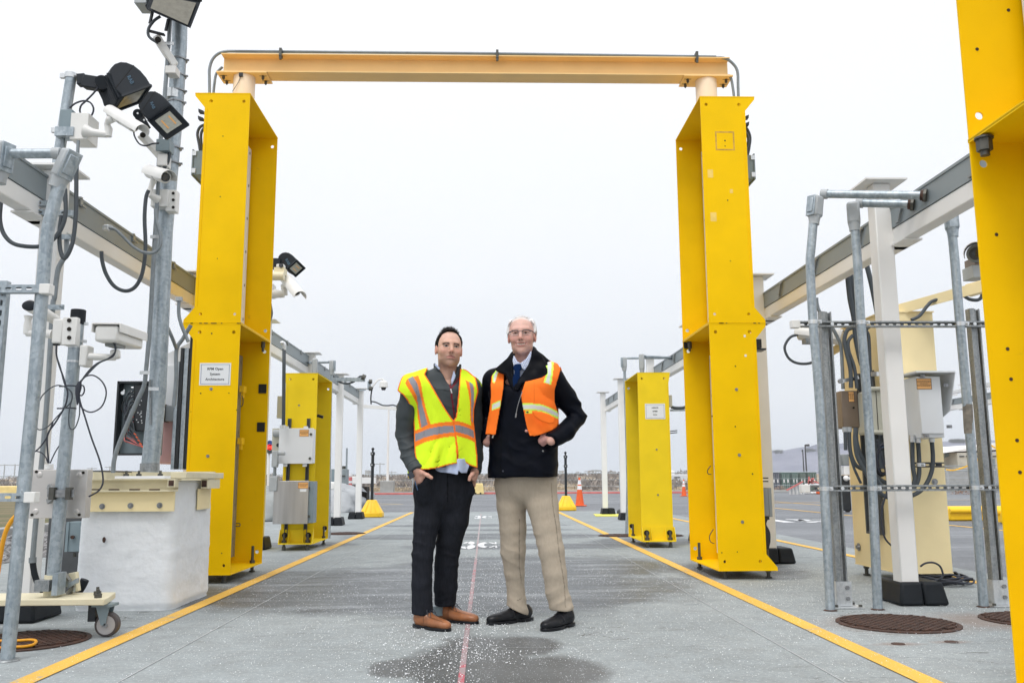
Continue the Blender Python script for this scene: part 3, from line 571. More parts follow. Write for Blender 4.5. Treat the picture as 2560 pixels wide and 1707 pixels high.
# ---------------------------------------------------------------- low yellow portal behind
Y3,Y3b=11.3,12.35
r3=thing('portal','low yellow cabinet left of the lane carrying a white and a stainless box','portal',(-2.37,Y3,0))
c3,xo3=cabinet(r3,-1,-2.165,.40,Y3,Y3b,.08,2.195,'yelp','greyp','cabinet',fl=.02)
r4=thing('portal','low pale yellow cabinet right of the lane with a small white sign','portal',(2.14,Y3,0))
c4,xo4=cabinet(r4,1,1.935,.40,Y3,Y3b,.08,2.195,'yelp','greyp','cabinet',fl=.02)
feet(r3,(-2.21,),(Y3b-.08,),.08); feet(r4,(1.985,),(Y3b-.08,),.08)
marks(c3,[on('z6',928,1245,Y3)],Y3,r=.012); marks(c4,[on('r1',487,1035,Y3),on('r1',497,1377,Y3)],Y3,r=.012)
for rt,xc in ((c3,-2.365),(c4,2.14)):   # foot brackets
    m=MB(); w=.205; y=Y3-.12
    m.box(xc-w,xc+w,y,Y3-.005,.075,.09); m.box(xc-w,xc+w,Y3-.024,Y3-.008,.09,.25)
    for x in (xc-w,xc+w): m.prism([(0,0),(-.115,0),(-.03,.16),(0,.16)],(x-(.006 if x>xc else 0),Y3-.006,.09),Y_,Z_,X_*.008)
    for x in (xc-.09,xc+.09): m.prism([(0,0),(-.10,0),(-.03,.15),(0,.15)],(x-.003,Y3-.006,.091),Y_,Z_,X_*.006)
    br=m.build('foot_bracket',MT['yelp'],rt)
    for x in (xc-.145,xc+.145):
        q=MB(); q.cyl((x,Y3-.0245,.18),(x,Y3-.028,.18),.035,n=16); q.build('hole',MT['dark'],br)
        q=MB(); q.cyl((x,Y3-.06,.004),(x,Y3-.06,.20),.016,n=10); q.cyl((x,Y3-.06,.091),(x,Y3-.06,.125),.03,n=6); q.cyl((x,Y3-.06,.004),(x,Y3-.06,.05),.024,n=8); q.build('anchor_bolt',MT['nut'],br)
a=on('r1',398,690,Y3);b=on('r1',552,806,Y3); s_=signp(c4,a[0],b[0],b[1],a[1],Y3,['LEIDOS','RPM8','POV'],.026,.015,1.75); s_['label']='white sign on the low right cabinet with three short lines of capital letters'
p=AX('u',905,1045,-2.30); m=MB(); m.cyl(A('u',870,1035,11.9),A('u',965,1062,11.9),.02); m.build('cable_end',MT['blkm'],c3)
m=MB(); q=A('r1',470,450,12.0); m.lathe([(.09,0),(.085,.03),(.06,.055),(.0,.06)],(q.x,12.,2.205)); m.build('dome_cap',MT['blkm'],c4)
for sd,xx in ((-1,-2.21),(1,1.98)):
    m=MB(); m.cyl((xx,Y3b-.0052,.21),(xx,Y3b-.010,.21),.03,n=16); m.build('hole',MT['dark'],c3 if sd<0 else c4)
# boxes hung on struts on the low left cabinet
Yb=Y3-.19
def encl(name,label,f,x0,y0,x1,y1,Y,dep,mt,door=True,sticker=None,latches=(),lean=0,cat='enclosure'):
    a=A(f,x0,y0,Y);b=A(f,x1,y1,Y); t=thing(name,label,cat,((a.x+b.x)/2,Y+dep/2,b.z)); m=MB(); m.box(a.x,b.x,Y,Y+dep,b.z,a.z); h=m.build('housing',MT[mt],t,bevel=.004)
    if door: m=MB(); m.box(a.x-.006,b.x+.006,Y-.02,Y-.003,b.z-.006,a.z+.006); m.build('door',MT[mt],t,bevel=.004)
    yy=Y-.0205 if door else Y-.001
    if sticker:
        p=A(f,sticker[0],sticker[1],yy);q=A(f,sticker[2],sticker[3],yy); m=MB(); m.box(p.x,q.x,yy-.0012,yy,q.z,p.z); s=m.build('sticker',MT['stk'],t)
        m=MB(); n=4; h=p.z-q.z; w=q.x-p.x
        for i in range(n):
            z=p.z-h*(.3+.13*i); k=.92 if i<3 else .6; xs=p.x+w*(1-k)/2
            while xs<p.x+w*(1+k)/2-.004:
                l=random.uniform(.006,.014)*w/.12; m.box(xs,xs+l,yy-.0018,yy-.0011,z,z+h*.055); xs+=l+.002
        m.build('lettering',MT['inko'],s)
        m=MB(); 
        for a_ in ((p.x,q.x,p.z-.003,p.z),(p.x,q.x,q.z,q.z+.003),(p.x,p.x+.003,q.z,p.z),(q.x-.003,q.x,q.z,p.z)): m.box(a_[0],a_[1],yy-.0019,yy-.0011,a_[2],a_[3])
        m.build('border',MT['inko'],s)
    for lx,ly in latches:
        p=A(f,lx,ly,yy); m=MB(); m.cyl(p,p-Y_*.012,.016,n=14); m.cyl(p-Y_*.011,p-Y_*.016,.008,n=6); m.build('latch',MT['nut'],t)
    return t
e1=encl('enclosure','white electrical box with orange sticker strapped to the low left yellow cabinet','z7',785,367,1028,625,Yb,.16,'encl',True,(932,373,1000,424),((1017,408),(1010,590)))
e2=encl('enclosure','brushed stainless box with orange sticker low on the left yellow cabinet','z7',745,762,990,1078,Yb-.1,.26,'stain',True,(921,770,996,815),())
p=A('v',575,952,Yb-.122);q=A('v',657,985,Yb-.122); m=MB(); m.box(p.x,q.x,Yb-.1225,Yb-.1207,q.z,p.z); m.build('label_plate',MT['sign'],e2)
m=MB(); p=A('v',680,850,Yb-.1); q=A('v',740,1395,Yb-.1); m.box(p.x-.005,q.x,Yb-.098,Yb+.13,q.z,p.z); m.build('side_frame',MT['slate'],e2,bevel=.003)
for y in (940,1308):
    c=A('v',690,y,Yb-.1); m=MB(); m.obox(c-Y_*.004,X_,Y_,Z_,.012,.012,.016); m.build('latch',MT['nut'],e2)
for i,(x,ys) in enumerate(((858,((290,360),(640,750),(1085,1160))),(1003,((290,360),(640,750),(1085,1160))))):
    p=A('z7',x+2-i*2,290,Y3);q=A('z7',830+i*146,1165,Y3); pp=A('z7',x,290,Y3-.03); m=MB(); xx=p.x
    for k in range(1): m.box(xx-.020,xx-.014,Y3-.035,Y3-.006,q.z,p.z); m.box(xx+.014,xx+.020,Y3-.035,Y3-.006,q.z,p.z); m.box(xx-.014,xx+.014,Y3-.010,Y3-.006,q.z,p.z)
    o=m.build('strut',MT['dgrey'],r3)
    for zz in (e1,):
        h=MB(); c=A('z7',x+3,358,Yb); h.obox((xx,Yb+.01,c.z),X_,Y_,Z_,.026,.01,.018); c=A('z7',x-13,640,Yb); h.obox((xx,Yb+.01,c.z),X_,Y_,Z_,.024,.01,.018); h.build('lug',MT['encl'],e1)
# side boxes and conduit left of that cabinet
e3=encl('enclosure','narrow grey junction box peeking out left of the white electrical box','z7',733,367,800,530,Y3-.12,.3,'beige',True)
m=MB(); c=A('v',295,378,Y3-.13); m.cyl(c,c-Y_*.02,.025); m.build('knob',MT['blkm'],e3)
condarc([A('v',232,222,Y3-.16),A('v',320,222,Y3-.16)],.045,'lb',e3,'conduit_body')
e4=encl('enclosure','weathered beige box high on the far side of the low left cabinet','z6',770,1180,818,1340,11.7,.3,'beige',True)
t=thing('conduit','large grey conduit rising behind the low left cabinet up to the wireway','conduit',A('z6',808,1400,11.1))
condarc([A('z6',810,1400,11.0),A('z6',812,1200,11.0),A('z6',815,820,11.0)],.0225,'pvc',t,'pipe',2); 
condarc([A('z6',817,830,11.0),A('z6',818,790,11.0),A('z6',806,775,11.0),A('z6',790,778,11.0)],.023,'galvb',t,'elbow'); m=MB(); m.cyl(A('z6',806,1420,11.0),A('z6',806,1395,11.0),.04); m.build('fitting',MT['galvb'],t)
t=thing('conduit','thin grey conduit with a fitting hanging left of the stainless box','conduit',A('v',240,1060,11.0))
condarc([A('v',265,640,11.),A('v',262,470,11.)],.03,'lb',t,'pipe',2); m=MB(); p=A('v',250,560,11.); m.obox(p,X_,Y_,Z_,.035,.04,.10); m.cyl(p+X_*.03+Z_*.07,p+X_*.12+Z_*.07,.025); m.build('conduit_body',MT['lb'],t,bevel=.01)
condarc([A('v',250,620,11.),A('v',243,750,11.),A('v',235,830,11.)],.02,'emt',t,'pipe',3); m=MB(); m.obox(A('v',230,880,11.),X_,Y_,Z_,.05,.04,.09); m.build('conduit_body',MT['lb'],t,bevel=.01)
# ---------------------------------------------------------------- white posts, rails and wireways
def post(x,y,H,label,hgt=None):
    ox=.07 if x>0 else -.05; oy=.08; px_,py_=x,y
    t=thing('support_post',label,'post',(x,y,0),'white square support posts with black rubber feet')
    m=MB(); m.box(x-.062,x+.062,y-.062,y+.062,.1,H); m.build('shaft',MT['white'],t,bevel=.008)
    m=MB(); m.box(x-.15,x+.15,y-.15,y+.15,H+.001,H+.014); m.build('top_plate',MT['white'],t)
    for k in (-1,1):
        x,y=px_+ox,py_+oy; m=MB(); vs=[]; x0=x+(-.17 if k<0 else .002); x1=x+(-.002 if k<0 else .17); s=.028
        xa0,xa1=(x0+s,x1) if k<0 else (x0,x1-s)
        m.add([(x0,y-.19,.004),(x1,y-.19,.004),(x1,y+.19,.004),(x0,y+.19,.004),(xa0,y-.165,.155),(xa1,y-.165,.155),(xa1,y+.165,.155),(xa0,y+.165,.155)],[(0,3,2,1),(4,5,6,7),(0,1,5,4),(1,2,6,5),(2,3,7,6),(3,0,4,7)])
        m.build('foot_cover',MT['blk'],t,bevel=.018)
    return t
RP=[6.13,9.1,12.1,15.3,18.75,21.7]; LP=[5.75,8.75,11.4,14.4,17.3,20.1]
nm=['nearest','second','third','fourth','fifth','farthest']
pr=post(2.85,RP[0],2.95,'nearest white post on the right standing in front of the cream column'); pl_=post(-2.87,LP[0],2.89,'nearest white post on the left behind the wheeled pole stand')
lr=['white post just behind the tall right yellow column','white post seen between the tall and low right cabinets','white post hidden mostly behind the low right cabinet','white post at the left edge of the low right cabinet','last white post of the right row with yellow mat at its foot']
ll=['white post hidden behind the tall left yellow column','white post right beside the tall left yellow column','white post behind the low left cabinet','white post right of the low left cabinet in front of the tarps','last white post of the left row beside the yellow based stanchion']
for i in range(5):
    copy_tree(pr,(2.85,RP[i+1],0),lr[i]); copy_tree(pl_,(-2.87,LP[i+1],0),ll[i])
def rail(x,ya,yb,zt,zb,zw,side,label,clips=True,near=False):
    t=thing('cable_rail',label,'cable rail',(x,ya,zb),'white rails carrying grey wireway between the posts')
    m=MB(); m.box(x-.05,x+.05,ya,yb,zb,zt); m.build('rail_tube',MT['white'],t,bevel=.008)
    m=MB(); m.box(x-.055,x+.055,ya+.005,yb-.005,zt+.003,zw); m.box(x-.062,x+.062,ya+.005,yb-.005,zw+.001,zw+.006); m.box(x-.062,x-.058,ya+.005,yb-.005,zw-.012,zw+.001); m.box(x+.058,x+.062,ya+.005,yb-.005,zw-.012,zw+.001); w=m.build('wireway',MT['wire'],t)
    lx=x-side*.0555; y=ya+.35
    while y<yb-.2 and clips:
        q=MB()
        if side>0: q.bar((lx-.012,y,zw-.03),(lx-.012,y+.07,zt+.02),.006,.018,(1,0,0)); q.bar((lx-.012,y-.02,zw-.02),(lx-.012,y+.05,zw-.02),.012,.014); q.obox((lx-.008,y+.09,zt+.02),X_,Y_,Z_,.008,.03,.006)
        else: q.obox((lx+.008,y,zw-.035),X_,Y_,Z_,.008,.02,.022); q.obox((lx+.018,y+.03,zw-.05),X_,Y_,Z_,.005,.03,.006); q.obox((lx+.004,y,zw+.006),X_,Y_,Z_,.01,.015,.006)
        q.build('lid_clip',MT['galvd'],w); y+=.95
    m=MB(); m.box(x-.07,x+.07,ya-.10,ya+.22,zb-.014,zb-.001); m.build('bracket_plate',MT['white'],t)
    for dy in (.10,.17):
        q=MB()
        for dx in (-.03,.03): q.cyl((x+dx,ya+dy,zb-.03),(x+dx,ya+dy,zb-.014),.011,n=6)
        q.build('bolt',MT['nut'],t)
    m=MB(); m.box(x-.07,x+.07,yb-.22,yb+.05,zb-.014,zb-.001); m.build('bracket_plate',MT['white'],t)
    return t
rn=['nearest span of the right cable rail between the near portal and first post','right cable rail span behind the three grey pipes','right cable rail span over the tall right column','right cable rail span above the low right cabinet','right cable rail span behind the low right cabinet','last short span of the right cable rail']
ys=[2.6]+RP
for i in range(6): rail(2.957,ys[i]+.06,ys[i+1]-.02,2.610,2.495,2.765,1,rn[i])
ln=['left cable rail span running out of the picture at the left edge','left cable rail span behind the tall galvanised pole','left cable rail span behind the tall left yellow column','left cable rail span above the low left cabinet','left cable rail span behind the low left cabinet','last span of the left cable rail ending beside the dome camera']
ys=[2.6]+LP
for i in range(6): rail(-2.957,ys[i]+.06,ys[i+1]-.02,2.672,2.556,2.841,-1,ln[i])
# ---------------------------------------------------------------- conduit, strut, lamp and camera builders
def slotplate(m,L,w,c,ux,uy,step=.052,off=0.,th=.0025):
    cu=D.curves.new('tmp','CURVE'); cu.dimensions='2D'; cu.fill_mode='BOTH'; cu.extrude=th/2
    def add(P):
        s=cu.splines.new('POLY'); s.points.add(len(P)-1); s.use_cyclic_u=True
        for q,p in zip(s.points,P): q.co=(p[0],p[1],0,1)
    add([(0,-w/2),(L,-w/2),(L,w/2),(0,w/2)]); x=.03+off
    while x<L-.03:
        P=[(x+.009+.007*math.cos(R(a)),.007*math.sin(R(a))) for a in range(-90,91,30)]+[(x-.009+.007*math.cos(R(a)),.007*math.sin(R(a))) for a in range(90,271,30)]; add(P); x+=step
    o=D.objects.new('tmp',cu); COL.objects.link(o); me=D.meshes.new_from_object(o.evaluated_get(bpy.context.evaluated_depsgraph_get())); D.objects.remove(o)
    ux=Vector(ux);uy=Vector(uy);uz=ux.cross(uy);c=Vector(c); m.add([c+ux*v.co.x+uy*v.co.y+uz*v.co.z for v in me.vertices],[tuple(p.vertices) for p in me.polygons])
def strut(name,p0,p1,n,mt,parent,w=.041,dep=.041,off=0.,openf=False):
    p0=Vector(p0);p1=Vector(p1);d=(p1-p0);L=d.length;d.normalize(); n=Vector(n); n=(n-d*n.dot(d)).normalized(); s=n.cross(d)
    m=MB(); slotplate(m,L,w,p0+n*(-dep if openf else 0),d,s,off=off); k=1
    for sg in(-1,1):
        m.obox(p0+d*L/2+s*sg*(w/2-.0013)-n*(dep/2),d,n,s,L/2,dep/2-.0015,.0013)
        m.obox(p0+d*L/2+s*sg*(w/2-.007)-n*(0.0015 if openf else dep-.0015),d,s,n,L/2,.0045,.0012)
    return m.build(name,MT[mt],parent)
def tubeob(name,P,r,mt,parent,n=14,sg=0): m=MB(); m.tube(spl(P,sg) if sg else P,r,n); return m.build(name,MT[mt],parent,ang=50)
def lbody(parent,c,ax,fr,w=.085,l=.15,dp=.08,mt='lb',cover=True):
    """conduit elbow fitting: rounded box, round hub at the foot, screwed cover"""
    c=Vector(c);ax=Vector(ax).normalized();fr=Vector(fr);fr=(fr-ax*fr.dot(ax)).normalized();sd=ax.cross(fr)
    m=MB(); m.obox(c,sd,fr,ax,w/2,dp/2,l/2); o=m.build('conduit_body',MT[mt],parent,bevel=.018)
    m=MB(); m.tube([c-ax*(l/2-.01),c-ax*(l/2+.03),c-ax*(l/2+.05)],[w*.5,w*.42,w*.42],16); m.build('hub',MT[mt],o)
    if cover:
        m=MB(); m.obox(c+fr*(dp/2+.004),sd,ax,fr,w*.42,l*.47,.004); q=m.build('cover',MT['galv'],o,bevel=.003)
        m=MB(); m.obox(c+fr*(dp/2+.010),sd,ax,fr,w*.27,l*.33,.006); m.build('cover_bulge',MT['galv'],q,bevel=.005)
    return o
def flood(name,label,f,poly,vec,Y0,dY,li,frame=.15,glass='lens',fins=None,logo=None):
    P=[A(f,x,y,Y0) for x,y in poly]; Q=[A(f,x+vec[0],y+vec[1],Y0+dY) for x,y in poly]
    c=sum(P+Q,Vector())/(2*len(P)); t=thing(name,label,'floodlight',c); n=len(P)
    m=MB(); m.add(P+Q,[tuple(range(n)),tuple(range(2*n-1,n-1,-1))]+[(i,i+n,(i+1)%n+n,(i+1)%n) for i in range(n)]); me=m.build('housing',MT['head'],t,bevel=.006)
    i,j=li; a,b,cc,dd=P[i],P[j],Q[j],Q[i]; nn=(b-a).cross(dd-a).normalized(); mid=(a+b+cc+dd)/4
    if (mid-c).dot(nn)<0: nn=-nn
    def L(u,v): return a.lerp(b,u).lerp(dd.lerp(cc,u),v)
    fr=frame; g=[L(fr,fr),L(1-fr,fr),L(1-fr,1-fr),L(fr,1-fr)]
    m=MB(); m.add([p+nn*.004 for p in g]+[p+nn*.001 for p in g],[(0,1,2,3),(7,6,5,4)]+[(k,k+4,(k+1)%4+4,(k+1)%4) for k in range(4)]); m.build('lens',MT[glass],t,smooth=False)
    m=MB()
    for a_,b_ in (((0,0),(1,0)),((1,0),(1,1)),((1,1),(0,1)),((0,1),(0,0))): m.bar(L(*a_)+nn*.004,L(*b_)+nn*.004,.012,.016,nn)
    m.build('bezel',MT['head'],t)
    for u0,u1,v0,v1 in ((.30,.36,.3,.7),(.62,.68,.3,.7)):
        m=MB(); q=[L(u0,v0),L(u1,v0),L(u1,v1),L(u0,v1)]; m.add([p+nn*.0055 for p in q],[(0,1,2,3)]); m.build('led_strip',MT['stk'] if glass=='lens' else MT['lensd'],t,smooth=False)
    if fins:
        i,j=fins; 
        for k in range(1,11):
            u=k/11; m=MB(); a_=P[i].lerp(Q[i],u); b_=P[j].lerp(Q[j],u); o=(a_+b_)/2-c; o.normalize(); m.bar(a_+o*.008,b_+o*.008,.004,.03,o); m.build('fin',MT['head'],t)
    nf=(P[1]-P[0]).cross(P[2]-P[0]).normalized()
    if nf.y>0: nf=-nf
    m=MB(); s0,s1=logo[1] if logo else (0,len(P)//2); m.bar(P[s0]+nf*.0008,P[s1]+nf*.0008,.003,.001,nf); m.build('seam',MT['dark'],t)
    if logo: x,y,s,(dx,dy)=logo[0]; q=A(f,x,y,Y0); ux=(A(f,x+dx,y+dy,Y0)-q).normalized(); text('lettering','RAB',s,q+nf*.004,ux,nf.cross(ux),MT['logo'],t,bold=.02)
    return t
def bullet(name,label,pr,pf,r,hood=True,box=False,mt='whtpl',lens=True,extra=.25,roll=0,logo=None):
    pr=Vector(pr);pf=Vector(pf);d=(pf-pr);L=d.length;d.normalize(); x=d.cross(Z_).normalized();u=x.cross(d)
    t=thing(name,label,'security camera',(pr+pf)/2-Z_*r)
    if box:
        m=MB(); m.obox((pr+pf)/2-u*r*.1,d,x,u,L/2,r*1.05,r*.75); m.build('housing',MT[mt],t,bevel=r*.25)
        m=MB(); m.obox((pr+pf)/2+u*r*.82+d*L*.02,d,x,u,L/2*1.08,r*1.25,.005); 
        for s in(-1,1): m.obox((pr+pf)/2+u*r*.45+d*L*.02+x*s*r*1.25,d,x,u,L/2*1.08,.003,r*.42)
        m.build('sun_shield',MT['whtpl'],t,bevel=.003)
        m=MB(); m.obox(pr+d*L*.35-u*r*.98,d,x,u,L*.18,r*.5,r*.16); m.build('mounting_foot',MT['greyp'],t)
    else:
        m=MB(); m.tube([pr,pr+d*r*.15,pf-d*r*.1,pf],[r*.85,r,r,r*.92],20); m.build('housing',MT[mt],t)
        for k in (.5,.56): 
            m=MB(); m.cyl(pr+d*L*k,pr+d*(L*k+.004),r*1.02,n=20); m.build('seam_ring',MT['dgrey'],t)
        if hood:
            m=MB(); vs=[];n=10
            for s in (0,1):
                q=pr+d*(-.02 if s==0 else L+L*extra)
                for rr in (r*1.28,r*1.22):
                    for k in range(n+1):
                        a=R(-15+210*k/n); vs.append(q+x*math.cos(a)*rr+u*math.sin(a)*rr)
            w=n+1; fs=[]
            for k in range(n): fs+=[(k,k+1,2*w+k+1,2*w+k),(w+k,3*w+k,3*w+k+1,w+k+1),(k,w+k,w+k+1,k+1),(2*w+k,2*w+k+1,3*w+k+1,3*w+k)]
            fs+=[(0,2*w,3*w,w),(n,w+n,3*w+n,2*w+n)]
            m.add(vs,fs); m.build('sun_shield',MT['whtpl'],t)
    if lens:
        m=MB(); m.cyl(pf,pf+d*.004,r*.72,n=24); q=m.build('front_window',MT['dgrey'],t); m=MB(); m.cyl(pf+d*.002,pf+d*.008,r*.42,n=20); m.build('lens',MT['lensb'],q)
    return t
def armseg(parent,P,r,mt='whtpl',name='arm',n=14): m=MB(); m.tube(P,r,n); return m.build(name,MT[mt],parent)
# ---------------------------------------------------------------- left foreground: bent conduit and strut rack
Yc=4.52
t=thing('conduit','thick galvanised conduit bent near its top in the left foreground','conduit',G('s',20,1648)); c_=t.location
P=[G('z4',48,1440)]+[A(f,x,y,Yc) for f,x,y in (('z3',195,1500),('z3',255,900),('z3',305,300),('z2',355,640),('z2',393,450),('z2',425,330),('z2',450,245))]
P[0].z=.002; tubeob('pipe',P,.0325,'galv',t,20,4)
ax=(P[-1]-P[-2]).normalized(); lbody(t,A('z1',500,1245,Yc),ax+Vector((.15,0,0)),(1,-.75,0),.095,.165,.085)
tubeob('pipe',[A('z1',50,1160,Yc),A('z1',455,1158,Yc)],.026,'galv',t,16); tubeob('coupling',[A('z1',400,1158,Yc),A('z1',460,1158,Yc)],.031,'lb',t,16)
lbody(t,A('z1',8,1195,Yc),(.05,0,1),(1,-.4,0),.095,.17,.085)
m=MB(); m.lathe([(.055,0),(.05,.006),(.034,.01)],P[0]+Z_*.0); m.build('floor_collar',MT['galvd'],t)
t=thing('strut_rack','slotted galvanised strut rack with white end caps at the left edge of the picture','strut rack',(-2.6,4.46,0))
for a,b,cp in ((A('z3',-60,125,4.47),A('z3',305,125,4.47),A('z3',338,127,4.47)),(A('z4',-60,373,4.47),A('z4',170,373,4.47),A('z4',194,373,4.47))):
    strut('strut',a,b,(0,-1,0),'galv',t); m=MB(); m.obox(cp+Y_*.02,X_,Y_,Z_,.027,.028,.026); m.build('end_cap',MT['whtpl'],t,bevel=.004)
b=A('z3',25,66,4.52); b2=Vector((b.x-.01,4.52,.01)); strut('strut',(b.x,4.515,.01),b,(0,-1,0),'galv',t)
# ---------------------------------------------------------------- conduit strapped beside the nearest left post
t=thing('conduit','grey conduit strapped to the nearest left post and bending under the cable rail','conduit',(-2.8,5.7,0)); Yp=5.64
tubeob('pipe',[A(f,x,y,Yp) for f,x,y in (('z4',213,780),('z4',235,520),('z3',345,1100),('z3',395,300),('z2',410,1100),('z2',435,900),('z2',470,820),('z2',500,770),('z2',503,640))],.0160,'emt',t,14,5)
tubeob('flexible_conduit',[A('z4',213,790,Yp),A('z4',225,870,Yp),A('z4',250,940,Yp),A('z4',285,985,Yp)],.018,'blk',t,12,6)
m=MB(); m.cyl(A('z4',213,800,Yp),A('z4',214,765,Yp),.022,n=12); m.build('coupling',MT['emt'],t)
for f,x,y in (('z2',410,1170),('z2',490,640)):
    p=A(f,x,y,Yp-.03); m=MB(); m.obox(p+X_*.01,X_,Y_,Z_,.05,.006,.016); m.cyl(p+X_*.05-Y_*.01,p+X_*.05-Y_*.05,.006); m.build('strap',MT['galv'],t)
for i,Pq in enumerate(([('z2',20,300),('z2',5,400),('z2',0,520),('z2',30,620),('z2',100,690),('z2',220,714),('z2',330,705),('z2',410,650),('z2',470,560),('z2',495,450),('z2',490,280)],[('z2',575,100),('z2',575,300),('z2',570,500),('z2',545,690),('z2',490,800),('z2',455,740),('z2',448,600),('z2',465,480)])):
    tubeob('loop',[A(f,x,y,5.45+i*.03) for f,x,y in Pq],.0130,'pvc',t,10,6)
tubeob('pipe',[A('z1',590,1060,5.5),A('z1',578,1350,5.5),A('z2',574,330,5.5)],.0105,'emt',t,10,3); tubeob('pipe',[A('z1',475,985,5.6),A('z1',475,1180,5.6),A('z1',490,1520,5.6)],.0135,'emt',t,10,3)
# ---------------------------------------------------------------- short clamped pole with lamp and camera arm
t=thing('lamp_pole','short galvanised pole clamped beside the left cable rail with a floodlight on top','pole',A('z2',440,300,5.72)); Yq=5.72
tubeob('pipe',[A('z2',400,420,Yq),A('z1',440,1200,Yq),A('z1',540,560,Yq)],.035,'galv',t,20)
for y in (575,985):
    x=535 if y<800 else 470
    m=MB(); c=A('z1',x,y,Yq); m.cyl(c-Z_*.018,c+Z_*.018,.040,n=20); m.obox(c-X_*.05,X_,Y_,Z_,.02,.012,.016); m.build('clamp',MT['galvb'],t)
for a,b in (((75,385),(370,385)),((200,450),(555,460))):
    strut('strut',A('z2',*a,5.62),A('z2',*b,5.62),(0,-1,0),'galv',t,w=.035)
p0=A('z1',570,585,5.7); t2=flood('floodlight','black floodlight with rounded hood tilted down beside the short left pole','z1',[(830,540),(838,512),(865,482),(910,466),(955,470),(1010,492),(1060,532),(1105,585),(1138,640),(920,722),(868,670)],(-88,128),5.6,.12,(8,9),.14,'lensd',fins=(0,9),logo=((985,605,.034,(12,22)),(10,5)))
m=MB(); m.bar(A('z1',590,610,5.72),A('z1',650,605,5.72),.06,.075); m.build('pole_bracket',MT['head'],t2,bevel=.004)
m=MB(); m.bar(A('z1',640,620,5.7),A('z1',770,640,5.68),.07,.085); m.build('arm',MT['head'],t2,bevel=.006)
m=MB(); m.cyl(A('z1',770,620,5.62),A('z1',770,640,5.75),.045,n=20); m.build('knuckle',MT['head'],t2); m=MB(); m.bar(A('z1',765,640,5.68),A('z1',850,640,5.7),.06,.10); m.build('neck',MT['head'],t2)
for x,y in ((757,618),(751,641),(730,615)):
    m=MB(); c=A('z1',x,y,5.63); m.cyl(c,c-Y_*.01,.006,n=8); m.build('bolt',MT['galvb'],t2)
wire('cable',[A('z1',x,y,5.64) for x,y in ((745,655),(700,710),(645,765),(610,800),(605,850),(650,885),(690,870),(705,820),(680,775),(630,762),(570,780),(525,815))],.006,'ink',t2)
t3=thing('junction_box','grey and white box pair on the short left pole under the lamp','junction box',A('z1',550,1050,5.66))
a=A('z1',452,825,5.6);b=A('z1',535,965,5.6); m=MB(); m.box(a.x,b.x,5.6,5.72,b.z,a.z); m.build('grey_box',MT['slate'],t3,bevel=.003)
a=A('z1',560,850,5.56);b=A('z1',655,1050,5.56); m=MB(); m.box(a.x-.02,b.x,5.56,5.72,b.z,a.z); m.build('white_box',MT['whtpl'],t3,bevel=.004)
m=MB(); a=A('z1',510,1000,5.6); m.obox(a-Z_*.01,X_,Y_,Z_,.06,.05,.03); m.build('back_plate',MT['galv'],t3)
t4=bullet('security_camera','white bullet camera with sun hood on a wall arm beside the short left pole',A('z1',838,850,5.55),A('z1',1010,955,5.35),.036,extra=.35)
armseg(t4,[A('z1',640,990,5.56),A('z1',700,1003,5.56),A('z1',810,1015,5.55)],[.045,.028,.022]); armseg(t4,[A('z1',815,1030,5.55),A('z1',820,975,5.55),A('z1',808,935,5.54),A('z1',825,905,5.52),A('z1',860,890,5.5)],[.022,.025,.019,.027,.026],name='joint')
# ---------------------------------------------------------------- tall galvanised pole on the concrete block
Yt=6.55
t=thing('lamp_pole','tall thick galvanised pole standing on the white concrete block','pole',A('z4',980,205,Yt))
P=[A('z4',978,208,Yt),A('z3',1188,900,Yt),A('z2',1240,600,Yt),A('z1',1320,860,Yt),A('z1',1352,350,Yt),A('z1',1362,-80,Yt)]
tubeob('pipe',P,[.0625,.062,.060,.059,.057,.056],'galv',t,28)
m=MB(); m.cyl(A('z4',978,205,Yt),A('z4',979,150,Yt),.0675,n=28); m.build('sleeve',MT['galvd'],t)
for y in (455,575,690,775,1120,1235):
    x=1352-(y-400)*.065; c=A('z1',x,y,Yt); m=MB(); m.cyl(c-Z_*.005,c+Z_*.005,.0655,n=28); m.obox(c+X_*.07,X_,Y_,Z_,.008,.006,.007); m.build('band',MT['bolt'],t)
m=MB(); c=A('z1',1312,720,Yt); m.cyl(c-Z_*.035,c+Z_*.035,.069,n=28); m.build('coupling',MT['galvb'],t)
m=MB(); m.bar(A('z3',1131,810,Yt-.065),A('z3',1135,1150,Yt-.07),.012,.008); m.build('weld_seam',MT['galvd'],t)
t5=thing('conduit','thin grey conduit running up beside the tall galvanised pole and kinking near the open cabinet','conduit',A('z3',855,1510,6.35))
tubeob('pipe',[A(f,x,y,6.4) for f,x,y in (('z3',853,1512),('z3',860,1420),('z3',885,1330),('z3',930,1215),('z3',1040,960),('z3',1085,860),('z3',1100,750),('z3',1130,400),('z2',1160,760),('z2',1190,300),('z1',1200,1180),('z1',1235,800),('z1',1270,350),('z1',1285,100))],.0155,'emt',t5,10,4)
for f,x,y in (('z3',1092,758),('z3',1158,880),('z2',1170,640),('z1',1273,330)):
    c=A(f,x,y,6.38); m=MB(); m.obox(c,X_,Y_,Z_,.035,.005,.012); m.build('strap',MT['galvb'],t5)
tf=flood('floodlight','large old floodlight with glass front at the very top of the tall left pole','z1',[(1150,-60),(1517,12),(1437,217),(1105,75)],(-45,-90),6.2,.22,(0,1),.1,'lensd')
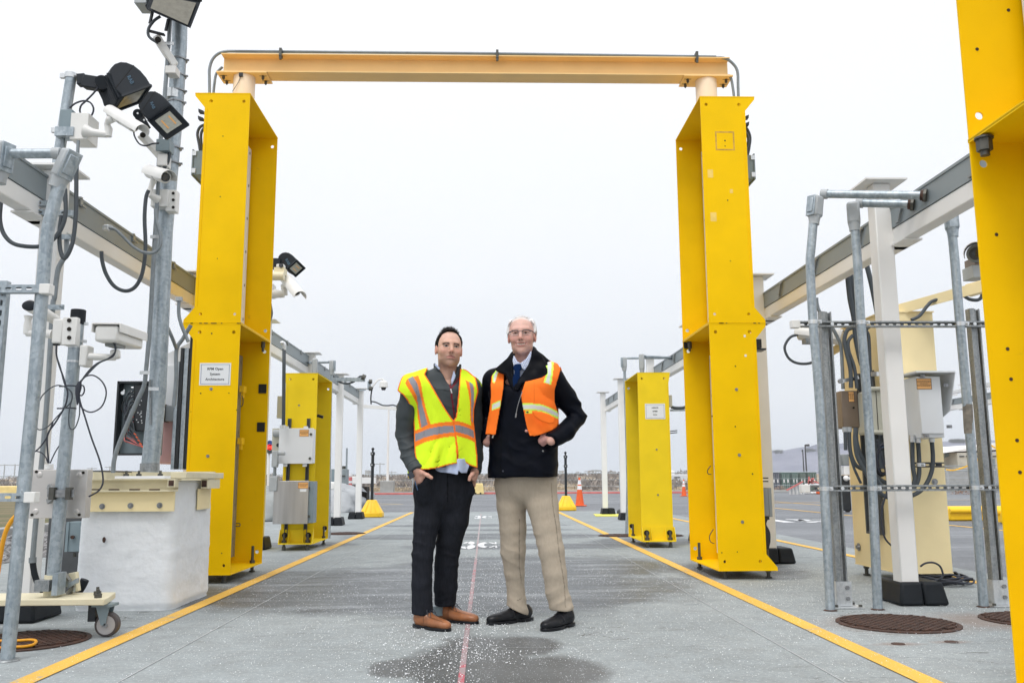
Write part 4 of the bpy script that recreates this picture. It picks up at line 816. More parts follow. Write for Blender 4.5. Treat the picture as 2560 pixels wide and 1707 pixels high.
# glass on the face towards the lane
q=[A('z1',x,y,6.19) for x,y in ((1172,-40),(1478,24),(1414,190),(1135,64))]; m=MB(); m.add(q,[(0,3,2,1)]); m.build('lens',MT['lensd'],tf,smooth=False)
m=MB(); m.obox(A('z1',1090,10,6.3),X_,Y_,Z_,.045,.08,.06); m.build('ballast_box',MT['lb'],tf,bevel=.004)
for x0,y0 in ((1130,110),(1250,165)): m=MB(); m.bar(A('z1',x0+20,y0-20,6.3),A('z1',x0,y0+70,6.32),.012,.03); m.build('yoke_leg',MT['head'],tf)
m=MB(); m.bar(A('z1',1125,235,6.32),A('z1',1240,265,6.32),.03,.012); m.build('yoke',MT['head'],tf)
wire('cable',[A('z1',x,y,6.3) for x,y in ((1210,125),(1160,160),(1120,220),(1125,280),(1190,325))],.011,'pvc',tf)
ta=thing('lamp_bracket','white angled bracket arm carrying the top floodlight','bracket',A('z1',1300,580,6.4)); m=MB(); m.bar(A('z1',1175,275,6.35),A('z1',1320,500,6.42),.055,.055); m.build('arm',MT['whtpl'],ta,bevel=.008)
m=MB(); m.cyl(A('z1',1190,300,6.32),A('z1',1192,301,6.28),.022,n=16); m.build('socket',MT['dark'],ta); m=MB(); m.obox(A('z1',1302,545,6.42),X_,Y_,Z_,.04,.05,.03); m.build('foot',MT['whtpl'],ta,bevel=.004)
tg=flood('floodlight','black floodlight with lit looking lens in front of the tall left pole','z1',[(1040,800),(1043,765),(1062,730),(1095,700),(1130,686),(1170,688),(1215,712),(1255,752),(1285,795),(1115,905),(1060,850)],(140,147),6.1,.06,(8,9),.17,'lens',logo=((1152,797,.03,(10,22)),(10,5)))
m=MB(); m.cyl(A('z1',1040,860,6.14),A('z1',1041,861,6.22),.035,n=18); m.bar(A('z1',1045,870,6.17),A('z1',1105,975,6.17),.03,.06); m.build('knuckle',MT['head'],tg)
for x,y in ((1040,858),(1088,908)): m=MB(); c=A('z1',x,y,6.12); m.cyl(c,c-Y_*.008,.007,n=8); m.build('bolt',MT['galvb'],tg)
ta=thing('lamp_bracket','white angled bracket arm under the camera and second floodlight','bracket',A('z1',1240,1230,6.4)); m=MB(); m.bar(A('z1',1060,1010,6.3),A('z1',1225,1190,6.42),.055,.055); m.build('arm',MT['whtpl'],ta,bevel=.008)
m=MB(); m.cyl(A('z1',1076,1018,6.28),A('z1',1077,1019,6.24),.02,n=16); m.build('socket',MT['dark'],ta)
m=MB(); m.obox(A('z1',1238,1220,6.42),X_,Y_,Z_,.035,.05,.045); m.build('foot',MT['whtpl'],ta,bevel=.004); m=MB(); m.obox(A('z1',1245,1110,6.4),X_,Y_,Z_,.05,.05,.045); m.build('splice_box',MT['slate'],ta,bevel=.003)
wire('cable',[A('z1',x,y,6.28) for x,y in ((1008,990),(1015,1030),(1050,1085),(1100,1100),(1150,1085),(1200,1080))],.006,'ink',ta)
wire('flexible_conduit',[A('z1',x,y,6.4) for x,y in ((1280,1150),(1265,1220),(1235,1270))],.013,'pvc',ta)
tb=bullet('security_camera','small white bullet camera looking at the viewer on the tall left pole',A('z2',1130,155,6.45),A('z2',1245,190,6.15),.045,extra=.25)
armseg(tb,[A('z2',1190,360,6.4),A('z2',1135,325,6.35),A('z2',1130,290,6.35),A('z2',1145,245,6.35),A('z2',1160,215,6.35)],[.035,.022,.02,.02,.024]); 
a=A('z2',1160,280,6.4);b=A('z2',1262,410,6.4); tj=thing('junction_box','white junction box below the small bullet camera on the tall left pole','junction box',(a.x,6.42,b.z)); m=MB(); m.box(a.x-.02,b.x,6.40,6.50,b.z,a.z); m.build('housing',MT['whtpl'],tj,bevel=.005)
a=A('z2',1255,285,6.42);b=A('z2',1320,445,6.42); m=MB(); m.box(a.x,b.x,6.42,6.5,b.z,a.z); m.build('pole_bracket',MT['whtpl'],tj,bevel=.003)
for y in (312,362,418): m=MB(); c=A('z2',1306,y,6.418); m.cyl(c,c-Y_*.004,.011,n=12); m.build('hole',MT['dark'],tj)
def loopw(parent,pts,Y,r,mt='pvc',name='flexible_conduit'): return tubeob(name,[A(f,x,y,Y) for f,x,y in pts],r,mt,parent,10,6)
loopw(tj,[('z2',x,y) for x,y in ((765,750),(770,820),(800,920),(860,1010),(940,1047),(1010,1025),(1060,950),(1085,850),(1097,700),(1090,500),(1100,350),(1120,290))],6.25,.0135)
loopw(tj,[('z2',x,y) for x,y in ((825,572),(870,585),(930,640),(1000,710),(1080,755),(1160,758),(1205,710),(1210,640),(1190,560),(1175,500),(1172,430))],6.15,.0115,'emt')
m=MB(); m.cyl(A('z2',795,572,6.2),A('z2',830,572,6.15),.024,n=12); m.build('fitting',MT['galvb'],tj)
t=thing('conduit','pair of galvanised conduits forking below the cable rail beside the tall left yellow column','conduit',A('z3',1320,1000,7.2))
tubeob('pipe',[A('z2',1350,1110,7.),A('z2',1348,1220,7.),A('z2',1370,1310,7.),A('z2',1420,1430,7.)],.014,'emt',t,10,5)
tubeob('pipe',[A('z3',1440,400,7.1),A('z3',1380,500,7.1),A('z3',1330,590,7.1),A('z3',1328,800,7.1),A('z3',1310,1010,7.1)],.016,'emt',t,10,5)
tubeob('pipe',[A('z3',1255,400,6.9),A('z3',1300,500,6.95),A('z3',1330,580,7.1)],.014,'emt',t,10,5); m=MB(); m.cyl(A('z2',1350,1095,7.),A('z2',1350,1125,7.),.028,n=10); m.build('fitting',MT['lb'],t)
# ---------------------------------------------------------------- white concrete block and its steel frame
t=thing('concrete_block','rough white painted concrete block with rounded corners carrying a cream steel frame','concrete block',(-2.43,6.5,0))
zt=A('z4',1145,262,6.3).z
def rrect(x0,x1,y0,y1,r,n=5):
    o=[]
    for cx_,cy_,a in ((x1-r,y0+r,-90),(x1-r,y1-r,0),(x0+r,y1-r,90),(x0+r,y0+r,180)):
        for k in range(n+1): t_=R(a+90*k/n); o.append((cx_+r*math.cos(t_),cy_+r*math.sin(t_)))
    return o
def sm_(v): v=max(0,min(1,(v-.12)/.06)); return v*v*(3-2*v)
def blockmesh(x0,x1,y0,y1,z0,z1,r,taper,nz=44):
    vs=[];fs=[];n=None
    for i in range(nz+1):
        z=z0+(z1-z0)*i/nz; k=taper*(i/nz)
        Q=rrect(x0+k,x1-k,y0+k,y1-k,r); P=[]
        for j in range(len(Q)):
            a=Vector(Q[j]);b=Vector(Q[(j+1)%len(Q)]); s=max(1,int((b-a).length/.015))
            for u in range(s): P.append(a.lerp(b,u/s))
        if n is None: n=len(P); ref=P
        cx_=(x0+x1)/2;cy_=(y0+y1)/2; R_=[]
        for j in range(n):
            p=ref[j]; q=Vector((cx_+(p.x-cx_)*(1-2*k/(x1-x0)),cy_+(p.y-cy_)*(1-2*k/(y1-y0)))); dn=(q-Vector((cx_,cy_))).normalized()
            h=.004*MN.noise(Vector((q.x*9,q.y*9,z*14)))+.0028*MN.noise(Vector((q.x*30,q.y*30,z*55)))+.004*sm_(MN.noise(Vector((q.x*5+3,q.y*5,z*3))))
            if i<2: h-=.012
            vs.append((q.x+dn.x*h,q.y+dn.y*h,z+(.008*MN.noise(Vector((q.x*20,q.y*20,5))) if i==0 else 0)))
    for i in range(nz):
        for j in range(n): fs.append((i*n+j,i*n+(j+1)%n,(i+1)*n+(j+1)%n,(i+1)*n+j))
    fs.append(tuple(nz*n+j for j in range(n))); return vs,fs
vs,fs=blockmesh(-2.77,-2.105,6.15,7.0,-.002,zt,.075,.012); m=MB(); m.add(vs,fs); m.build('block',MT['wcon'],t,ang=180)
fr=thing('steel_grillage','cream painted steel channel grillage bolted over the top of the white block','steel frame',(-2.43,6.5,zt))
a=A('z4',575,330,6.13);b=A('z4',1140,463,6.13); m=MB(); m.box(a.x,b.x,6.115,6.13,b.z,a.z); lp=m.build('apron_plate',MT['cream'],fr)
for x,y in ((668,432),(853,427),(1043,425)):
    c=A('z4',x,y,6.114); m=MB(); m.cyl(c,c-Y_*.004,.019,n=20); m.cyl(c-Y_*.004,c-Y_*.016,.011,n=6); m.build('bolt',MT['bolt'],lp)
a=A('z4',562,255,6.08);b=A('z4',1142,335,6.08); m=MB(); m.box(a.x,b.x,6.09,6.2,a.z-.006,a.z); m.box(a.x,b.x,6.14,6.146,b.z+.012,a.z-.006); m.box(a.x,b.x,6.07,6.14,b.z,b.z+.012); m.build('channel',MT['ivory'],fr)
for x in (620,745,880,1010):
    c=A('z4',x,322,6.07); m=MB(); m.obox(c,X_,Y_,Z_,.035,.002,.004); m.build('slot',MT['rust'],fr)
za=a.z; m=MB(); m.box(a.x,-2.11,6.85,7.0,za-.02,za+.055); m.build('back_channel',MT['ivory'],fr)
m=MB(); p=A('z4',795,245,6.5); q=A('z4',1115,245,6.5); m.box(p.x,q.x,6.38,6.74,za+.004,za+.022); bp=m.build('base_plate',MT['white'],fr)
for x,y,Y in ((825,240,6.45),(907,240,6.45),(1047,240,6.45),(825,215,6.7),(907,212,6.7),(1047,212,6.7)):
    c=A('z4',x,y,Y); m=MB(); m.cyl((c.x,Y,za+.022),(c.x,Y,za+.06),.009,n=8); m.cyl((c.x,Y,za+.022),(c.x,Y,za+.038),.018,n=6); m.build('nut',MT['nut'],bp)
p=A('z4',1113,252,6.1);q=A('z4',1335,252,6.1); m=MB(); m.box(p.x,-2.03,6.1,6.24,za+.002,za+.045); m.box(-2.12,-2.03,6.24,6.95,za+.002,za+.045); m.build('side_beam',MT['ivory'],fr,bevel=.004)
m=MB(); m.box(p.x,p.x+.05,6.05,6.12,za-.055,za-.0); m.build('tube_end',MT['ivory'],fr); m=MB(); m.box(p.x+.008,p.x+.042,6.046,6.0505,za-.047,za-.01); m.build('hole',MT['rust'],fr)
m=MB(); ya=AX('z4',1312,300,-2.088).y; m.box(-2.088,-2.04,ya,ya+.3,za-.07,za-.001); m.build('side_tube',MT['ivory'],fr); m=MB(); m.box(-2.082,-2.046,ya-.004,ya+.0005,za-.058,za-.012); m.build('hole',MT['rust'],fr)
m=MB(); m.box(-2.100,-2.092,ya-.03,ya+.25,za-.22,za-.071); m.build('side_plate',MT['cream'],fr)
m=MB(); m.box(a.x-.05,a.x+.0,6.2,6.9,za-.03,za+.05); m.build('cross_member',MT['ivory'],fr)
# rusty spot and crack on the block face
m=MB(); c=A('z4',680,650,6.135); m.ball(c,.012,6,(1,.6,1.6)); m.build('rust_spot',MT['rust'],t)
# grey cabinet and switch box behind the block on the left
t=thing('steel_cabinet','dark grey metal cabinet side standing behind the white block on the left','cabinet',(-3.0,6.6,0))
m=MB(); p=A('z4',395,960,6.5); m.box(-3.12,-2.78,6.5,7.2,.01,.93); m.build('housing',MT['dgrey'],t,bevel=.005)
m=MB(); c=A('z4',572,490,6.48); m.obox(c,X_,Y_,Z_,.006,.005,.035); m.build('red_sticker',MT['redc'],t)
t=thing('switch_box','blue grey hinged switch box hanging left of the white block','switch box',A('z4',495,730,6.3))
a=A('z4',450,533,6.3);b=A('z4',552,727,6.3); m=MB(); m.box(a.x,b.x,6.3,6.44,b.z,a.z); m.build('housing',MT['slate'],t,bevel=.003); m=MB(); m.box(a.x-.012,a.x+.006,6.29,6.44,b.z,a.z); m.build('hinge',MT['slate'],t)
m=MB(); c=A('z4',478,632,6.295); m.cyl(c,c-Y_*.02,.012,n=8); m.build('latch',MT['rust'],t)
m=MB(); c=A('z4',552,625,6.298); m.cyl(c,c-Y_*.004,.012,n=12); m.build('hole',MT['dark'],t)
m=MB(); m.cyl(A('z4',487,735,6.35),A('z4',487,762,6.35),.012,n=8); m.build('fitting',MT['nut'],t); m=MB(); m.obox(A('z4',563,590,6.38),X_,Y_,Z_,.02,.01,.09); m.build('mounting_bracket',MT['galvd'],t)
t=thing('flexible_conduit','fat black flexible hose lying behind the pole stand beside the white block','hose',G('z4',440,1035,.02)); loopw(t,[('z4',555,910),('z4',530,960),('z4',490,1010),('z4',430,1035),('z4',380,1040)],5.8,.026,'blk','hose')
# ---------------------------------------------------------------- open electronics cabinet behind
t=thing('electronics_cabinet','open grey cabinet with black modules and tangled cables left of the tall yellow column','cabinet',A('z3',990,1375,7.6)); Yo=7.55
a=A('z3',885,822,Yo);b=A('z3',1180,1378,Yo); m=MB(); m.box(a.x,b.x,Yo+.1,Yo+.12,b.z,a.z); m.build('back_panel',MT['slate'],t)
for x0,x1,z0,z1 in ((a.x,a.x+.016,b.z,a.z),(a.x,b.x,a.z-.016,a.z),(a.x,b.x,b.z,b.z+.016)): m=MB(); m.box(x0,x1,Yo,Yo+.1,z0,z1); m.build('rim',MT['blkm'],t)
c=A('z3',1010,850,Yo+.02);e=A('z3',1180,1195,Yo+.02); m=MB(); m.box(c.x,e.x,Yo+.02,Yo+.1,e.z,c.z); mod=m.build('module',MT['blkm'],t,bevel=.003)
for k in range(9):
    p=A('z3',1008,870+k*34,Yo+.02); m=MB(); m.cyl(p,p-X_*.02,.007,n=8); m.build('socket',MT['galvb'],mod)
for k in range(14):
    p=A('z3',random.uniform(1025,1075),random.uniform(870,1180),Yo+.019); m=MB(); m.obox(p,X_,Y_,Z_,.004,.002,.004); m.build('indicator',MT['galvb'],mod)
for k in range(16):
    y0=880+k*19; bx=random.uniform(915,965); mt=random.choice(['ink','ink','ink','blkm','pvc','pvc','blkm','redc'])
    wire('cable',[A('z3',1005,y0,Yo+.01),A('z3',(bx+985)/2,y0+35,Yo-.02),A('z3',bx,y0+130-k*2,Yo-.01-.002*k),A('z3',bx+40,y0+210-k*6,Yo-.01),A('z3',1010+k*3,1250+k*4,Yo),A('z3',1070+k,1290+k*2,Yo+.02)],.006,mt,t)
for k in range(5):
    p=A('z3',1010+k*14,1215+k*24,Yo-.03); m=MB(); m.bar(p,p+X_*.018-Z_*.012,.008,.008); m.build('connector',MT['orcone'],t)
m=MB(); c=A('z3',932,912,Yo); m.cyl(c,c-Y_*.02,.016,n=12); m.bar(c-X_*.0-Z_*.015,c+X_*.005+Z_*.03,.012,.012); m.build('latch',MT['galvb'],t)
t=thing('equipment_cabinet','tall pale cabinet with a pinkish lower half beside the tall left yellow column','cabinet',A('z3',1300,1440,7.9))
a=A('z3',1212,740,7.9);b=A('z3',1345,1440,7.9); m=MB(); xr=A('z3',1330,1000,7.9).x; m.box(a.x-.10,xr,7.9,8.5,b.z+.42,a.z+.05); m.build('upper_housing',MT['encl'],t,bevel=.01)
m=MB(); m.box(a.x-.10,xr,7.9,8.5,b.z,b.z+.417); m.build('lower_housing',MT['pink'],t,bevel=.01)
m=MB(); m.prism([(0,0),(.55,0),(.55,.30),(.40,.26),(0,.05)],(a.x-.1,8.0,a.z+.053),X_,Z_,Y_*.3); m.build('hood',MT['encl'],t)
m=MB(); c=A('z3',1285,1065,7.85); m.obox(c,X_,Y_,Z_,.085,.05,.07); hb=m.build('grey_box',MT['lb'],t,bevel=.006); m=MB(); c=A('z3',1243,1063,7.83); m.obox(c,X_,Y_,Z_,.018,.055,.075); m.build('hinge_cover',MT['blkm'],t)
xs=XL-.405
for i,(dx,w,mt) in enumerate(((-.135,.028,'galv'),(-.105,.025,'blkm'),(-.070,.035,'galv'),(-.030,.035,'blkm'))):
    m=MB(); m.box(xs+dx-w/2,xs+dx+w/2,7.72+.01*i,7.80,.95,2.0-.12*(i==0)+.1*(i==3)); m.build('rail',MT[mt],t)
# ---------------------------------------------------------------- wheeled stand with pole
t=thing('wheeled_stand','ivory steel plank on casters carrying a black capped galvanised pole at left','stand',(-2.7,5.2,0)); zp=.215
xe=A('z4',690,1085,5.12).x
m=MB(); m.add([(x,y,z) for z in (zp-.034,zp) for x,y in ((-3.5,5.07),(xe+.01,5.07),(xe+.01,5.12),(xe-.05,5.37),(-3.5,5.37))],[(4,3,2,1,0),(5,6,7,8,9)]+[(i,(i+1)%5,(i+1)%5+5,i+5) for i in range(5)]); pk=m.build('plank',MT['ivory'],t,bevel=.004)
for y in (5.12,5.28):
    for dx in (.04,.06):
        pass
for dx,y in ((.045,5.12),(.10,5.24)):
    m=MB(); m.cyl((xe-dx,y,zp),(xe-dx,y,zp+.022),.02,n=6); m.cyl((xe-dx,y,zp),(xe-dx,y,zp+.045),.009,n=8); m.build('nut',MT['nut'],pk)
wc=G('z4',682,1290); wx=wc.x; wy=5.16; r=.066
m=MB(); m.cyl((wx,wy-.022,r+.002),(wx,wy+.022,r+.002),r,n=32); wh=m.build('caster_wheel',MT['tyre'],t,bevel=.006); 
m=MB(); m.cyl((wx,wy-.026,r),(wx,wy-.0215,r),r*.76,n=28); hub=m.build('rim',MT['hub'],wh); m=MB(); m.cyl((wx,wy-.034,r),(wx,wy-.026,r),.012,n=6); m.build('axle_nut',MT['bolt'],hub)
for s in (-1,1): m=MB(); m.prism([(-.045,.09),(.03,.09),(.012,-.01),(-.012,-.01)],(wx-.012,wy+s*.034,r+.01),X_,Z_,Y_*.004); m.build('fork',MT['slate'],t)
m=MB(); m.box(wx-.075,wx+.035,wy-.05,wy+.05,r+.10,zp-.035); m.build('fork_plate',MT['slate'],t); m=MB(); m.box(wx-.10,wx-.06,wy-.03,wy+.03,r+.02,r+.11); m.build('brake_pedal',MT['blkm'],t)
pb=A('z4',336,1070,5.22); px=pb.x; py=5.22
m=MB(); m.cyl((px,py,zp),(px,py,zp+.115),.046,n=28); m.build('socket',MT['ivory'],t)
pt=A('z3',592,290,py); 
top=Vector((px+.0,py,pt.z)); pp=[Vector((px,py,zp+.1)),Vector((pt.x,py,pt.z))]; tubeob('pole',pp,.0365,'galv',t,28); 
m=MB(); m.cyl(pp[1]-Z_*.085,pp[1]+Z_*.004,.042,n=28); m.build('cap',MT['blk'],t,bevel=.004)
def onp(z): k=(z-pp[0].z)/(pp[1].z-pp[0].z); return pp[0].lerp(pp[1],k)
m=MB(); c=A('z4',300,945,5.17); m.obox(c,X_,Y_,Z_,.04,.05,.03); m.build('clamp',MT['galvd'],t); m=MB(); c=A('z4',385,935,5.17); m.obox(c,X_,Y_,Z_,.015,.05,.06); m.build('clamp',MT['galv'],t)
for k in range(7):
    c=A('z4',425+random.uniform(-15,60),930+random.uniform(-45,55),5.3+random.uniform(-.05,.05)); m=MB(); m.obox(c,(1,random.uniform(-.6,.6),random.uniform(-.9,.9)),Y_,Z_,random.uniform(.02,.04),.02,random.uniform(.006,.02)); m.build('bracket_arm',MT['galv' if k%2 else 'bolt'],t)
m=MB(); c=A('z4',488,925,5.32); m.obox(c,(1,0,.2),Y_,(-.2,0,1),.022,.02,.055); m.build('wedge',MT['ivory'],t,bevel=.004)
# flat steel box on the pole
a=A('z4',200,192,5.30);b=A('z4',553,508,5.30)
t=thing('junction_box','flat square stainless box clamped behind the pole of the wheeled stand','junction box',((a.x+b.x)/2,5.35,b.z)); m=MB(); m.box(a.x,b.x,5.30,5.37,b.z,a.z); m.build('housing',MT['plate'],t,bevel=.003)
for x,y in ((238,206),(544,212),(209,487),(518,487)): m=MB(); c=A('z4',x,y,5.299); m.cyl(c,c-Y_*.003,.0085,n=12); m.build('hole',MT['dark'],t)
for x,y in ((258,226),(520,228),(232,466),(500,468)): m=MB(); c=A('z4',x,y,5.299); m.lathe([(.018,0),(.014,.002),(.012,.003)],c,(0,-1,0)); m.build('dimple',MT['plate'],t)
for y in (335,360):
    m=MB(); c=A('z4',398,y,5.17); m.obox(c,X_,Y_,Z_,.075,.006,.010); m.build('clamp_bar',MT['bolt'],t)
for x in (345,452): m=MB(); c=A('z4',x,348,5.17); m.obox(c,X_,Y_,Z_,.014,.02,.035); m.build('clamp_bolt',MT['nut'],t)
for p,q in (((320,300),(350,335)),((315,400),(350,372))): m=MB(); m.bar(A('z4',*p,5.28),A('z4',*q,5.25),.02,.03); m.build('bracket_ear',MT['galvd'],t)
m=MB(); m.cyl(A('z4',320,190,5.33),A('z4',320,158,5.33),.025,n=14); m.build('cable_gland',MT['white'],t)
# cameras on the stand's pole
tm=thing('security_camera','dark fronted camera on a white arm left of the black capped pole','security camera',A('z3',210,300,5.2))
c=A('z3',222,253,5.1); m=MB(); m.ball(c,.042,10,(1.05,.25,.72)); m.build('front_window',MT['head'],tm,ang=180); m=MB(); m.tube([c+Y_*.005,c+Y_*.04-X_*.0,A('z3',330,330,5.25)+Y_*.15],[.036,.04,.03],14); m.build('housing',MT['whtpl'],tm)
armseg(tm,[A('z3',395,470,5.2),A('z3',330,462,5.2),A('z3',200,462,5.2)],[.028,.022,.018]); armseg(tm,[A('z3',205,465,5.2),A('z3',208,400,5.2),A('z3',212,360,5.2),A('z3',215,330,5.2)],[.022,.022,.018,.026],name='joint')
tj=thing('junction_box','white twin box clamped at the top of the wheeled stand pole','junction box',A('z3',480,550,5.2))
a=A('z3',398,352,5.16);b=A('z3',465,535,5.16); m=MB(); m.box(a.x,b.x,5.16,5.26,b.z,a.z); m.build('housing',MT['whtpl'],tj,bevel=.008)
a=A('z3',476,340,5.15);b=A('z3',568,548,5.15); m=MB(); m.box(a.x,b.x,5.15,5.25,b.z,a.z); br=m.build('pole_bracket',MT['whtpl'],tj,bevel=.003)
for y in (365,430,495): m=MB(); c=A('z3',522,y,5.149); m.cyl(c,c-Y_*.004,.012,n=14); m.build('hole',MT['dark'],br)
for y in (385,518): m=MB(); c=onp(A('z3',590,y,5.2).z); m.cyl(c-Z_*.006,c+Z_*.006,.0385,n=28); m.obox(c+X_*.05,X_,Y_,Z_,.012,.008,.008); m.build('hose_clamp',MT['galvb'],tj)
m=MB(); m.cyl(A('z3',425,520,5.2),A('z3',425,552,5.2),.02,n=12); m.build('cable_gland',MT['blk'],tj)
tb=bullet('security_camera','large white box camera with sun shield right of the black capped pole',A('z3',800,455,5.05),A('z3',1000,520,5.5),.062,box=True,lens=False)
armseg(tb,[A('z3',655,635,5.2),A('z3',870,645,5.2)],[.022,.018]); m=MB(); m.bar(A('z3',872,655,5.2),A('z3',868,585,5.2),.05,.05); m.build('arm_end',MT['whtpl'],tb,bevel=.012)
a=A('z3',600,548,5.17);b=A('z3',650,708,5.17); m=MB(); m.box(a.x,b.x,5.17,5.26,b.z,a.z); m.build('wall_plate',MT['whtpl'],tb,bevel=.008)
for y in (562,672): m=MB(); c=onp(A('z3',560,y,5.2).z); m.cyl(c-Z_*.006,c+Z_*.006,.0385,n=28); m.build('hose_clamp',MT['galvb'],tb)
for y in (858,1025): m=MB(); c=onp(A('z3',530,y,5.2).z); m.cyl(c-Z_*.004,c+Z_*.004,.0380,n=24); m.obox(c-X_*.05,X_,Y_,Z_,.02,.004,.004); m.build('cable_tie',MT['ink'],t)
tw=thing('cable_bundle','black camera cables looping loosely around the pole of the wheeled stand','cables',A('z3',600,900,5.1))
for pts,r,mt in (([(425,550),(425,620),(445,700),(480,800),(497,860),(510,910),(500,980),(480,1030),(420,1130),(365,1210),(355,1290),(368,1440)],.0048,'ink'),
 ([(428,640),(455,720),(490,850),(540,910),(535,980),(480,1030)],.004,'pvc'),
 ([(500,870),(440,853),(380,875),(320,930),(290,990)],.0035,'pvc'),([(480,1035),(430,1090),(360,1165),(300,1188),(272,1170)],.0035,'pvc'),
 ([(400,1130),(350,1250),(300,1320),(255,1360)],.004,'ink'),([(255,1345),(310,1360),(345,1395),(362,1440)],.0035,'ink'),([(445,1310),(420,1350),(395,1400),(378,1440)],.0035,'ink'),
 ([(855,530),(872,570),(855,630),(800,660),(730,690),(665,750),(610,825)],.0048,'ink'),([(862,545),(868,600),(820,650),(740,690),(640,790),(600,830)],.005,'pvc'),
 ([(600,835),(640,790),(700,778),(760,815),(797,880),(795,950),(760,1020),(690,1055),(630,1035),(600,990),(590,930)],.0042,'ink'),
 ([(600,850),(630,860),(635,900),(615,930),(590,920)],.0042,'ink'),([(592,900),(605,980),(640,1090),(690,1250),(745,1400),(770,1500),(775,1590),(740,1650),(670,1690)],.0048,'ink'),
 ([(600,985),(598,1080),(570,1165),(540,1185),(520,1150),(520,1060),(535,980)],.0035,'pvc')):
    wire('cable',[A('z3',x,y,5.12) for x,y in pts],r,mt,tw,n=7)
m=MB(); m.tube([A('z3',602,825,5.12),A('z3',592,870,5.12),A('z3',585,915,5.12),A('z3',584,1000,5.12)],[.01,.018,.014,.004],8); m.build('tie_knot',MT['ink'],tw)
# manhole covers
def manhole(x,y,r,label,th=0):
    t=thing('manhole_cover',label,'manhole cover',(x,y,0.004)); m=MB(); m.lathe([(r,0.0),(r,.006),(r*.93,.009),(r*.93,.005),(0,.005)],(x,y,.001),n=48); m.build('rim',MT['rust'],t,smooth=False)
    m=MB(); s=.042
    for i in range(-12,13):
        for j in range(-16,17):
            px_,py_=i*s*1.25+(j%2)*s*.62,j*s*.62
            if math.hypot(px_,py_)<r*.88:
                a=th+(R(32) if (j%2) else R(-32)); m.obox((x+px_,y+py_,.010),(math.cos(a),math.sin(a),0),(-math.sin(a),math.cos(a),0),Z_,.022,.009,.005)
    o=m.build('raised_tread',MT['rust'],t,smooth=False)
    return t
manhole(2.41,5.33,.345,'rusty round manhole cover in front of the three grey pipes at right'); manhole(3.28,5.42,.30,'rusty manhole cover half hidden by the near right yellow column')
manhole(-2.50,5.04,.33,'dark rusty manhole cover under the wheeled stand'); manhole(2.0,13.6,.33,'rusty manhole cover left of the low right cabinet'); manhole(2.62,13.55,.33,'rusty manhole cover behind the low right cabinet'); manhole(-1.99-.3,14.6,.33,'rusty manhole cover right of the low left cabinet')
for x,y,l in ((2.12,4.70,'small flat rusty disc set in the concrete, left of its pair'),(2.42,4.74,'small flat rusty disc set in the concrete, right of its pair')):
    m=MB(); m.lathe([(.035,0),(.033,.003),(0,.004)],(x,y,.001),n=20); tag(m.build('survey_disc',MT['rust']),l,'metal disc')
# yellow cable on the left floor
o=wire('extension_cord',[G('z4',x,y,.02) for x,y in ((-60,1360),(60,1350),(150,1347),(215,1335),(236,1312),(200,1303),(110,1308),(-60,1310))],.008,'orcab',None,label='orange yellow cable looped on the floor in the lower left corner',cat='cable')
o=wire('extension_cord',[A('z4',x,y,4.9) for x,y in ((-20,900),(0,770),(20,660),(45,580),(80,520),(120,480))],.012,'orcab',None,label='orange yellow cable hanging behind the bent conduit at the left edge',cat='cable')
# ---------------------------------------------------------------- right foreground: three grey pipes on slotted struts
Ys=5.95
def uclamp(parent,p,r):
    m=MB(); m.cyl(p-Z_*.014,p+Z_*.014,r+.003,n=24); o=m.build('pipe_clamp',MT['galvb'],parent)
    m=MB(); c=p+X_*(r+.012)-Y_*.012; m.obox(c,X_,Y_,Z_,.012,.004,.013); m.cyl(c-Y_*.0,c-Y_*.02,.008,n=6); m.build('clamp_bolt',MT['galvb'],o)
def riser(label,pts,Yp,r,lbc,fr,hz,cl,cover=True,lbm='lb'):
    b=pts[0]; t=thing('conduit',label,'conduit',G('r5',*b),'galvanised pipes rising to the right cable rail')
    P=[G('r5',*b)]+[A(f,x,y,Yp) for f,x,y in pts_(pts)]
    P[0].z=.002; tubeob('pipe',P,r,'galv',t,24,4); m=MB(); m.lathe([(r*1.5,0),(r*1.3,.003),(r*1.02,.006)],P[0]); m.build('floor_ring',MT['rust'],t)
    ax=(P[-1]-P[-2]).normalized(); o=lbody(t,A('r3',*lbc,Yp),ax,fr,.085,.155,.085,lbm,cover)
    if hz:
        a=A('r3',hz[0],hz[1],Yp); e=AX('r3',hz[2],hz[3],2.897); d=(e-a).normalized(); tubeob('pipe',[a-d*.03,e],r*.93,'galv',t,20); m=MB(); m.cyl(a-d*.04,a+d*.005,r*1.15,n=20); m.build('coupling',MT['lb'],t)
        m=MB(); m.cyl(e-d*.02,e-d*.002,r*1.35,n=24); m.cyl(e-d*.035,e-d*.02,r*1.15,n=24); m.build('lock_ring',MT['rust'],t); m=MB(); m.cyl(e-d*.015,e+d*.002,r*1.45,n=8); m.build('flange',MT['nut'],t)
    for y in cl:
        k=min(range(len(P)-1),key=lambda i:abs((P[i].z+P[i+1].z)/2-y)); q=None
        for i in range(len(P)-1):
            if P[i].z<=y<=P[i+1].z: q=P[i].lerp(P[i+1],(y-P[i].z)/(P[i+1].z-P[i].z))
        if q: uclamp(t,q,r)
    return t
def pts_(p): return p[1:]
zu=A('r4',800,89,Ys).z; zl=A('r4',900,1325,Ys).z
riser('leftmost of three galvanised pipes at right, with a slight bend under its fitting',[(365,1022),('r4',302,1300),('r4',262,600),('r4',216,40),('r3',197,850),('r3',203,740),('r3',212,640),('r3',220,540)],5.88,.0300,(236,415),(-1,-.55,0),(322,318,1072,328),(zu,zl))
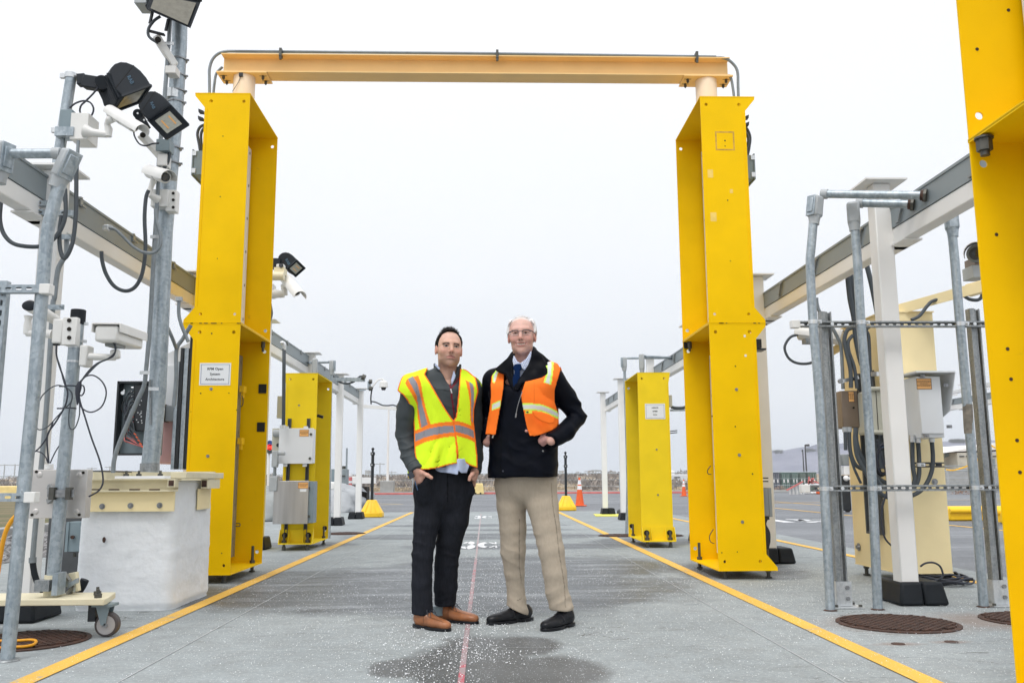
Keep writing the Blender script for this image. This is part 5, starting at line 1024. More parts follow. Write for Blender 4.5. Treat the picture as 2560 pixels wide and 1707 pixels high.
riser('middle of three galvanised pipes at right, beside the white post',[(736,1014),('r4',665,1300),('r4',622,600),('r4',577,40),('r3',555,850),('r3',534,580)],5.90,.0305,(523,462),(.4,1,0),(590,386,978,396),(zu,zl),False)
t=riser('rightmost of three galvanised pipes, with a worn tape wrap at mid height',[(1566,993),('r4',1434,1300),('r4',1377,650),('r4',1322,40),('r3',1290,850),('r3',1266,600)],5.96,.0305,(1262,510),(-.2,-1,0),None,(zu,zl),False,'galv')
MT['tape']=mat('worn_brown_tape',(.20,.18,.15),.6,var=.35,sc=30)
m=MB(); m.tube([A('r4',1383,695,5.96),A('r4',1392,860,5.96),A('r4',1396,915,5.96)],[.0318,.0318,.0312],24); m.build('tape_wrap',MT['tape'],t)
t=thing('strut_rack','slotted strut rack of two posts and two cross rails behind the three pipes at right','strut rack',(2.9,6.0,0))
for (y0,y1,xs,xe,zz) in ((89,88,95,1580,zu),(1331,1313,170,1700,zl)):
    a=A('r4',xs+25,y0,Ys); e=A('r4',xe,y1,Ys); a.z=e.z=zz; strut('cross_rail',a,e,(0,-1,0),'galvd',t,openf=True); m=MB(); m.obox(a+Y_*.02-X_*.028,X_,Y_,Z_,.030,.026,.027); m.build('end_cap',MT['whtpl'],t,bevel=.004)
    for x in (365 if zz>1 else 443,1440 if zz>1 else 1553):
        q=A('r4',x,y0,Ys-.002); q.z=zz; m=MB(); m.cyl(q+Y_*.02,q,.012,n=16); m.build('bolt',MT['galvb'],t)
for bx,by,tx,ty in ((505,1003,350,1200),(1672,975,1415,1198)):
    g=G('r5',bx,by); top=A('r3',tx,ty,g.y+.03); x=(g.x+top.x)/2
    Pb=Vector((x,6.02,.01)); strut('post',Pb,Vector((x,6.02,top.z)),(0,-1,0),'galvd',t,openf=True,off=.01); 
    m=MB(); m.box(x-.062,x-.058,6.0,6.06,.02,top.z); m.box(x-.058,x-.030,6.0,6.004,.02,top.z); m.box(x-.058,x-.030,6.04,6.044,.02,top.z); m.build('post',MT['galvd'],t)
    m=MB(); m.box(x-.11,x+.09,5.93,6.10,.003,.010); bp=m.build('base_plate',MT['galvb'],t)
    for dx,dy in ((-.09,.02),(.07,.02),(-.09,.14),(.07,.14)): m=MB(); m.cyl((x+dx,5.94+dy,.01),(x+dx,5.94+dy,.024),.012,n=6); m.build('bolt',MT['nut'],bp)
    m=MB(); m.box(x-.070,x+.030,5.988,5.994,.012,.17); m.box(x-.072,x-.066,5.994,6.06,.012,.17); m.box(x+.026,x+.032,5.994,6.06,.012,.17); so_=m.build('post_socket',MT['galvb'],t)
    for z in (.06,.13): m=MB(); m.cyl((x-.0,5.988,z),(x-.0,5.975,z),.014,n=6); m.build('bolt',MT['bolt'],so_)
# ---------------------------------------------------------------- cream cabinet column
xc0,xc1,yc0,yc1=3.287,3.710,7.157,8.02
t=thing('portal_cabinet','tall cream painted steel cabinet behind the three pipes at right, hung with boxes and hoses','cabinet',(3.5,7.16,0))
m=MB(); m.box(xc0,xc1,yc0,yc0+.008,.10,2.205); m.box(xc0+.001,xc0+.009,yc0+.008,yc1,.10,2.205); m.box(xc0,xc1,yc1,yc1+.008,.10,2.205); m.box(xc0-.01,xc1+.01,yc0-.01,yc1+.015,2.206,2.216); m.box(xc0-.005,xc1+.005,yc0-.005,yc1+.01,.09,.099); cb=m.build('housing',MT['cream'],t)
feet(t,(xc0+.05,xc1-.06),(yc0+.12,yc1-.1),.09,.05)
p=AX('o',1390,560,xc0); m=MB()
for y0,y1,z0,z1 in ((7.38,7.40,.40,1.75),(7.62,7.64,.40,1.75),(7.38,7.64,.38,.40)): m.box(xc0-.05,xc0-.002,y0,y1,z0,z1)
m.build('wire_channel',MT['dgrey'],t)
m=MB(); m.box(xc0-.012,xc0-.002,7.40,7.62,.40,1.75); m.build('channel_back',MT['slate'],t)
m=MB(); washer(m,A('o',2335,768,yc0-.003),(0,-1,0),.025); m.build('bolt',MT['bolt'],t)
for f,x,y in (('r5',588,523),('r5',878,577)):
    c=AX(f,x,y,xc0-.003); m=MB(); washer(m,c,(-1,0,0),.035,.016); m.build('bolt',MT['bolt'],t)
# hooded white box
Yw=6.78
a=A('r4',925,482,Yw);b=A('r4',1210,915,Yw); tw=thing('enclosure','large white electrical box under a flared hood on the front of the cream cabinet','enclosure',((a.x+b.x)/2,Yw,b.z)); xl=3.36
m=MB(); m.box(xl,b.x+.01,Yw+.02,7.14,b.z-.03,a.z); m.build('housing',MT['encl'],tw,bevel=.004); m=MB(); m.box(xl,b.x,Yw,Yw+.019,b.z,a.z-.004); m.build('door',MT['encl'],tw,bevel=.004)
h0=A('r4',900,440,Yw-.1).z; xr=A('r4',1292,440,Yw-.08).x; m=MB(); m.add([(xl-.05,Yw-.08,h0),(xr,Yw-.08,h0),(xr,7.10,h0),(xl-.05,7.10,h0),(xl-.05,Yw-.08,h0-.012),(xr,Yw-.08,h0-.012),(xr,7.10,h0-.012),(xl-.05,7.1,h0-.012)],[(0,1,2,3),(7,6,5,4),(0,4,5,1),(1,5,6,2),(2,6,7,3),(3,7,4,0)]); m.prism([(Yw-.08,h0-.013),(7.1,h0-.013),(7.1,h0-.40),(Yw+.04,h0-.30)],(xr-.006,0,0),(0,1,0),(0,0,1),(.006,0,0)); m.build('hood',MT['encl'],tw)
for x,y,ax_ in ((1043,484,0),(1218,552,1),(1246,862,1),(1073,930,0)):
    c=A('r4',x,y,Yw-.003); m=MB(); m.obox(c,X_,Y_,Z_,.018,.008,.012); m.cyl(c-Y_*.008,c-Y_*.016,.008,n=8); m.build('latch',MT['bolt'],tw)
def sticker(f,q,yy,t):
    p=A(f,q[0],q[1],yy);e=A(f,q[2],q[3],yy); m=MB(); m.box(p.x,e.x,yy-.0015,yy,e.z,p.z); s=m.build('sticker',MT['stk'],t); h=p.z-e.z;w=e.x-p.x
    m=MB()
    for i in range(5):
        z=p.z-h*(.28+.11*i); k=.92 if i!=2 else .5; xs=p.x+w*(1-k)/2
        while xs<p.x+w*(1+k)/2-.006: l=random.uniform(.006,.016); m.box(xs,xs+l,yy-.0021,yy-.0014,z,z+h*.05); xs+=l+.003
    m.build('lettering',MT['inko'],s); m=MB(); rf=.003
    for a_ in ((p.x,e.x,p.z-rf,p.z),(p.x,e.x,e.z,e.z+rf),(p.x,p.x+rf,e.z,p.z),(e.x-rf,e.x,e.z,p.z)): m.box(a_[0],a_[1],yy-.0022,yy-.0014,a_[2],a_[3])
    m.build('border',MT['ink'],s)
sticker('r4',(995,500,1115,582),Yw-.0005,tw)
for x,y in ((967,960),(1010,965),(1113,960)): m=MB(); c=A('r4',x,y,6.9); m.cyl(c-Z_*.02,c+Z_*.035,.022,n=12); m.build('fitting',MT['galvb'],tw)
for P in ([(967,970),(970,1150),(985,1260),(960,1330)],[(1010,975),(1018,1100),(1018,1220),(995,1300),(930,1345),(830,1350),(740,1310),(690,1240),(670,1150),(650,1000)],[(1113,965),(1122,1080),(1115,1190),(1075,1290),(1010,1360),(900,1400),(800,1400),(720,1360),(660,1280),(600,1180),(550,1080),(535,960),(540,880)]):
    tubeob('hose',[A('r4',x,y,6.95) for x,y in P],.0165,'pvc',tw,12,6)
strut('strut',A('r4',975,1150,7.0),A('r4',1210,1150,7.0),(0,-1,0),'dgrey',tw,openf=True); uclamp(tw,A('r4',1018,1150,6.95),.018)
# left boxes on the side of the cream cabinet
def sbox(name,label,f,x0,y0,x1,y1,Y,dep,mt,bev=.008):
    a=A(f,x0,y0,Y);b=A(f,x1,y1,Y); t=thing(name,label,'enclosure',((a.x+b.x)/2,Y,b.z)); m=MB(); m.box(a.x,b.x,Y,Y+dep,b.z,a.z); m.build('housing',MT[mt],t,bevel=bev); return t,a,b
t1,a,b=sbox('enclosure','bronze coloured electrical box with an orange sticker left of the cream cabinet','r4',428,592,588,870,7.35,.25,'brown')
sticker('r4',(482,598,532,678),7.349,t1); m=MB(); c=A('r4',524,720,7.345); m.cyl(c,c-Y_*.006,.008,n=12); m.build('keyhole',MT['dark'],t1); m=MB(); p=A('r4',553,592,7.348);q=A('r4',553,860,7.348); m.box(p.x-.002,p.x+.002,7.345,7.349,q.z,p.z); m.build('door_gap',MT['dark'],t1)
t2_,a,b=sbox('enclosure','pale beige plastic box with rounded lid on the side of the cream cabinet','r4',640,585,780,915,7.12,.28,'beige',.02)
m=MB(); p=A('r4',692,590,7.118);q=A('r4',712,905,7.118); m.bar(p,q,.004,.004); m.build('lid_gap',MT['dark'],t2_)
m=MB()
for yy in (578,905): p=A('r4',645,yy,7.11);q=A('r4',785,yy,7.11); m=MB(); m.cyl(p,q,.018,n=12); m.build('hinge_roll',MT['beige'],t2_)
th=thing('hose_group','bunch of grey flexible conduits looping down into the boxes left of the cream cabinet','hoses',A('r4',560,560,7.2))
for P,r in (([('r4',505,570),('r4',500,430),('r4',470,300),('r4',455,210),('r4',475,140),('r4',520,115)],.028),([('r4',550,575),('r4',530,420),('r4',490,300),('r4',485,220),('r4',520,175)],.024),([('r4',640,560),('r4',600,440),('r4',570,330),('r4',610,150),('r4',640,110)],.028),([('r4',665,570),('r4',650,430),('r4',640,200),('r4',620,140)],.022),
  ([('r3',480,900),('r3',500,1100),('r3',530,1250),('r4',545,200),('r4',575,350)],.040),([('r3',500,890),('r3',525,1050),('r3',560,1200),('r4',570,60),('r4',590,200)],.03),([('r3',615,820),('r3',660,1000),('r3',700,1200),('r3',725,1350),('r4',740,280),('r4',765,480),('r4',785,700),('r4',792,860)],.034)):
    tubeob('hose',[A(f,x,y,7.25) for f,x,y in P],r*.62,'pvc',th,12,6)
tubeob('pipe',[A(f,x,y,7.4) for f,x,y in (('r4',445,580),('r4',440,430),('r4',430,270),('r4',405,195),('r4',340,80),('r4',270,0),('r3',250,1150),('r3',245,1100))],.015,'emt',th,12,5)
m=MB(); m.bar(A('r4',425,525,7.3),A('r4',560,490,7.3),.02,.03); m.bar(A('r4',640,470,7.3),A('r4',712,465,7.15),.035,.035); 
m.build('hose_rail',MT['galvb'],th)
for x in (425,510): m=MB(); c=A('r4',x,520 if x<500 else 505,7.28); m.cyl(c-Y_*.01,c+Y_*.01,.02,n=12); m.build('clamp',MT['bolt'],th)
for P,r in (([(460,880),(465,1040)],.022),([(490,880),(500,1050),(540,1150),(600,1185)],.024),([(495,1070),(530,1180),(580,1290)],.016),([(540,870),(545,980),(580,1090),(640,1180),(720,1260),(800,1300)],.03),([(720,930),(725,1050),(740,1180)],.038),([(755,930),(758,1040),(760,1150)],.02),([(690,920),(700,1100)],.02)):
    tubeob('hose',[A('r4',x,y,7.2) for x,y in P],r*.66,'pvc',th,12,6)
for x,y in ((460,885),(490,885),(720,925),(755,930)): m=MB(); c=A('r4',x,y,7.2); m.cyl(c-Z_*.02,c+Z_*.02,.022,n=10); m.build('fitting',MT['lb'],th)
tk=thing('cable_bundle','black and blue cable coil hanging below the pale beige box','cables',A('r4',750,1340,7.0))
for k in range(7):
    a0=random.uniform(0,6); cx_,cy_=745+random.uniform(-8,8),1120+random.uniform(-12,12); rx,ry=random.uniform(35,55),random.uniform(85,120)
    wire('cable',[A('r4',cx_+rx*math.cos(a0+t_*PI/6),cy_+ry*math.sin(a0+t_*PI/6),6.98+.01*k) for t_ in range(13)],.007,'bluei' if k==3 else 'ink',tk,n=7,sg=4)
for P in ([(700,960),(740,1100),(775,1250),(780,1330),(740,1480),(735,1600)],[(795,900),(795,1000),(800,1100),(790,1230),(780,1300),(820,1420),(835,1560)]): wire('cable',[A('r4',x,y,6.95) for x,y in P],.007,'ink',tk,n=7)
wire('cable',[A('r5',x,y,6.9) for x,y in ((815,90),(770,200),(765,330),(790,450),(850,520),(905,575))],.007,'ink',tk,n=7); wire('cable',[A('r5',x,y,6.92) for x,y in ((825,60),(858,200),(862,350),(850,470),(870,580),(915,660))],.007,'ink',tk,n=7)
# coil on the floor behind the post foot
tc_=thing('cable_coil','black cable coiled on the concrete behind the foot of the white post','cable coil',G('r5',1290,815))
cc=G('r5',1235,820)
for k in range(9):
    rx,ry=random.uniform(.13,.22),random.uniform(.12,.2); ox,oy=cc.x+random.uniform(-.04,.06),cc.y+random.uniform(-.05,.08); z=.012+.009*k
    wire('cable',[Vector((ox+rx*math.cos(a*PI/6),oy+ry*math.sin(a*PI/6),z+.01*math.sin(a*2.1+k))) for a in range(13)],.0075,'ink',tc_,n=7,sg=4)
wire('cable',[A('r5',x,y,6.75) for x,y in ((1070,675),(1110,650),(1170,645),(1220,670),(1243,720),(1240,760),(1150,800))],.0075,'ink',tc_,n=7)
# arms and cameras of the cream cabinet
ta=thing('camera_bracket','long cream angle arm running from the cream cabinet top towards the near column','bracket arm',(3.5,7.1,2.2))
a=Vector((3.46,7.25,2.245)); b=AX('r3',1480,1040,3.93); b=Vector((3.90,6.70,2.33))
d_=(b-a).normalized(); sn=d_.cross(Z_).normalized(); m=MB(); m.obox((a+b)/2+Z_*.03,d_,sn,Z_,(b-a).length/2,.045,.004); m.obox((a+b)/2-sn*(-.043)-Z_*.01,d_,sn,Z_,(b-a).length/2,.004,.042); m.build('angle',MT['cream'],ta)
m=MB(); m.obox(A('r3',1445,1030,6.75),d_,sn,Z_,.06,.045,.045); m.build('end_box',MT['cream'],ta,bevel=.003)
wire('hose',[A('r3',x,y,6.95) for x,y in ((960,1265),(1020,1235),(1080,1160),(1130,1120),(1270,1090),(1340,1080),(1400,1110),(1460,1115),(1490,1090),(1490,1060))],.014,'pvc',ta,n=10)
tcam=bullet('security_camera','dark glassed camera in a hooded grey housing half hidden by the near right column',A('r8',440,430,7.3),A('r8',440,420,6.8),.072,mt='greyp',extra=.3)
m=MB(); c=A('r8',440,575,6.9); m.obox(c,X_,Y_,Z_,.07,.08,.05); m.build('mount_block',MT['lb'],tcam,bevel=.004); m=MB(); c=A('r8',440,520,6.95); m.obox(c,X_,Y_,Z_,.05,.08,.06); m.build('cradle',MT['brown'],tcam)
ta=thing('camera_bracket','short cream angle arm left of the cream cabinet under the white camera','bracket arm',A('r4',350,270,7.7))
a=A('r4',470,215,7.6);b=A('r4',275,330,7.9); m=MB(); m.bar(a,b,.06,.008); m.bar(a-Z_*.03,b-Z_*.03,.006,.06); m.build('angle',MT['cream'],ta); m=MB(); m.obox(A('r4',300,285,7.8),X_,Y_,Z_,.04,.05,.02); m.build('mount',MT['nut'],ta)
tcm=bullet('security_camera','long white camera with dark lettering on its side above the left cream arm',A('r4',110,158,7.75),A('r4',440,200,7.55),.062,lens=False,hood=True,extra=.0)
text('lettering','COHU',.05,A('r4',290,172,7.57)-Y_*.02,(1,-.05,-.08),(0,0,1),MT['ink'],tcm,bold=.04,spacing=1.1)
m=MB(); m.obox(A('r4',200,222,7.65),X_,Y_,Z_,.06,.05,.02); m.build('mounting_foot',MT['galvd'],tcm)
wire('cable',[A('r4',x,y,7.7) for x,y in ((100,172),(55,185),(20,225),(5,275),(30,340),(80,378),(150,390),(215,378),(270,340),(330,290))],.012,'pvc',tcm,n=8)
# box on the outer side of the tall right column
tb_=thing('junction_box','grey green box low on the outer side of the tall right column','junction box',A('r7',900,1010,7.75)); a=A('r7',852,768,7.72);b=A('r7',938,1010,7.72)
m=MB(); m.box(XR+.42,b.x,7.72,7.95,b.z,a.z); m.build('housing',MT['beige' if 0 else 'greyp'],tb_,bevel=.004); m=MB(); m.box(b.x-.02,b.x+.006,7.71,7.96,b.z-.005,a.z+.006); m.build('lid',MT['greyp'],tb_,bevel=.003)
for x in (870,888,905): m=MB(); c=A('r7',x,1020,7.8); m.cyl(c-Z_*.02,c+Z_*.02,.014,n=8); m.build('cable_gland',MT['nut'],tb_)
for k,x in enumerate((866,880,895,903)): wire('cable',[A('r7',x,1025,7.8),A('r7',872+k*4,1080,7.82),A('r7',880+k*12,1150,7.8),A('r7',895+k*8,1230,7.8),A('r7',885+k*5,1300,7.82)],.008,'ink',tb_,n=7)
for k in range(6):
    wire('cable',[A('r7',878+22*math.cos(a*PI/5)+k*3,1215+88*math.sin(a*PI/5),7.85+.01*k) for a in range(11)],.009,'ink',tb_,n=7,sg=4)
# ---------------------------------------------------------------- fittings around the low portal
def riser2(label,foot,tops,lbc,hz,Yp,r=.0215,X0=None,fr=(1,-.3,0)):
    t=thing('conduit',label,'conduit',foot,'galvanised pipes beside the low portal'); P=[foot]+[A(f,x,y,Yp) for f,x,y in tops]; tubeob('pipe',P,r,'galv',t,14,3); lbody(t,A(*lbc,Yp),(0,0,1),fr,.082,.17,.075)
    a=A(*hz[0],Yp); e=AX(*hz[1],X0); tubeob('pipe',[a,e],r*.9,'galv',t,12); m=MB(); d=(e-a).normalized(); m.cyl(e-d*.05,e,r*1.4,n=12); m.build('lock_ring',MT['rust'],t); return t
p=G('z7',1140,1192); p.x+=.03; riser2('galvanised pipe standing at the inner edge of the low left cabinet',p,[('z7',1158,600),('u',1085,1000),('u',1100,345)],('u',1112,225),(('u',1070,165),('u',770,175),),p.y,X0=-2.897)
t=thing('conduit','grey conduit fitting standing just behind the top of the low left cabinet','conduit',(-2.2,13.4,2.2),'galvanised pipes beside the low portal'); Yl=13.3
lbody(t,A('u',832,235,Yl),(0,0,1),(0,-1,0),.08,.24,.08,cover=False); tubeob('pipe',[A('u',790,175,Yl),AX('u',735,175,-2.897)],.022,'galv',t,12)
p=G('n',935,1245); p.x-=.03; riser2('galvanised pipe standing at the inner edge of the low right cabinet',p,[('n',925,600),('r1',252,700),('r1',245,440)],('r1',242,380),(('r1',265,347),('r1',600,345),),p.y,X0=2.897,fr=(-1,-.3,0))
t=thing('conduit','grey conduit fitting rising behind the top of the low right cabinet','conduit',(1.95,13.,2.2),'galvanised pipes beside the low portal')
lbody(t,A('r1',375,375,13.2),(0,0,1),(.3,1,0),.08,.24,.08,cover=False); tubeob('pipe',[A('r1',400,335,13.2),AX('r1',600,345,2.897)],.022,'galv',t,12)
t=thing('junction_box','small grey box on the outer edge of the low right cabinet','junction box',A('r1',597,720,11.4)); a=A('r1',586,625,11.35);b=A('r1',607,712,11.35); m=MB(); m.box(a.x-.03,b.x,11.35,11.5,b.z,a.z); m.build('housing',MT['beige'],t,bevel=.004)
wire('hose',[A('r1',x,y,11.4) for x,y in ((597,715),(630,722),(680,722),(720,708),(760,690))],.022,'pvc',t); m=MB(); m.cyl(A('r1',590,740,11.4),A('r1',730,738,11.4),.012); m.build('rod',MT['galv'],t)
for y in (898,913): m=MB(); p=A('r1',590,y,11.35); m.bar(p,p+X_*.09+Z_*.01,.012,.012); m.build('rod',MT['blkm'],t)
# strut arm with hose and dome camera at the end of the left rail
t=thing('strut_outrigger','short strut arm with a hose reaching out from the left cable rail','strut arm',A('u',1400,450,14.2)); m=MB(); m.bar(A('u',1120,445,14.2),A('u',1650,452,14.2),.05,.06); m.build('strut',MT['galv'],t)
wire('hose',[A('u',x,y,14.2) for x,y in ((1130,390),(1200,470),(1330,515),(1450,490),(1530,430),(1580,395),(1640,410))],.017,'pvc',t); m=MB(); m.cyl(A('u',1600,405,14.2),A('u',1650,425,14.2),.05); m.build('clamp',MT['nut'],t)
Yd=19.6
t=thing('security_camera','white dome camera on a curved arm at the far end of the left cable rail','security camera',A('u',1955,620,Yd)); c=A('u',1955,470,Yd); r=.30
def dc(x,y): return A('u',x,y,Yd)
rr=(dc(2025,500)-dc(1885,500)).length/2; zb=dc(1955,575).z; zt_=dc(1955,470).z
m=MB(); m.lathe([(rr*1.02,zb-c.z),(rr,zb-c.z+.02),(rr*.92,zt_-c.z-.03),(rr*.5,zt_-c.z),(0,zt_-c.z+.01)],c,n=24); m.build('housing',MT['whtpl'],t)
zl_=dc(1955,622).z; m=MB(); m.lathe([(rr*.42,zl_-c.z),(rr*.62,zl_-c.z+.05),(rr*.66,zb-c.z-.005)],c,n=24); m.build('dome',MT['lensb'],t)
tubeob('arm',[dc(1745,600),dc(1800,530),dc(1860,460),dc(1920,440),dc(1955,465)],.018,'whtpl',t,12,6); a=dc(1690,470);b=dc(1735,605); m=MB(); m.box(a.x,b.x,Yd,Yd+.12,b.z,a.z); m.build('mount_box',MT['galv'],t,bevel=.01)
for y in (482,595): m=MB(); q=dc(1728,y); m.cyl(q-X_*.02,q+X_*.05,.05,n=12); m.build('clamp',MT['nut'],t)
wire('cable',[dc(x,y) for x,y in ((1775,570),(1755,650),(1745,760),(1750,850))],.017,'blkm',t); m=MB(); m.bar(dc(1560,620),dc(1660,618),.03,.03); m.build('rod',MT['galv'],t)
t=thing('strut_outrigger','long thin strut with a hose stretching right from the last left post','strut arm',dc(1900,900)); m=MB(); m.bar(dc(1620,885),dc(2235,928),.05,.07); m.build('strut',MT['white'],t)
wire('hose',[dc(x,y) for x,y in ((1755,805),(1830,820),(1930,865),(2020,872),(2100,865),(2150,875),(2200,885))],.017,'pvc',t); m=MB(); m.cyl(dc(2170,880),dc(2215,890),.06); m.build('clamp',MT['nut'],t)
# lamp and camera sticking out behind the tall left column
Yr=10.4
t=thing('lamp_pole','galvanised pole mostly hidden behind the tall left column carrying a lamp and camera','pole',(A('z6',668,300,Yr).x,Yr,2.5)); xx=A('z6',668,300,Yr).x; m=MB(); m.cyl((xx,Yr,2.5),(xx,Yr,A('z6',668,130,Yr).z),.04); m.build('pipe',MT['galv'],t); m=MB(); m.bar((xx,Yr,2.6),(-2.87,Yr,2.6),.05,.05); m.build('bracket',MT['galv'],t)
t=flood('floodlight','black floodlight seen behind the upper edge of the tall left column','z6',[(768,150),(770,125),(782,108),(800,96),(825,91),(850,96),(875,112),(900,140),(908,150),(835,215),(790,190)],(64,60),Yr,.15,(8,9),.15,'lens',logo=((842,165,.045,(6,10)),(10,5)))
m=MB(); m.bar(A('z6',700,180,Yr),A('z6',790,182,Yr),.1,.12); m.build('arm',MT['head'],t)
t=thing('sensor_box','small yellowish sensor box and tube behind the tall left column','sensor',A('z6',780,260,10)); a=A('z6',738,205,10.);b=A('z6',815,255,10.); m=MB(); m.box(a.x,b.x,10.,10.15,b.z,a.z); m.build('housing',MT['ivory'],t,bevel=.004)
m=MB(); m.cyl(A('z6',700,272,10.),A('z6',815,273,10.),.05,n=14); m.build('tube',MT['ivory'],t); a=A('z6',755,180,10.);b=A('z6',812,206,10.); m=MB(); m.box(a.x,b.x,10.,10.1,b.z,a.z); m.build('camera_head',MT['whtpl'],t,bevel=.01); m=MB(); q=A('z6',793,193,9.998); m.cyl(q,q-Y_*.01,.025); m.build('lens',MT['lensb'],t)
t=bullet('security_camera','white bullet camera on an arm behind the tall left column',A('z6',835,305,10.2),A('z6',905,390,9.9),.055,extra=.45); armseg(t,[A('z6',720,405,10.2),A('z6',760,405,10.2),A('z6',818,412,10.2)],[.06,.05,.035]); armseg(t,[A('z6',820,415,10.2),A('z6',818,380,10.2),A('z6',816,345,10.2),A('z6',840,335,10.1)],[.035,.035,.045,.04],name='joint')
a=A('z6',690,335,10.2);b=A('z6',738,432,10.2); m=MB(); m.box(a.x,b.x,10.15,10.3,b.z,a.z); m.build('junction_box',MT['whtpl'],t,bevel=.006); wire('cable',[A('z6',x,y,10.2) for x,y in ((703,440),(712,500),(718,560),(700,620),(685,650))],.02,'pvc',t)
# ---------------------------------------------------------------- stanchions, cones, blocks
def stanchion(p,label,h=1.5):
    t=thing('stanchion',label,'stanchion',p,'yellow based stanchions at the end of the lane'); p=Vector(p); s=.27
    m=MB(); vs=[]
    for z,w in ((0,s),(.10,s*.97),(.115,s*.9),(.39,s*.37)):
        for a,b in ((-1,-1),(1,-1),(1,1),(-1,1)):
            q=.72; vs+=[(p.x+a*w,p.y+b*w*q,z+.004),(p.x+a*w*q,p.y+b*w,z+.004)] if a*b>0 else [(p.x+a*w*q,p.y+b*w,z+.004),(p.x+a*w,p.y+b*w*q,z+.004)]
    fs=[tuple(range(24,32)),tuple(range(7,-1,-1))]+[(i*8+k,i*8+(k+1)%8,i*8+8+(k+1)%8,i*8+8+k) for i in range(3) for k in range(8)]
    m.add(vs,fs); b=m.build('base',MT['ypl'],t,bevel=.015)
    for k in range(-1,2):
        m=MB(); m.bar((p.x+k*.05,p.y-.118,.37),(p.x+k*.13,p.y-.245,.13),.018,.012,(0,-1,0)); m.build('rib',MT['ypl'],b)
    m=MB(); m.cyl((p.x,p.y,.39),(p.x,p.y,h),.036,n=16); m.build('pole',MT['blkm'],t)
    for z in (h-.28,h-.02): m=MB(); m.cyl((p.x,p.y,z-.05),(p.x,p.y,z+.02),.058,n=6); c=m.build('collar',MT['blkm'],t); m=MB(); m.cyl((p.x-.01,p.y-.052,z-.015),(p.x-.01,p.y-.06,z-.015),.014,n=8); m.build('hook_hole',MT['wband'],c)
    m=MB(); m.ball((p.x,p.y,h+.075),.036,8); m.cyl((p.x,p.y,h),(p.x,p.y,h+.05),.022); m.build('ball_top',MT['blkm'],t); return t
p=G('m',690,1262); stanchion(p+Y_*.25,'black stanchion with yellow base right of the last left post'); p=G('n',178,958); stanchion(p+Y_*.1,'black stanchion with yellow base just right of the man in the orange vest',1.5)
def cone(p,label,h):
    t=thing('traffic_cone',label,'traffic cone',p,'orange traffic cones by the red kerb'); p=Vector(p); k=h/.9
    def rad(z): return (.145-(.145-.028)*z/.9)*k
    m=MB(); m.box(p.x-.2*k,p.x+.2*k,p.y-.2*k,p.y+.2*k,.004,.035); m.build('base',MT['orcone'],t,bevel=.01)
    for z0,z1,mt,nm_ in ((.035,.52,'orcone','cone_body'),(.52,.64,'wband','reflective_band'),(.64,.68,'orcone','cone_body'),(.68,.82,'wband','reflective_band'),(.82,.9,'orcone','cone_body')):
        m=MB(); e=.0 if mt=='orcone' else .003; m.tube([p+Z_*z0*k,p+Z_*z1*k],[rad(z0)+e,rad(z1)+e],20); m.build(nm_,MT[mt],t)
    return t
cone(G('n',345,905)+Y_*.1,'orange traffic cone with two white bands beside the right stanchion',.90); cone(G('n',1618,783),'small orange traffic cone at the red kerb between the two right cabinets',.80)
def barrier(label,f,x0,x1,y0,y1,Y,dep,mt='ypl',tp=.12):
    a=A(f,x0,y0,Y);b=A(f,x1,y1,Y); t=thing('barrier_block',label,'barrier',((a.x+b.x)/2,Y,0)); w=b.x-a.x; h=a.z; m=MB(); m.prism([(0,0),(w,0),(w-tp*w,h),(tp*w,h)],(a.x,Y,.003),X_,Z_,Y_*dep); m.build('block',MT[mt],t,bevel=.04)
    m=MB(); 
    for k in (.3,.7): m=MB(); m.box(a.x+w*k-.05,a.x+w*k+.05,Y-.004,Y+.002,h*.02,h*.16); m.build('fork_slot',MT['dark'],t)
    return t
MT['blkpy']=mat('pale_yellow_barrier_plastic',(.86,.68,.30),.5,var=.1,sc=3)
barrier('pale yellow barrier block on the red kerb between the two men','l',783,893,100,200,52.5,.5,'blkpy')
barrier('long pale yellow barrier at the far left beyond the grass','z4',-120,112,300,352,40,.6,'blkpy',.01)
def wstop(label,x0,x1,y,dep,h):
    t=thing('speed_block',label,'yellow block',((x0+x1)/2,y,0)); m=MB(); m.prism([(0,0),(dep,0),(dep,h*.6),(dep*.8,h),(dep*.2,h),(0,h*.6)],(x0,y,.003),Y_,Z_,X_*(x1-x0)); m.build('block',MT['ypl'],t,bevel=.03); m=MB(); m.cyl((x0,y-.01,h*.72),(x1,y-.01,h*.72),.05,n=12); m.build('rounded_edge',MT['ypl'],t); return t
wstop('long yellow painted block behind the rightmost pipe, farther of two',9.1,12.4,17.5,.6,.27); wstop('long yellow painted block behind the rightmost pipe, nearer of two',9.45,12.8,15.9,.5,.25)
m=MB(); q=A('q',975,1270,16.5); m.ball(q,.09,8); m.cyl((q.x,q.y,.02),q,.06); tag(m.build('bollard',MT['ypl']),'small round topped yellow bollard beside the yellow blocks','bollard')
mt_=thing('floor_mat','bright yellow mat under the foot of the last right post','mat',(2.86,21.7,0)); m=MB(); a=G('n',530,1030);b=G('n',850,1030); m.add([(a.x,a.y-.1,.012),(b.x,b.y-.15,.012),(b.x+.2,b.y+1.2,.012),(a.x+.1,a.y+1.2,.012),(a.x,a.y-.1,.004),(b.x,b.y-.15,.004),(b.x+.2,b.y+1.2,.004),(a.x+.1,a.y+1.2,.004)],[(0,1,2,3),(7,6,5,4),(0,4,5,1),(1,5,6,2),(2,6,7,3),(3,7,4,0)]); MT['ymat']=mat('lime_yellow_mat',(.70,.66,.10),.6); m.build('sheet',MT['ymat'],mt_)
m=MB(); m.ball(A('n',840,975,22.3),.1,6,(1,.8,.7)); m.build('dark_weight',MT['dgrey'],mt_)
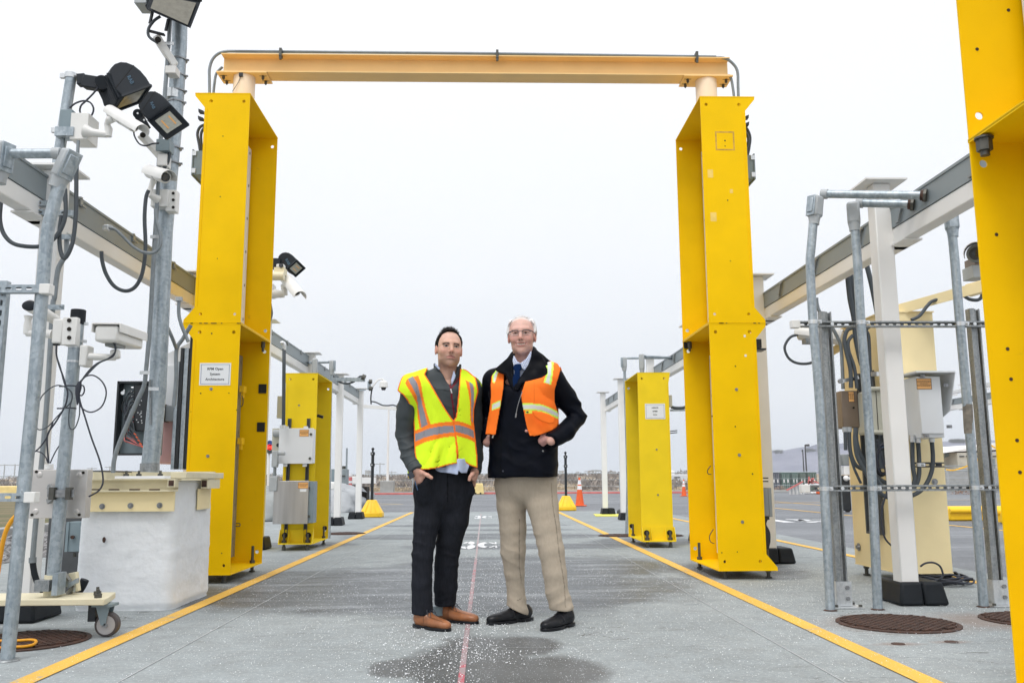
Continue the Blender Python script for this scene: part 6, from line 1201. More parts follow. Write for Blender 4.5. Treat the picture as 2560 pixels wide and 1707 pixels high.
# ---------------------------------------------------------------- background
MT['link']=None
d=ND('chain_link_fabric'); tr=d.N('ShaderNodeBsdfTransparent'); mx=d.N('ShaderNodeMixShader'); mx.inputs[0].default_value=.16; d.b.inputs['Base Color'].default_value=(.42,.45,.48,1); d.b.inputs['Roughness'].default_value=.5
d.L(tr.outputs[0],mx.inputs[1]); d.L(d.b.outputs[0],mx.inputs[2]); d.L(mx.outputs[0],d.t.nodes['Material Output'].inputs[0]); MT['link']=d.m
def fence(a,b,h,label,sp=3.0):
    a=Vector(a);b=Vector(b); t=thing('chain_link_fence',label,'fence',a); L=(b-a).length; n=max(2,int(L/sp)); d_=(b-a)/n
    for i in range(n+1):
        m=MB(); p=a+d_*i; m.cyl(p,p+Z_*h,.035,n=8); m.build('fence_post',MT['galv'],t)
    m=MB(); m.cyl(a+Z_*h,b+Z_*h,.025,n=8); m.build('top_rail',MT['galv'],t)
    m=MB(); m.add([a+Z_*.05,b+Z_*.05,b+Z_*h,a+Z_*h],[(0,1,2,3)]); m.build('mesh_fabric',MT['link'],t,smooth=False)
    for k in (.33,.66): m=MB(); m.cyl(a+Z_*h*k,b+Z_*h*k,.008,n=6); m.build('tension_wire',MT['galv'],t)
hz=A('m',1035,555,59).z
fence((-46,60.5,0),(-1.2,59.2,0),hz,'grey chain link fence across the left half of the horizon',3.7)
fence((-1.2,59.2,0),(13.5,57.6,0),hz,'grey chain link fence right of the men behind the orange cones',3.7)
fence((30,52,0),(13.5,57.6,0),hz,'grey chain link fence in front of the green containers',3.7)
# sagebrush and dry grass
def brush(name,n,y0,y1,x0,x1,szr,mt,hgt,blades,label,cat,zsp=.5,wide=.02,dens=None):
    V=[];F=[];C=[]
    for i in range(n):
        y=y0+(y1-y0)*random.random()**1.5; x=random.uniform(x0,x1)*(y/60)
        if MN.noise(Vector((x*.09,y*.05,dens or 1)))<-.12: continue
        s=random.uniform(*szr); z0=terr(x,y); g=random.uniform(.65,1.3); tint=random.random()
        base=np.array([.235,.205,.185])*(1-tint*.5)+np.array([.33,.28,.23])*tint*.5 if mt=='sage' else np.array([.50,.40,.27])*random.uniform(.8,1.15)
        if random.random()<.12 and mt=='sage': base=np.array([.13,.10,.085])
        bl=int(blades*(1.6 if y<80 else .8))
        for k in range(bl):
            a=random.uniform(0,6.283); rr=s*math.sqrt(random.random()); el=random.uniform(.15,1)
            px,py=x+rr*math.cos(a)*.9,y+rr*math.sin(a)*.9; zz=z0+hgt*s*el*math.sqrt(max(0,1-(rr/s)**2*.8))*random.uniform(.3,1)
            l=random.uniform(.12,.30)*s*2; w=wide*s*random.uniform(.7,1.6)*2; dx,dz=random.uniform(-.6,.6),random.uniform(.3,1); q=len(V)
            V+=[(px-w,py,zz),(px+w,py+random.uniform(-w,w),zz),(px+dx*l,py+random.uniform(-.3,.3)*l,zz+dz*l)]; F.append((q,q+1,q+2)); c=base*g*random.uniform(.6,1.35); C+=[c,c,c]
    return tag(mk(name,np.array(V),F,MT['brush'],smooth=False,colors=np.clip(np.array(C),0,1)),label,cat,kind='stuff')
MT['brush']=mat('dry_brush_foliage',(1,1,1),.9,var=.1,attr=True,sc=3)
brush('sagebrush',1500,64,250,-42,13.5,(.45,1.5),'sage',.8,60,'grey brown sagebrush covering the open ground beyond the fence','sagebrush',wide=.04)
brush('dry_grass',1300,60.5,90,-42,13,(.35,.8),'grass',.7,22,'straw coloured dry grass between the fence and the sagebrush','dry grass',wide=.035,dens=7)
def shrub(p,s,label,col):
    V=[];F=[];C=[]
    for k in range(420):
        v=np.array([random.gauss(0,1),random.gauss(0,1),abs(random.gauss(0,1))]); v/=np.linalg.norm(v); r=s*random.uniform(.5,1); q=np.array(p)+v*r*np.array([1,1,.8]); l=s*.14; b=len(V)
        t1=np.array([random.uniform(-1,1) for _ in range(3)])*l; t2=np.array([random.uniform(-1,1) for _ in range(3)])*l*.4
        V+=[q,q+t2,q+t1+v*l]; F.append((b,b+1,b+2)); c=np.array(col)*random.uniform(.6,1.5); C+=[c]*3
    return tag(mk('round_shrub',np.array(V),F,MT['brush'],smooth=False,colors=np.clip(np.array(C),0,1)),label,'shrub')
g=G('n',430,730); shrub((g.x*59/g.y,60.5,0),.42,'dark round tumbleweed against the fence beside the orange cone',(.13,.09,.075))
g=A('o',270,870,57); shrub((g.x,57,0.0),.48,'pale brown rounded shrub in front of the containers',(.36,.25,.18))
m_=MB(); g=A('q',520,1085,45.5); tag(shrub((g.x,45.,0),.0001,'x',(0,0,0)),'x','x'); D.objects.remove(D.objects['round_shrub.002'])
# distant hill and low ridge
def hill(name,x0,x1,Y,hf,depth,mt,nx=140,ny=26):
    xs=np.linspace(x0,x1,nx); V=[];F=[]
    for j in range(ny):
        t=j/(ny-1); 
        for x in xs:
            h=hf(x); prof=math.sin(min(1,t*1.15)*PI/2)**.8
            V.append((x,Y+depth*t,-3+(h+3)*prof*(1-.0*t)+h*.10*MN.fractal(Vector((x*.004,t*3.5,2)),1.,2.,5)*prof))
    for j in range(ny-1):
        for i in range(nx-1): a=j*nx+i; F.append((a,a+1,a+nx+1,a+nx))
    return tag(mk(name,np.array(V),F,MT[mt],origin=(0,0,0),ang=180),kind='structure')
d=ND('haze_tinted_scrub'); n=d.noise(.012,8,.7,d.map((1,.4,2.5))); c=d.mix(d.rng(n,.35,.65),(.13,.15,.22),(.27,.28,.35)); d.L(c,d.b.inputs['Base Color']); d.b.inputs['Roughness'].default_value=1; d.bump(n,.6,6); MT['hill']=d.m  # scrub colours carry the blue tint of distant haze
# ridge line measured at 1500 m: rises to the right
RL=[(A('r7',x,y,1500).x,A('r7',x,y,1500).z) for x,y in ((400,640),(700,560),(930,452),(1010,442),(1060,450),(1200,437),(1320,425))]+[(A('r4',x,y,1500).x,A('r4',x,y,1500).z) for x,y in ((300,1020),(350,1000),(430,990),(700,985),(1200,992),(1290,985),(1340,975),(1500,985))]+[(1500,70),(2600,60)]
def hf(x):
    if x<=RL[0][0]: return 2+ (RL[0][1]-2)*max(0,1-(RL[0][0]-x)/500)
    for (xa,za),(xb,zb) in zip(RL,RL[1:]):
        if xa<=x<=xb: return za+(zb-za)*(x-xa)/(xb-xa)+2.5*MN.noise(Vector((x*.03,0,0)))
    return RL[-1][1]
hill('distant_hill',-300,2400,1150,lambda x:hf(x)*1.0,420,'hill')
def ht(m,x,w,h): pass
# trees on the ridge
def ridge_trees():
    V=[];F=[];C=[]
    for (f,xa,xb,yy,n) in (('r7',960,1030,447,24),('r7',1230,1330,434,40),('r4',300,380,1005,60),('q',370,540,400,160),('q',690,730,415,50)):
        for i in range(n):
            p=A(f,random.uniform(xa,xb),yy+random.uniform(-8,14),1440)
            for k in range(16):
                o=np.array([random.gauss(0,1.6),random.gauss(0,2),random.gauss(0,1.1)]); b=len(V); q=np.array(p)+o; s=random.uniform(.5,1.2)
                V+=[q,q+[s,0,random.uniform(-1,1)],q+[s*.4,0,s]]; F.append((b,b+1,b+2)); c=np.array([.07,.085,.09])*random.uniform(.7,1.4); C+=[c]*3
    tag(mk('ridge_trees',np.array(V),F,MT['brush'],smooth=False,colors=np.array(C)),'far dark tree line along the top of the hazy ridge','trees',kind='stuff')
ridge_trees()
# containers
def container(x0,x1,label,col,Y,f='o',yt=645,yb=895,side=None):
    a=A(f,x0,yt,Y);b=A(f,x1,yb,Y); z0=0.; h=a.z; w=b.x-a.x; t=thing('shipping_container',label,'shipping container',((a.x+b.x)/2,Y,0),'containers beyond the yard'); mm=mat('container_paint_'+col[0],col[1],.55,var=.12,sc=2,dirt=.3,dth=.6)
    m=MB(); m.box(a.x+.02,b.x-.02,Y+.05,Y+3.2,z0,h); bd=m.build('body',mm,t,bevel=.01)
    for k in (0,1):
        m=MB(); xa=a.x+.03+k*(w/2-.02); xb=xa+w/2-.05; m.box(xa,xb,Y,Y+.045,z0+.08,h-.06); dr=m.build('door',mm,bd)
        for u in (.25,.72): m=MB(); x=xa+(xb-xa)*u; m.cyl((x,Y-.02,z0+.1),(x,Y-.02,h-.08),.008,n=6); m.build('lock_bar',MT['lb'],dr)
    for k in (0,1): m=MB(); m.box(a.x+w*(.2+.42*k),a.x+w*(.32+.45*k),Y-.012,Y-.002,h*.45,h*.62); m.build('white_placard',MT['wband'],bd)
    return t
G1=('green',(.035,.11,.085)); G2=('dark green',(.03,.085,.05)); B1=('dark blue',(.025,.035,.07))
container(152,278,'dark blue shipping container end, left of the green ones',B1,60.0); container(285,415,'green shipping container end beside the blue one',G1,60.0); container(422,526,'second green shipping container end from the blue one',G1,60.1); container(530,628,'plain darker green container side between the doors and the pipes',G2,60.3); container(632,775,'last green container at the left edge of the leftmost pipe',G2,60.2)
# ramp with ribs, red frame behind it
t=thing('barricade','white ribbed barricade panel with a sloping red top edge in front of the containers','barricade',A('o',470,940,46.5)); Yb_=46.5
def O(x,y,Y=Yb_): return A('o',x,y,Y)
m=MB(); m.add([O(395,940),O(590,940),O(565,775),O(395,862)]+[O(x,y,46.56) for x,y in ((395,940),(590,940),(565,775),(395,862))],[(3,2,1,0),(4,5,6,7),(0,1,5,4),(1,2,6,5),(2,3,7,6),(3,0,4,7)]); pn=m.build('panel',MT['white'],t)
for k in range(8):
    u=k/7.5; m=MB(); m.bar(O(400+185*u,935,46.45),O(400+160*u,862-86*u,46.45),.03,.05,(0,-1,0)); m.build('rib',MT['lb'] if k%2 else MT['white'],pn)
m=MB(); m.bar(O(355,882,46.4),O(575,765,46.4),.06,.07); m.build('top_edge',MT['redc'],t); 
t=thing('barricade','red and white steel frame lying behind the ribbed barricade','barricade',O(700,900,48))
for a,b,mt in (((640,800),(720,720),'redc'),((640,760),(720,790),'redc'),((600,800),(790,800),'wband'),((655,700),(655,800),'redc'),((690,720),(690,800),'redc'),((720,760),(790,790),'redc'),((900,770),(955,740),'redc'),((900,740),(940,790),'nut')): m=MB(); m.bar(O(*a,48),O(*b,48),.07,.07); m.build('bar',MT[mt],t)
for x in (610,650,700,745): m=MB(); m.ball(O(x,915,47),.10,6); m.build('foot_knob',MT['white'],t)
m=MB(); m.box(O(780,945,46.6).x,O(1010,945,46.6).x,46.6,47.2,0,.18); tag(m.build('orange_mat',MT['orcone'],bevel=.05),'flat orange red plastic barrier lying behind the strut posts','barrier')
t=thing('chain_fence','low white topped grey fence panel behind the leftmost pipe','fence',O(900,700,52)); m=MB(); m.box(O(890,690,52).x,O(1010,690,52).x,52,52.06,.1,O(890,672,52).z); m.build('panel',MT['slate'],t); m=MB(); m.box(O(885,690,52).x,O(1015,690,52).x,51.95,52.1,O(890,672,52).z,O(890,640,52).z); m.build('top_band',MT['white'],t)
# yard lamps
def lamp(f,x,yb,yt,Y,xa,r,mt,label,base=None,arm=True):
    p=A(f,x,yb,Y); q=A(f,x,yt,Y); e=A(f,xa,yt,Y); t=thing('street_lamp',label,'street lamp',(p.x,Y,0)); m=MB(); z0=0
    if base: m.box(p.x-base,p.x+base,Y-base,Y+base,0,base*1.9); m.build('plinth',MT['curb'],t,bevel=.03); z0=base*1.9; m=MB()
    m.tube([Vector((p.x,Y,z0)),Vector((p.x,Y,q.z))],[r*1.5,r],10); m.build('pole',MT[mt],t)
    if arm: m=MB(); m.bar(Vector((p.x,Y,q.z-.05)),Vector((e.x,Y,q.z-.02)),.10*Y/60,.14*Y/60); m.build('lamp_head',MT[mt],t)
    return t
lamp('m',970,870,-555,57.6,1010,.055,'white','tall white yard lamp on a concrete plinth left of the man in the yellow vest',.42)
lamp('o',587,640,348,95,560,.055,'dgrey','shorter dark street lamp above the green containers'); lamp('o',622,640,278,90,658,.06,'dgrey','taller dark street lamp above the green containers')
for i,(f,x,yt,Y) in enumerate((('m',850,370,230),('s',38,1160,300),('s',12,1160,300),('m',1040,505,200),('n',505,462,260),('n',537,455,260),('n',600,465,260),('n',725,470,260),('n',570,490,260),('s',230,1168,240),('s',275,1165,260),('b',965,1415,240),('b',996,1410,240))):
    p=A(f,x,yt,Y); t=thing('utility_pole','thin far utility pole standing on the hazy horizon','utility pole',(p.x,Y,0),'far utility poles on the horizon'); m=MB(); w=.12*Y/200; m.cyl((p.x,Y,-.1),p,w,n=6); m.build('pole',MT['lb'],t); m=MB(); m.bar(p-X_*w*9-Z_*.3,p+X_*w*9-Z_*.3,w,w*1.5); m.build('crossarm',MT['lb'],t)
# building on the right
Yb2=110
def Q(x,y,Y=Yb2): return A('q',x,y,Y)
t=thing('warehouse','long low beige building with a bright white roof and dark open bay at far right','building',Q(600,735)); 
a=Q(455,545);b=Q(1400,735); m=MB(); m.box(a.x,b.x,Yb2,Yb2+26,-.3,a.z); m.build('wall',mat('beige_wall_panel',(.50,.49,.43),.7,sc=1),t)
rf=[Q(298,545),Q(560,492),Q(800,450),Q(960,425),Q(1400,425)]; V=[p for p in rf]; z1=Q(298,552).z
m=MB(); pr=[Q(298,550),Q(450,528),Q(1400,500)]
m.add([Q(298,547),Q(560,492),Q(960,425),Q(1400,400),Q(1400,505),Q(960,508),Q(450,530)]+[p+Y_*28 for p in (Q(298,547),Q(560,492),Q(960,425),Q(1400,400),Q(1400,505),Q(960,508),Q(450,530))],[(6,5,4,3,2,1,0),(7,8,9,10,11,12,13)]+[(i,(i+1)%7,(i+1)%7+7,i+7) for i in range(7)]); m.build('roof',MT['white'],t)
m=MB(); a=Q(303,555);b=Q(350,735); m.box(a.x,b.x,Yb2+2,Yb2+3,-.2,a.z); m.build('bay_column',MT['dgrey'],t); m=MB(); m.add([Q(303,552,Yb2+2),Q(450,545,Yb2+2),Q(300,612,Yb2+2)],[(0,1,2)]); m.box(Q(303,552).x,Q(455,552).x,Yb2+24,Yb2+24.4,-.2,Q(400,640).z); m.build('bay_wall',MT['slate'],t)
for x in (480,560,690,890): m=MB(); p=Q(x,582);q=Q(x+60,596); m.box(p.x,q.x,Yb2-.1,Yb2,q.z,p.z); m.build('window',MT['dgrey'],t)
m=MB(); p=Q(893,620);q=Q(920,735); m.box(p.x,q.x,Yb2-.1,Yb2,-.1,p.z); m.build('door',MT['slate'],t)
t=thing('low_wall','pale concrete panel wall with posts in front of the beige building','wall',Q(600,900,62)); a=Q(315,740,62);b=Q(1400,740,62); m=MB(); m.box(a.x,b.x,62,62.15,0,a.z); m.build('wall',MT['curb'],t); 
for k in range(7): m=MB(); x=a.x+k*1.9; m.box(x,x+.12,61.9,61.99,0,a.z+.02); m.build('wall_post',MT['lb'],t)
fence(Q(1100,1000,50)*1,Q(310,1000,54)*1,A('q',600,700,52).z-Q(600,1000,52).z,'grey chain link fence in front of the beige building',3.0)
shrub(tuple(Q(520,1090,44.5)*1),.55,'reddish brown heap of dry weeds at the kerb behind the right pipes',(.30,.17,.11))
# second lane of white posts and rail at far right
tp=post(11.6,21.0,3.05,'tall white post of the neighbouring lane seen right of the rightmost pipe')
tp['group']='white posts of the neighbouring lane'
r_=rail(11.6,21.2,25.2,2.62,2.50,2.76,1,'grey and white rail of the neighbouring lane behind the hooded box'); rail(11.6,15.,20.8,2.62,2.50,2.76,1,'grey and white rail of the neighbouring lane beside the near right column')
m=MB(); 
t=thing('cable_rail','thin white hanger rail under the grey wireway of the neighbouring lane','rail',(11.3,24,1.9)); m=MB(); m.bar(A('r4',1230,615,26),A('r4',1600,535,20),.09,.09); m.build('rail_tube',MT['white'],t)
for x,y,Y in ((1260,600,25.5),(1340,580,24),(1420,565,23),(1500,550,22)): m=MB(); m.tube([A('r4',x,y,Y),A('r4',x+10,y+25,Y),A('r4',x+40,y+25,Y),A('r4',x+50,y-5,Y)],.02,6); m.build('hook',MT['white'],t)
# yellow plastic chain
t=thing('plastic_chain','yellow plastic chain sagging in front of the beige building','chain',Q(600,740,19)); pts=spl([Q(x,y,19) for x,y in ((320,752),(400,760),(480,742),(560,715),(640,672),(700,635),(740,600))]+[Q(x,y,19) for x,y in ((880,470),(915,482),(950,497))][0:0],9)
for i in range(0,len(pts)-1): 
    a,b=pts[i],pts[i+1]; m=MB(); m.bar(a,b,.03 if i%2 else .012,.012 if i%2 else .035); m.build('chain_link',MT['ypl'],t)
t=thing('plastic_chain','short end of yellow plastic chain beside the near right yellow column','chain',Q(915,480,19)); pts=spl([Q(x,y,19) for x,y in ((870,455),(915,482),(965,500))],5)
for i in range(0,len(pts)-1): 
    a,b=pts[i],pts[i+1]; m=MB(); m.bar(a,b,.03 if i%2 else .012,.012 if i%2 else .035); m.build('chain_link',MT['ypl'],t)
# dark cabinet behind the strut post
Yk=21.8
t=thing('utility_cabinet','black cabinet with grey hoods standing behind the left strut post','cabinet',A('o',1120,1185,Yk)); a=A('o',990,685,Yk);b=A('o',1228,1165,Yk); m=MB(); m.box(a.x,b.x,Yk,Yk+.6,.05,a.z); m.build('body',MT['blkm'],t,bevel=.02)
m=MB(); p=A('o',1205,400,Yk);q=A('o',1245,1190,Yk); m.box(p.x,q.x,Yk-.1,Yk+.0,.01,p.z+.4); m.build('side_post',MT['slate'],t)
m=MB(); p=A('o',1100,400,Yk);q=A('o',1208,550,Yk); m.box(p.x,q.x,Yk,Yk+.3,q.z,p.z); m.build('grey_hood',MT['greyp'],t,bevel=.02); m=MB(); p=A('o',945,390,Yk);q=A('o',1040,555,Yk); m.box(p.x,q.x,Yk,Yk+.3,q.z,p.z); m.build('beige_hood',MT['beige'],t,bevel=.05)
m=MB(); p=A('o',1120,560,Yk);q=A('o',1200,670,Yk); m.box(p.x,q.x,Yk+.01,Yk+.3,q.z,p.z); m.build('white_panel',MT['white'],t); m=MB(); p=A('o',1150,722,Yk-.05); m.bar(p,p+X_*.25,.05,.06); m.ball(p,.07,6); m.build('handle',MT['white'],t)
for x in (1050,1190): m=MB(); p=A('o',x,1160,Yk); m.cyl((p.x,Yk+.05,.07),(p.x,Yk+.12,.07),.06); m.build('wheel',MT['tyre'],t)
# grey trailer and mesh behind the low right cabinet gap
Yg=66
t=thing('trailer','grey low trailer behind the chain link fence in the gap between the right cabinets','trailer',A('n',1580,700,Yg)); a=A('n',1440,515,Yg);b=A('n',1800,720,Yg); m=MB(); m.box(a.x,b.x,Yg,Yg+2.4,.25,a.z); m.build('body',MT['encl'],t,bevel=.05); m=MB(); p=A('n',1495,545,Yg);q=A('n',1568,557,Yg); m.box(p.x,q.x,Yg-.05,Yg,q.z,p.z); m.build('vent_slot',MT['dgrey'],t); m=MB(); p=A('n',1470,470,Yg);q=A('n',1520,512,Yg); m.box(p.x,q.x,Yg+.4,Yg+1.4,a.z,p.z); m.build('roof_unit',MT['white'],t,bevel=.05)
m=MB(); p=A('n',1460,660,Yg-1);q=A('n',1485,715,Yg-1); m.box(p.x,q.x,Yg-.3,Yg-.05,0,p.z); m.build('wheel',MT['tyre'],t,bevel=.05)
m=MB(); p=A('n',800,665,62);q=A('n',880,700,62); m.box(p.x,q.x,62,63,.3,p.z); tag(m.build('white_crate',MT['white'],bevel=.05),'small white box in the brush beside the last right posts','box')
# traffic light
Yl2=40
t=thing('traffic_light','small traffic light showing red on a white pole left of the white electrical box','traffic light',A('v',182,950,Yl2)); a=A('v',160,330,Yl2);b=A('v',203,478,Yl2); m=MB(); m.box(a.x,b.x,Yl2,Yl2+.2,b.z,a.z); h_=m.build('housing',MT['blkm'],t,bevel=.02)
mr,tt,bb,N_,L_=base('red_signal_glow'); bb.inputs['Base Color'].default_value=(.8,.03,.02,1); bb.inputs['Emission Color'].default_value=(1,.05,.03,1); bb.inputs['Emission Strength'].default_value=1.6
mbl=mat('blue_signal_glass',(.02,.06,.25),.3)
for y,m2 in ((355,mbl),(405,mr),(455,MT['lensb'])): m=MB(); q=A('v',183,y,Yl2); m.cyl(q+Y_*.01,q-Y_*.05,.13,n=16); m.build('signal_lens',m2,h_)
m=MB(); q=A('v',155,950,Yl2); m.cyl((A('v',165,480,Yl2).x,Yl2+.1,0),(A('v',165,480,Yl2).x,Yl2+.1,b.z),.05,n=10); m.build('pole',MT['white'],t)
# tarps
def tarp(label,x0,x1,y0,y1,h,seed,mt='tarp'):
    ny=90;nx=44; V=[];F=[]
    for j in range(ny):
        t_=j/(ny-1); y=y0+(y1-y0)*t_; env=min(1,t_*9,(1-t_)*7)**.5
        for i in range(nx):
            u=i/(nx-1); a=PI*u; x=(x0+x1)/2-(x1-x0)/2*math.cos(a)*(.82+.18*env); z=h*env*max(0,math.sin(a))**.55*(1+.12*math.sin(t_*9+seed))
            p=Vector((x*1.2+seed,y*.9,z*2.5)); w=MN.fractal(p,1.,2.,4); cr=abs(MN.noise(Vector((y*1.6+x*.8,z*1.2,seed))))*1.2
            k=.12*w-.16*(cr<.12)*(.12-cr)/.12*1.0; flare=.22*max(0,.3-z)*abs(MN.noise(Vector((y*2,seed,1))))*4
            V.append((x-math.cos(a)*(k+flare),y+.08*w,max(.006,z+.10*w*env-.10*max(0,(.25-cr))*env)))
    for j in range(ny-1):
        for i in range(nx-1): a=j*nx+i; F.append((a,a+nx,a+nx+1,a+1))
    return tag(mk('tarpaulin',np.array(V),F,MT[mt],ang=180),label,'tarp')
MT['tarp']=mat('grey_tarpaulin',(.34,.36,.38),.5,var=.12,sc=3,bump=.5,bsc=7,bd=.04); MT['tarpd']=mat('darker_grey_tarpaulin',(.28,.30,.30),.6,var=.2,sc=3,bump=.4,bsc=6,bd=.03)
h1=A('m',120,755,24).z
tarp('grey crumpled tarp over a long heap behind the last left posts',-6.3,-3.62,24.0,29.6,h1*1.02,3.0); tarp('darker grey tarp covered heap seen left of the stainless box',-7.0,-4.45,19.0,23.0,A('v',200,975,18).z,8.0,'tarpd')
t=thing('folded_cover','dark end of a folded cover sticking out at the end of the grey tarp','cover',A('m',600,900,27)); m=MB(); m.add([A('m',545,755,26.5),A('m',640,850,26),A('m',560,835,26.3),A('m',545,800,27)]+[A('m',545,755,27),A('m',640,850,26.6),A('m',560,835,26.9),A('m',545,800,27.5)],[(0,1,2,3),(7,6,5,4),(0,4,5,1),(1,5,6,2),(2,6,7,3),(3,7,4,0)]); m.build('flap',MT['tarp'],t); m=MB(); m.obox(A('m',590,880,26.8),X_,Y_,Z_,.12,.3,.22); m.build('dark_recess',MT['dark'],t)
# pillars behind the tarps
Yp_=30
t=thing('utility_pillar','dark grey metal pillar with fittings behind the grey tarp','pillar',(A('m',245,750,Yp_).x,Yp_,0)); a=A('m',190,470,Yp_);b=A('m',300,750,Yp_); m=MB(); m.box(a.x,b.x,Yp_,Yp_+.5,.0,a.z); m.build('body',MT['wire'],t,bevel=.02)
for x,y in ((205,470),(240,455),(262,450),(285,465)): m=MB(); q=A('m',x,y,Yp_+.1); m.cyl(q-Z_*.15,q+Z_*.06,.06,n=8); m.build('fitting',MT['nut'],t)
m=MB(); m.cyl((A('m',305,580,Yp_).x,Yp_-.05,.5),(A('m',313,130,Yp_).x,Yp_-.05,A('m',313,130,Yp_).z),.03,n=8); m.build('mast',MT['wire'],t)
m=MB(); a=A('m',188,575,Yp_-.05);b=A('m',302,590,Yp_-.05); m.box(a.x,b.x,Yp_-.04,Yp_,b.z,a.z); m.build('band',MT['nut'],t)
t=thing('utility_pillar','light grey metal pillar left of the darker one behind the tarp','pillar',(A('m',70,750,Yp_).x,Yp_,0)); a=A('m',48,465,Yp_);b=A('m',95,750,Yp_); m=MB(); m.box(a.x,b.x,Yp_,Yp_+.5,.0,a.z); m.build('body',MT['lb'],t,bevel=.02); m=MB(); m.box(b.x-.08,b.x+.05,Yp_-.02,Yp_+.1,a.z-.9,a.z-.02); m.build('side_box',MT['slate'],t)
t=thing('beam_barrier','white horizontal beam barrier with red ends behind the tarp','barrier',A('m',370,660,33)); m=MB(); m.bar(A('m',300,660,33),A('m',460,655,33),.30,.10,(0,1,0)); m.obox(A('m',380,657,33),X_,Y_,Z_,.9,.08,.11); m.build('beam',MT['white'],t)
m=MB(); q=A('m',362,600,31.5); m.cyl((q.x,31.5,.02),(q.x,31.5,q.z),.075,n=12); t_=m.build('delineator_post',MT['redc']); tag(t_,'red and white striped delineator post behind the tarp','post')
for z in (.45,.75,1.0): m=MB(); m.cyl((q.x,31.5,z),(q.x,31.5,z+.08),.078,n=12); m.build('white_band',MT['wband'],t_)
m=MB(); q=A('m',40,745,23.); m.obox(q,X_,Y_,Z_,.12,.1,.1); tag(m.build('white_box',MT['white'],bevel=.03),'small white box resting on top of the grey tarp','box')
# low far town blocks
for f,x0,x1,y,Y,l in (('m',605,660,490,420,'pale far silo like block on the hazy horizon left of the stanchion'),('n',95,140,470,500,'pale far block on the hazy horizon behind the right stanchion')):
    a=A(f,x0,y,Y);b=A(f,x1,y,Y); m=MB(); m.box(a.x,b.x,Y,Y+10,0,a.z); t=m.build('far_building',MT['lb']); tag(t,l,'building')

# ---------------------------------------------------------------- thin haze in the distance
m=MB(); m.box(-1400,2700,-40,1800,-4,190)
mh=D.materials.new('pale_haze'); mh.use_nodes=True; t_=mh.node_tree; t_.nodes.clear(); oo=t_.nodes.new('ShaderNodeOutputMaterial'); pv=t_.nodes.new('ShaderNodeVolumePrincipled')
pv.inputs['Density'].default_value=.00026; pv.inputs['Color'].default_value=(.96,.98,1,1); pv.inputs['Anisotropy'].default_value=.2; t_.links.new(pv.outputs[0],oo.inputs['Volume'])
o=m.build('haze',mh,smooth=False); o['kind']='stuff'; o['label']='thin pale haze fading the far hill'
# ---------------------------------------------------------------- people: smooth bodies from distance fields
def cap(P,a,b,ra,rb,sc=(1,1,1)):
    a=np.array(a,np.float32);b=np.array(b,np.float32);s=np.array(sc,np.float32); p=(P-a)*s; d=(b-a)*s; t=np.clip((p@d)/(d@d),0,1)
    return np.linalg.norm(p-t[...,None]*d,axis=-1)-(ra+(rb-ra)*t)
def sph(P,c,r): return np.linalg.norm(P-np.array(c,np.float32),axis=-1)-r
def elp(P,c,r,M=None):
    q=P-np.array(c,np.float32)
    if M is not None: q=q@np.array(M,np.float32)
    r=np.array(r,np.float32); k=np.linalg.norm(q/r,axis=-1); k2=np.linalg.norm(q/(r*r),axis=-1)+1e-6; return k*(k-1)/k2
def smin(a,b,k): h=np.clip(.5+.5*(b-a)/k,0,1); return b+(a-b)*h-k*h*(1-h)
def smax(a,b,k): return -smin(-a,-b,k)
def poly2(x,z,poly):
    p=np.array(poly,np.float32); n=len(p); dd=np.full(x.shape,1e9,np.float32); s=np.zeros(x.shape,bool)
    for i in range(n):
        a=p[i];b=p[(i+1)%n]; e=b-a; wx=x-a[0];wz=z-a[1]; t=np.clip((wx*e[0]+wz*e[1])/(e@e+1e-12),0,1); dd=np.minimum(dd,(wx-e[0]*t)**2+(wz-e[1]*t)**2)
        c=((a[1]<=z)!=(b[1]<=z))
        if abs(e[1])>1e-9: s^= c&(x<a[0]+(z-a[1])*e[0]/e[1])
    return np.where(s,-np.sqrt(dd),np.sqrt(dd))
_LAT=np.random.default_rng(3).random((32,32,32)).astype(np.float32)*2-1
def vn(P,f,seed=0):
    q=P*np.array(f,np.float32)+seed*7.31; i=np.floor(q).astype(int); t=q-i; t=t*t*(3-2*t); i0=i%32;i1=(i+1)%32; r=0
    for a in (0,1):
        for b in (0,1):
            for c in (0,1): r=r+_LAT[(i1 if a else i0)[...,0],(i1 if b else i0)[...,1],(i1 if c else i0)[...,2]]*((t[...,0] if a else 1-t[...,0])*(t[...,1] if b else 1-t[...,1])*(t[...,2] if c else 1-t[...,2]))
    return r
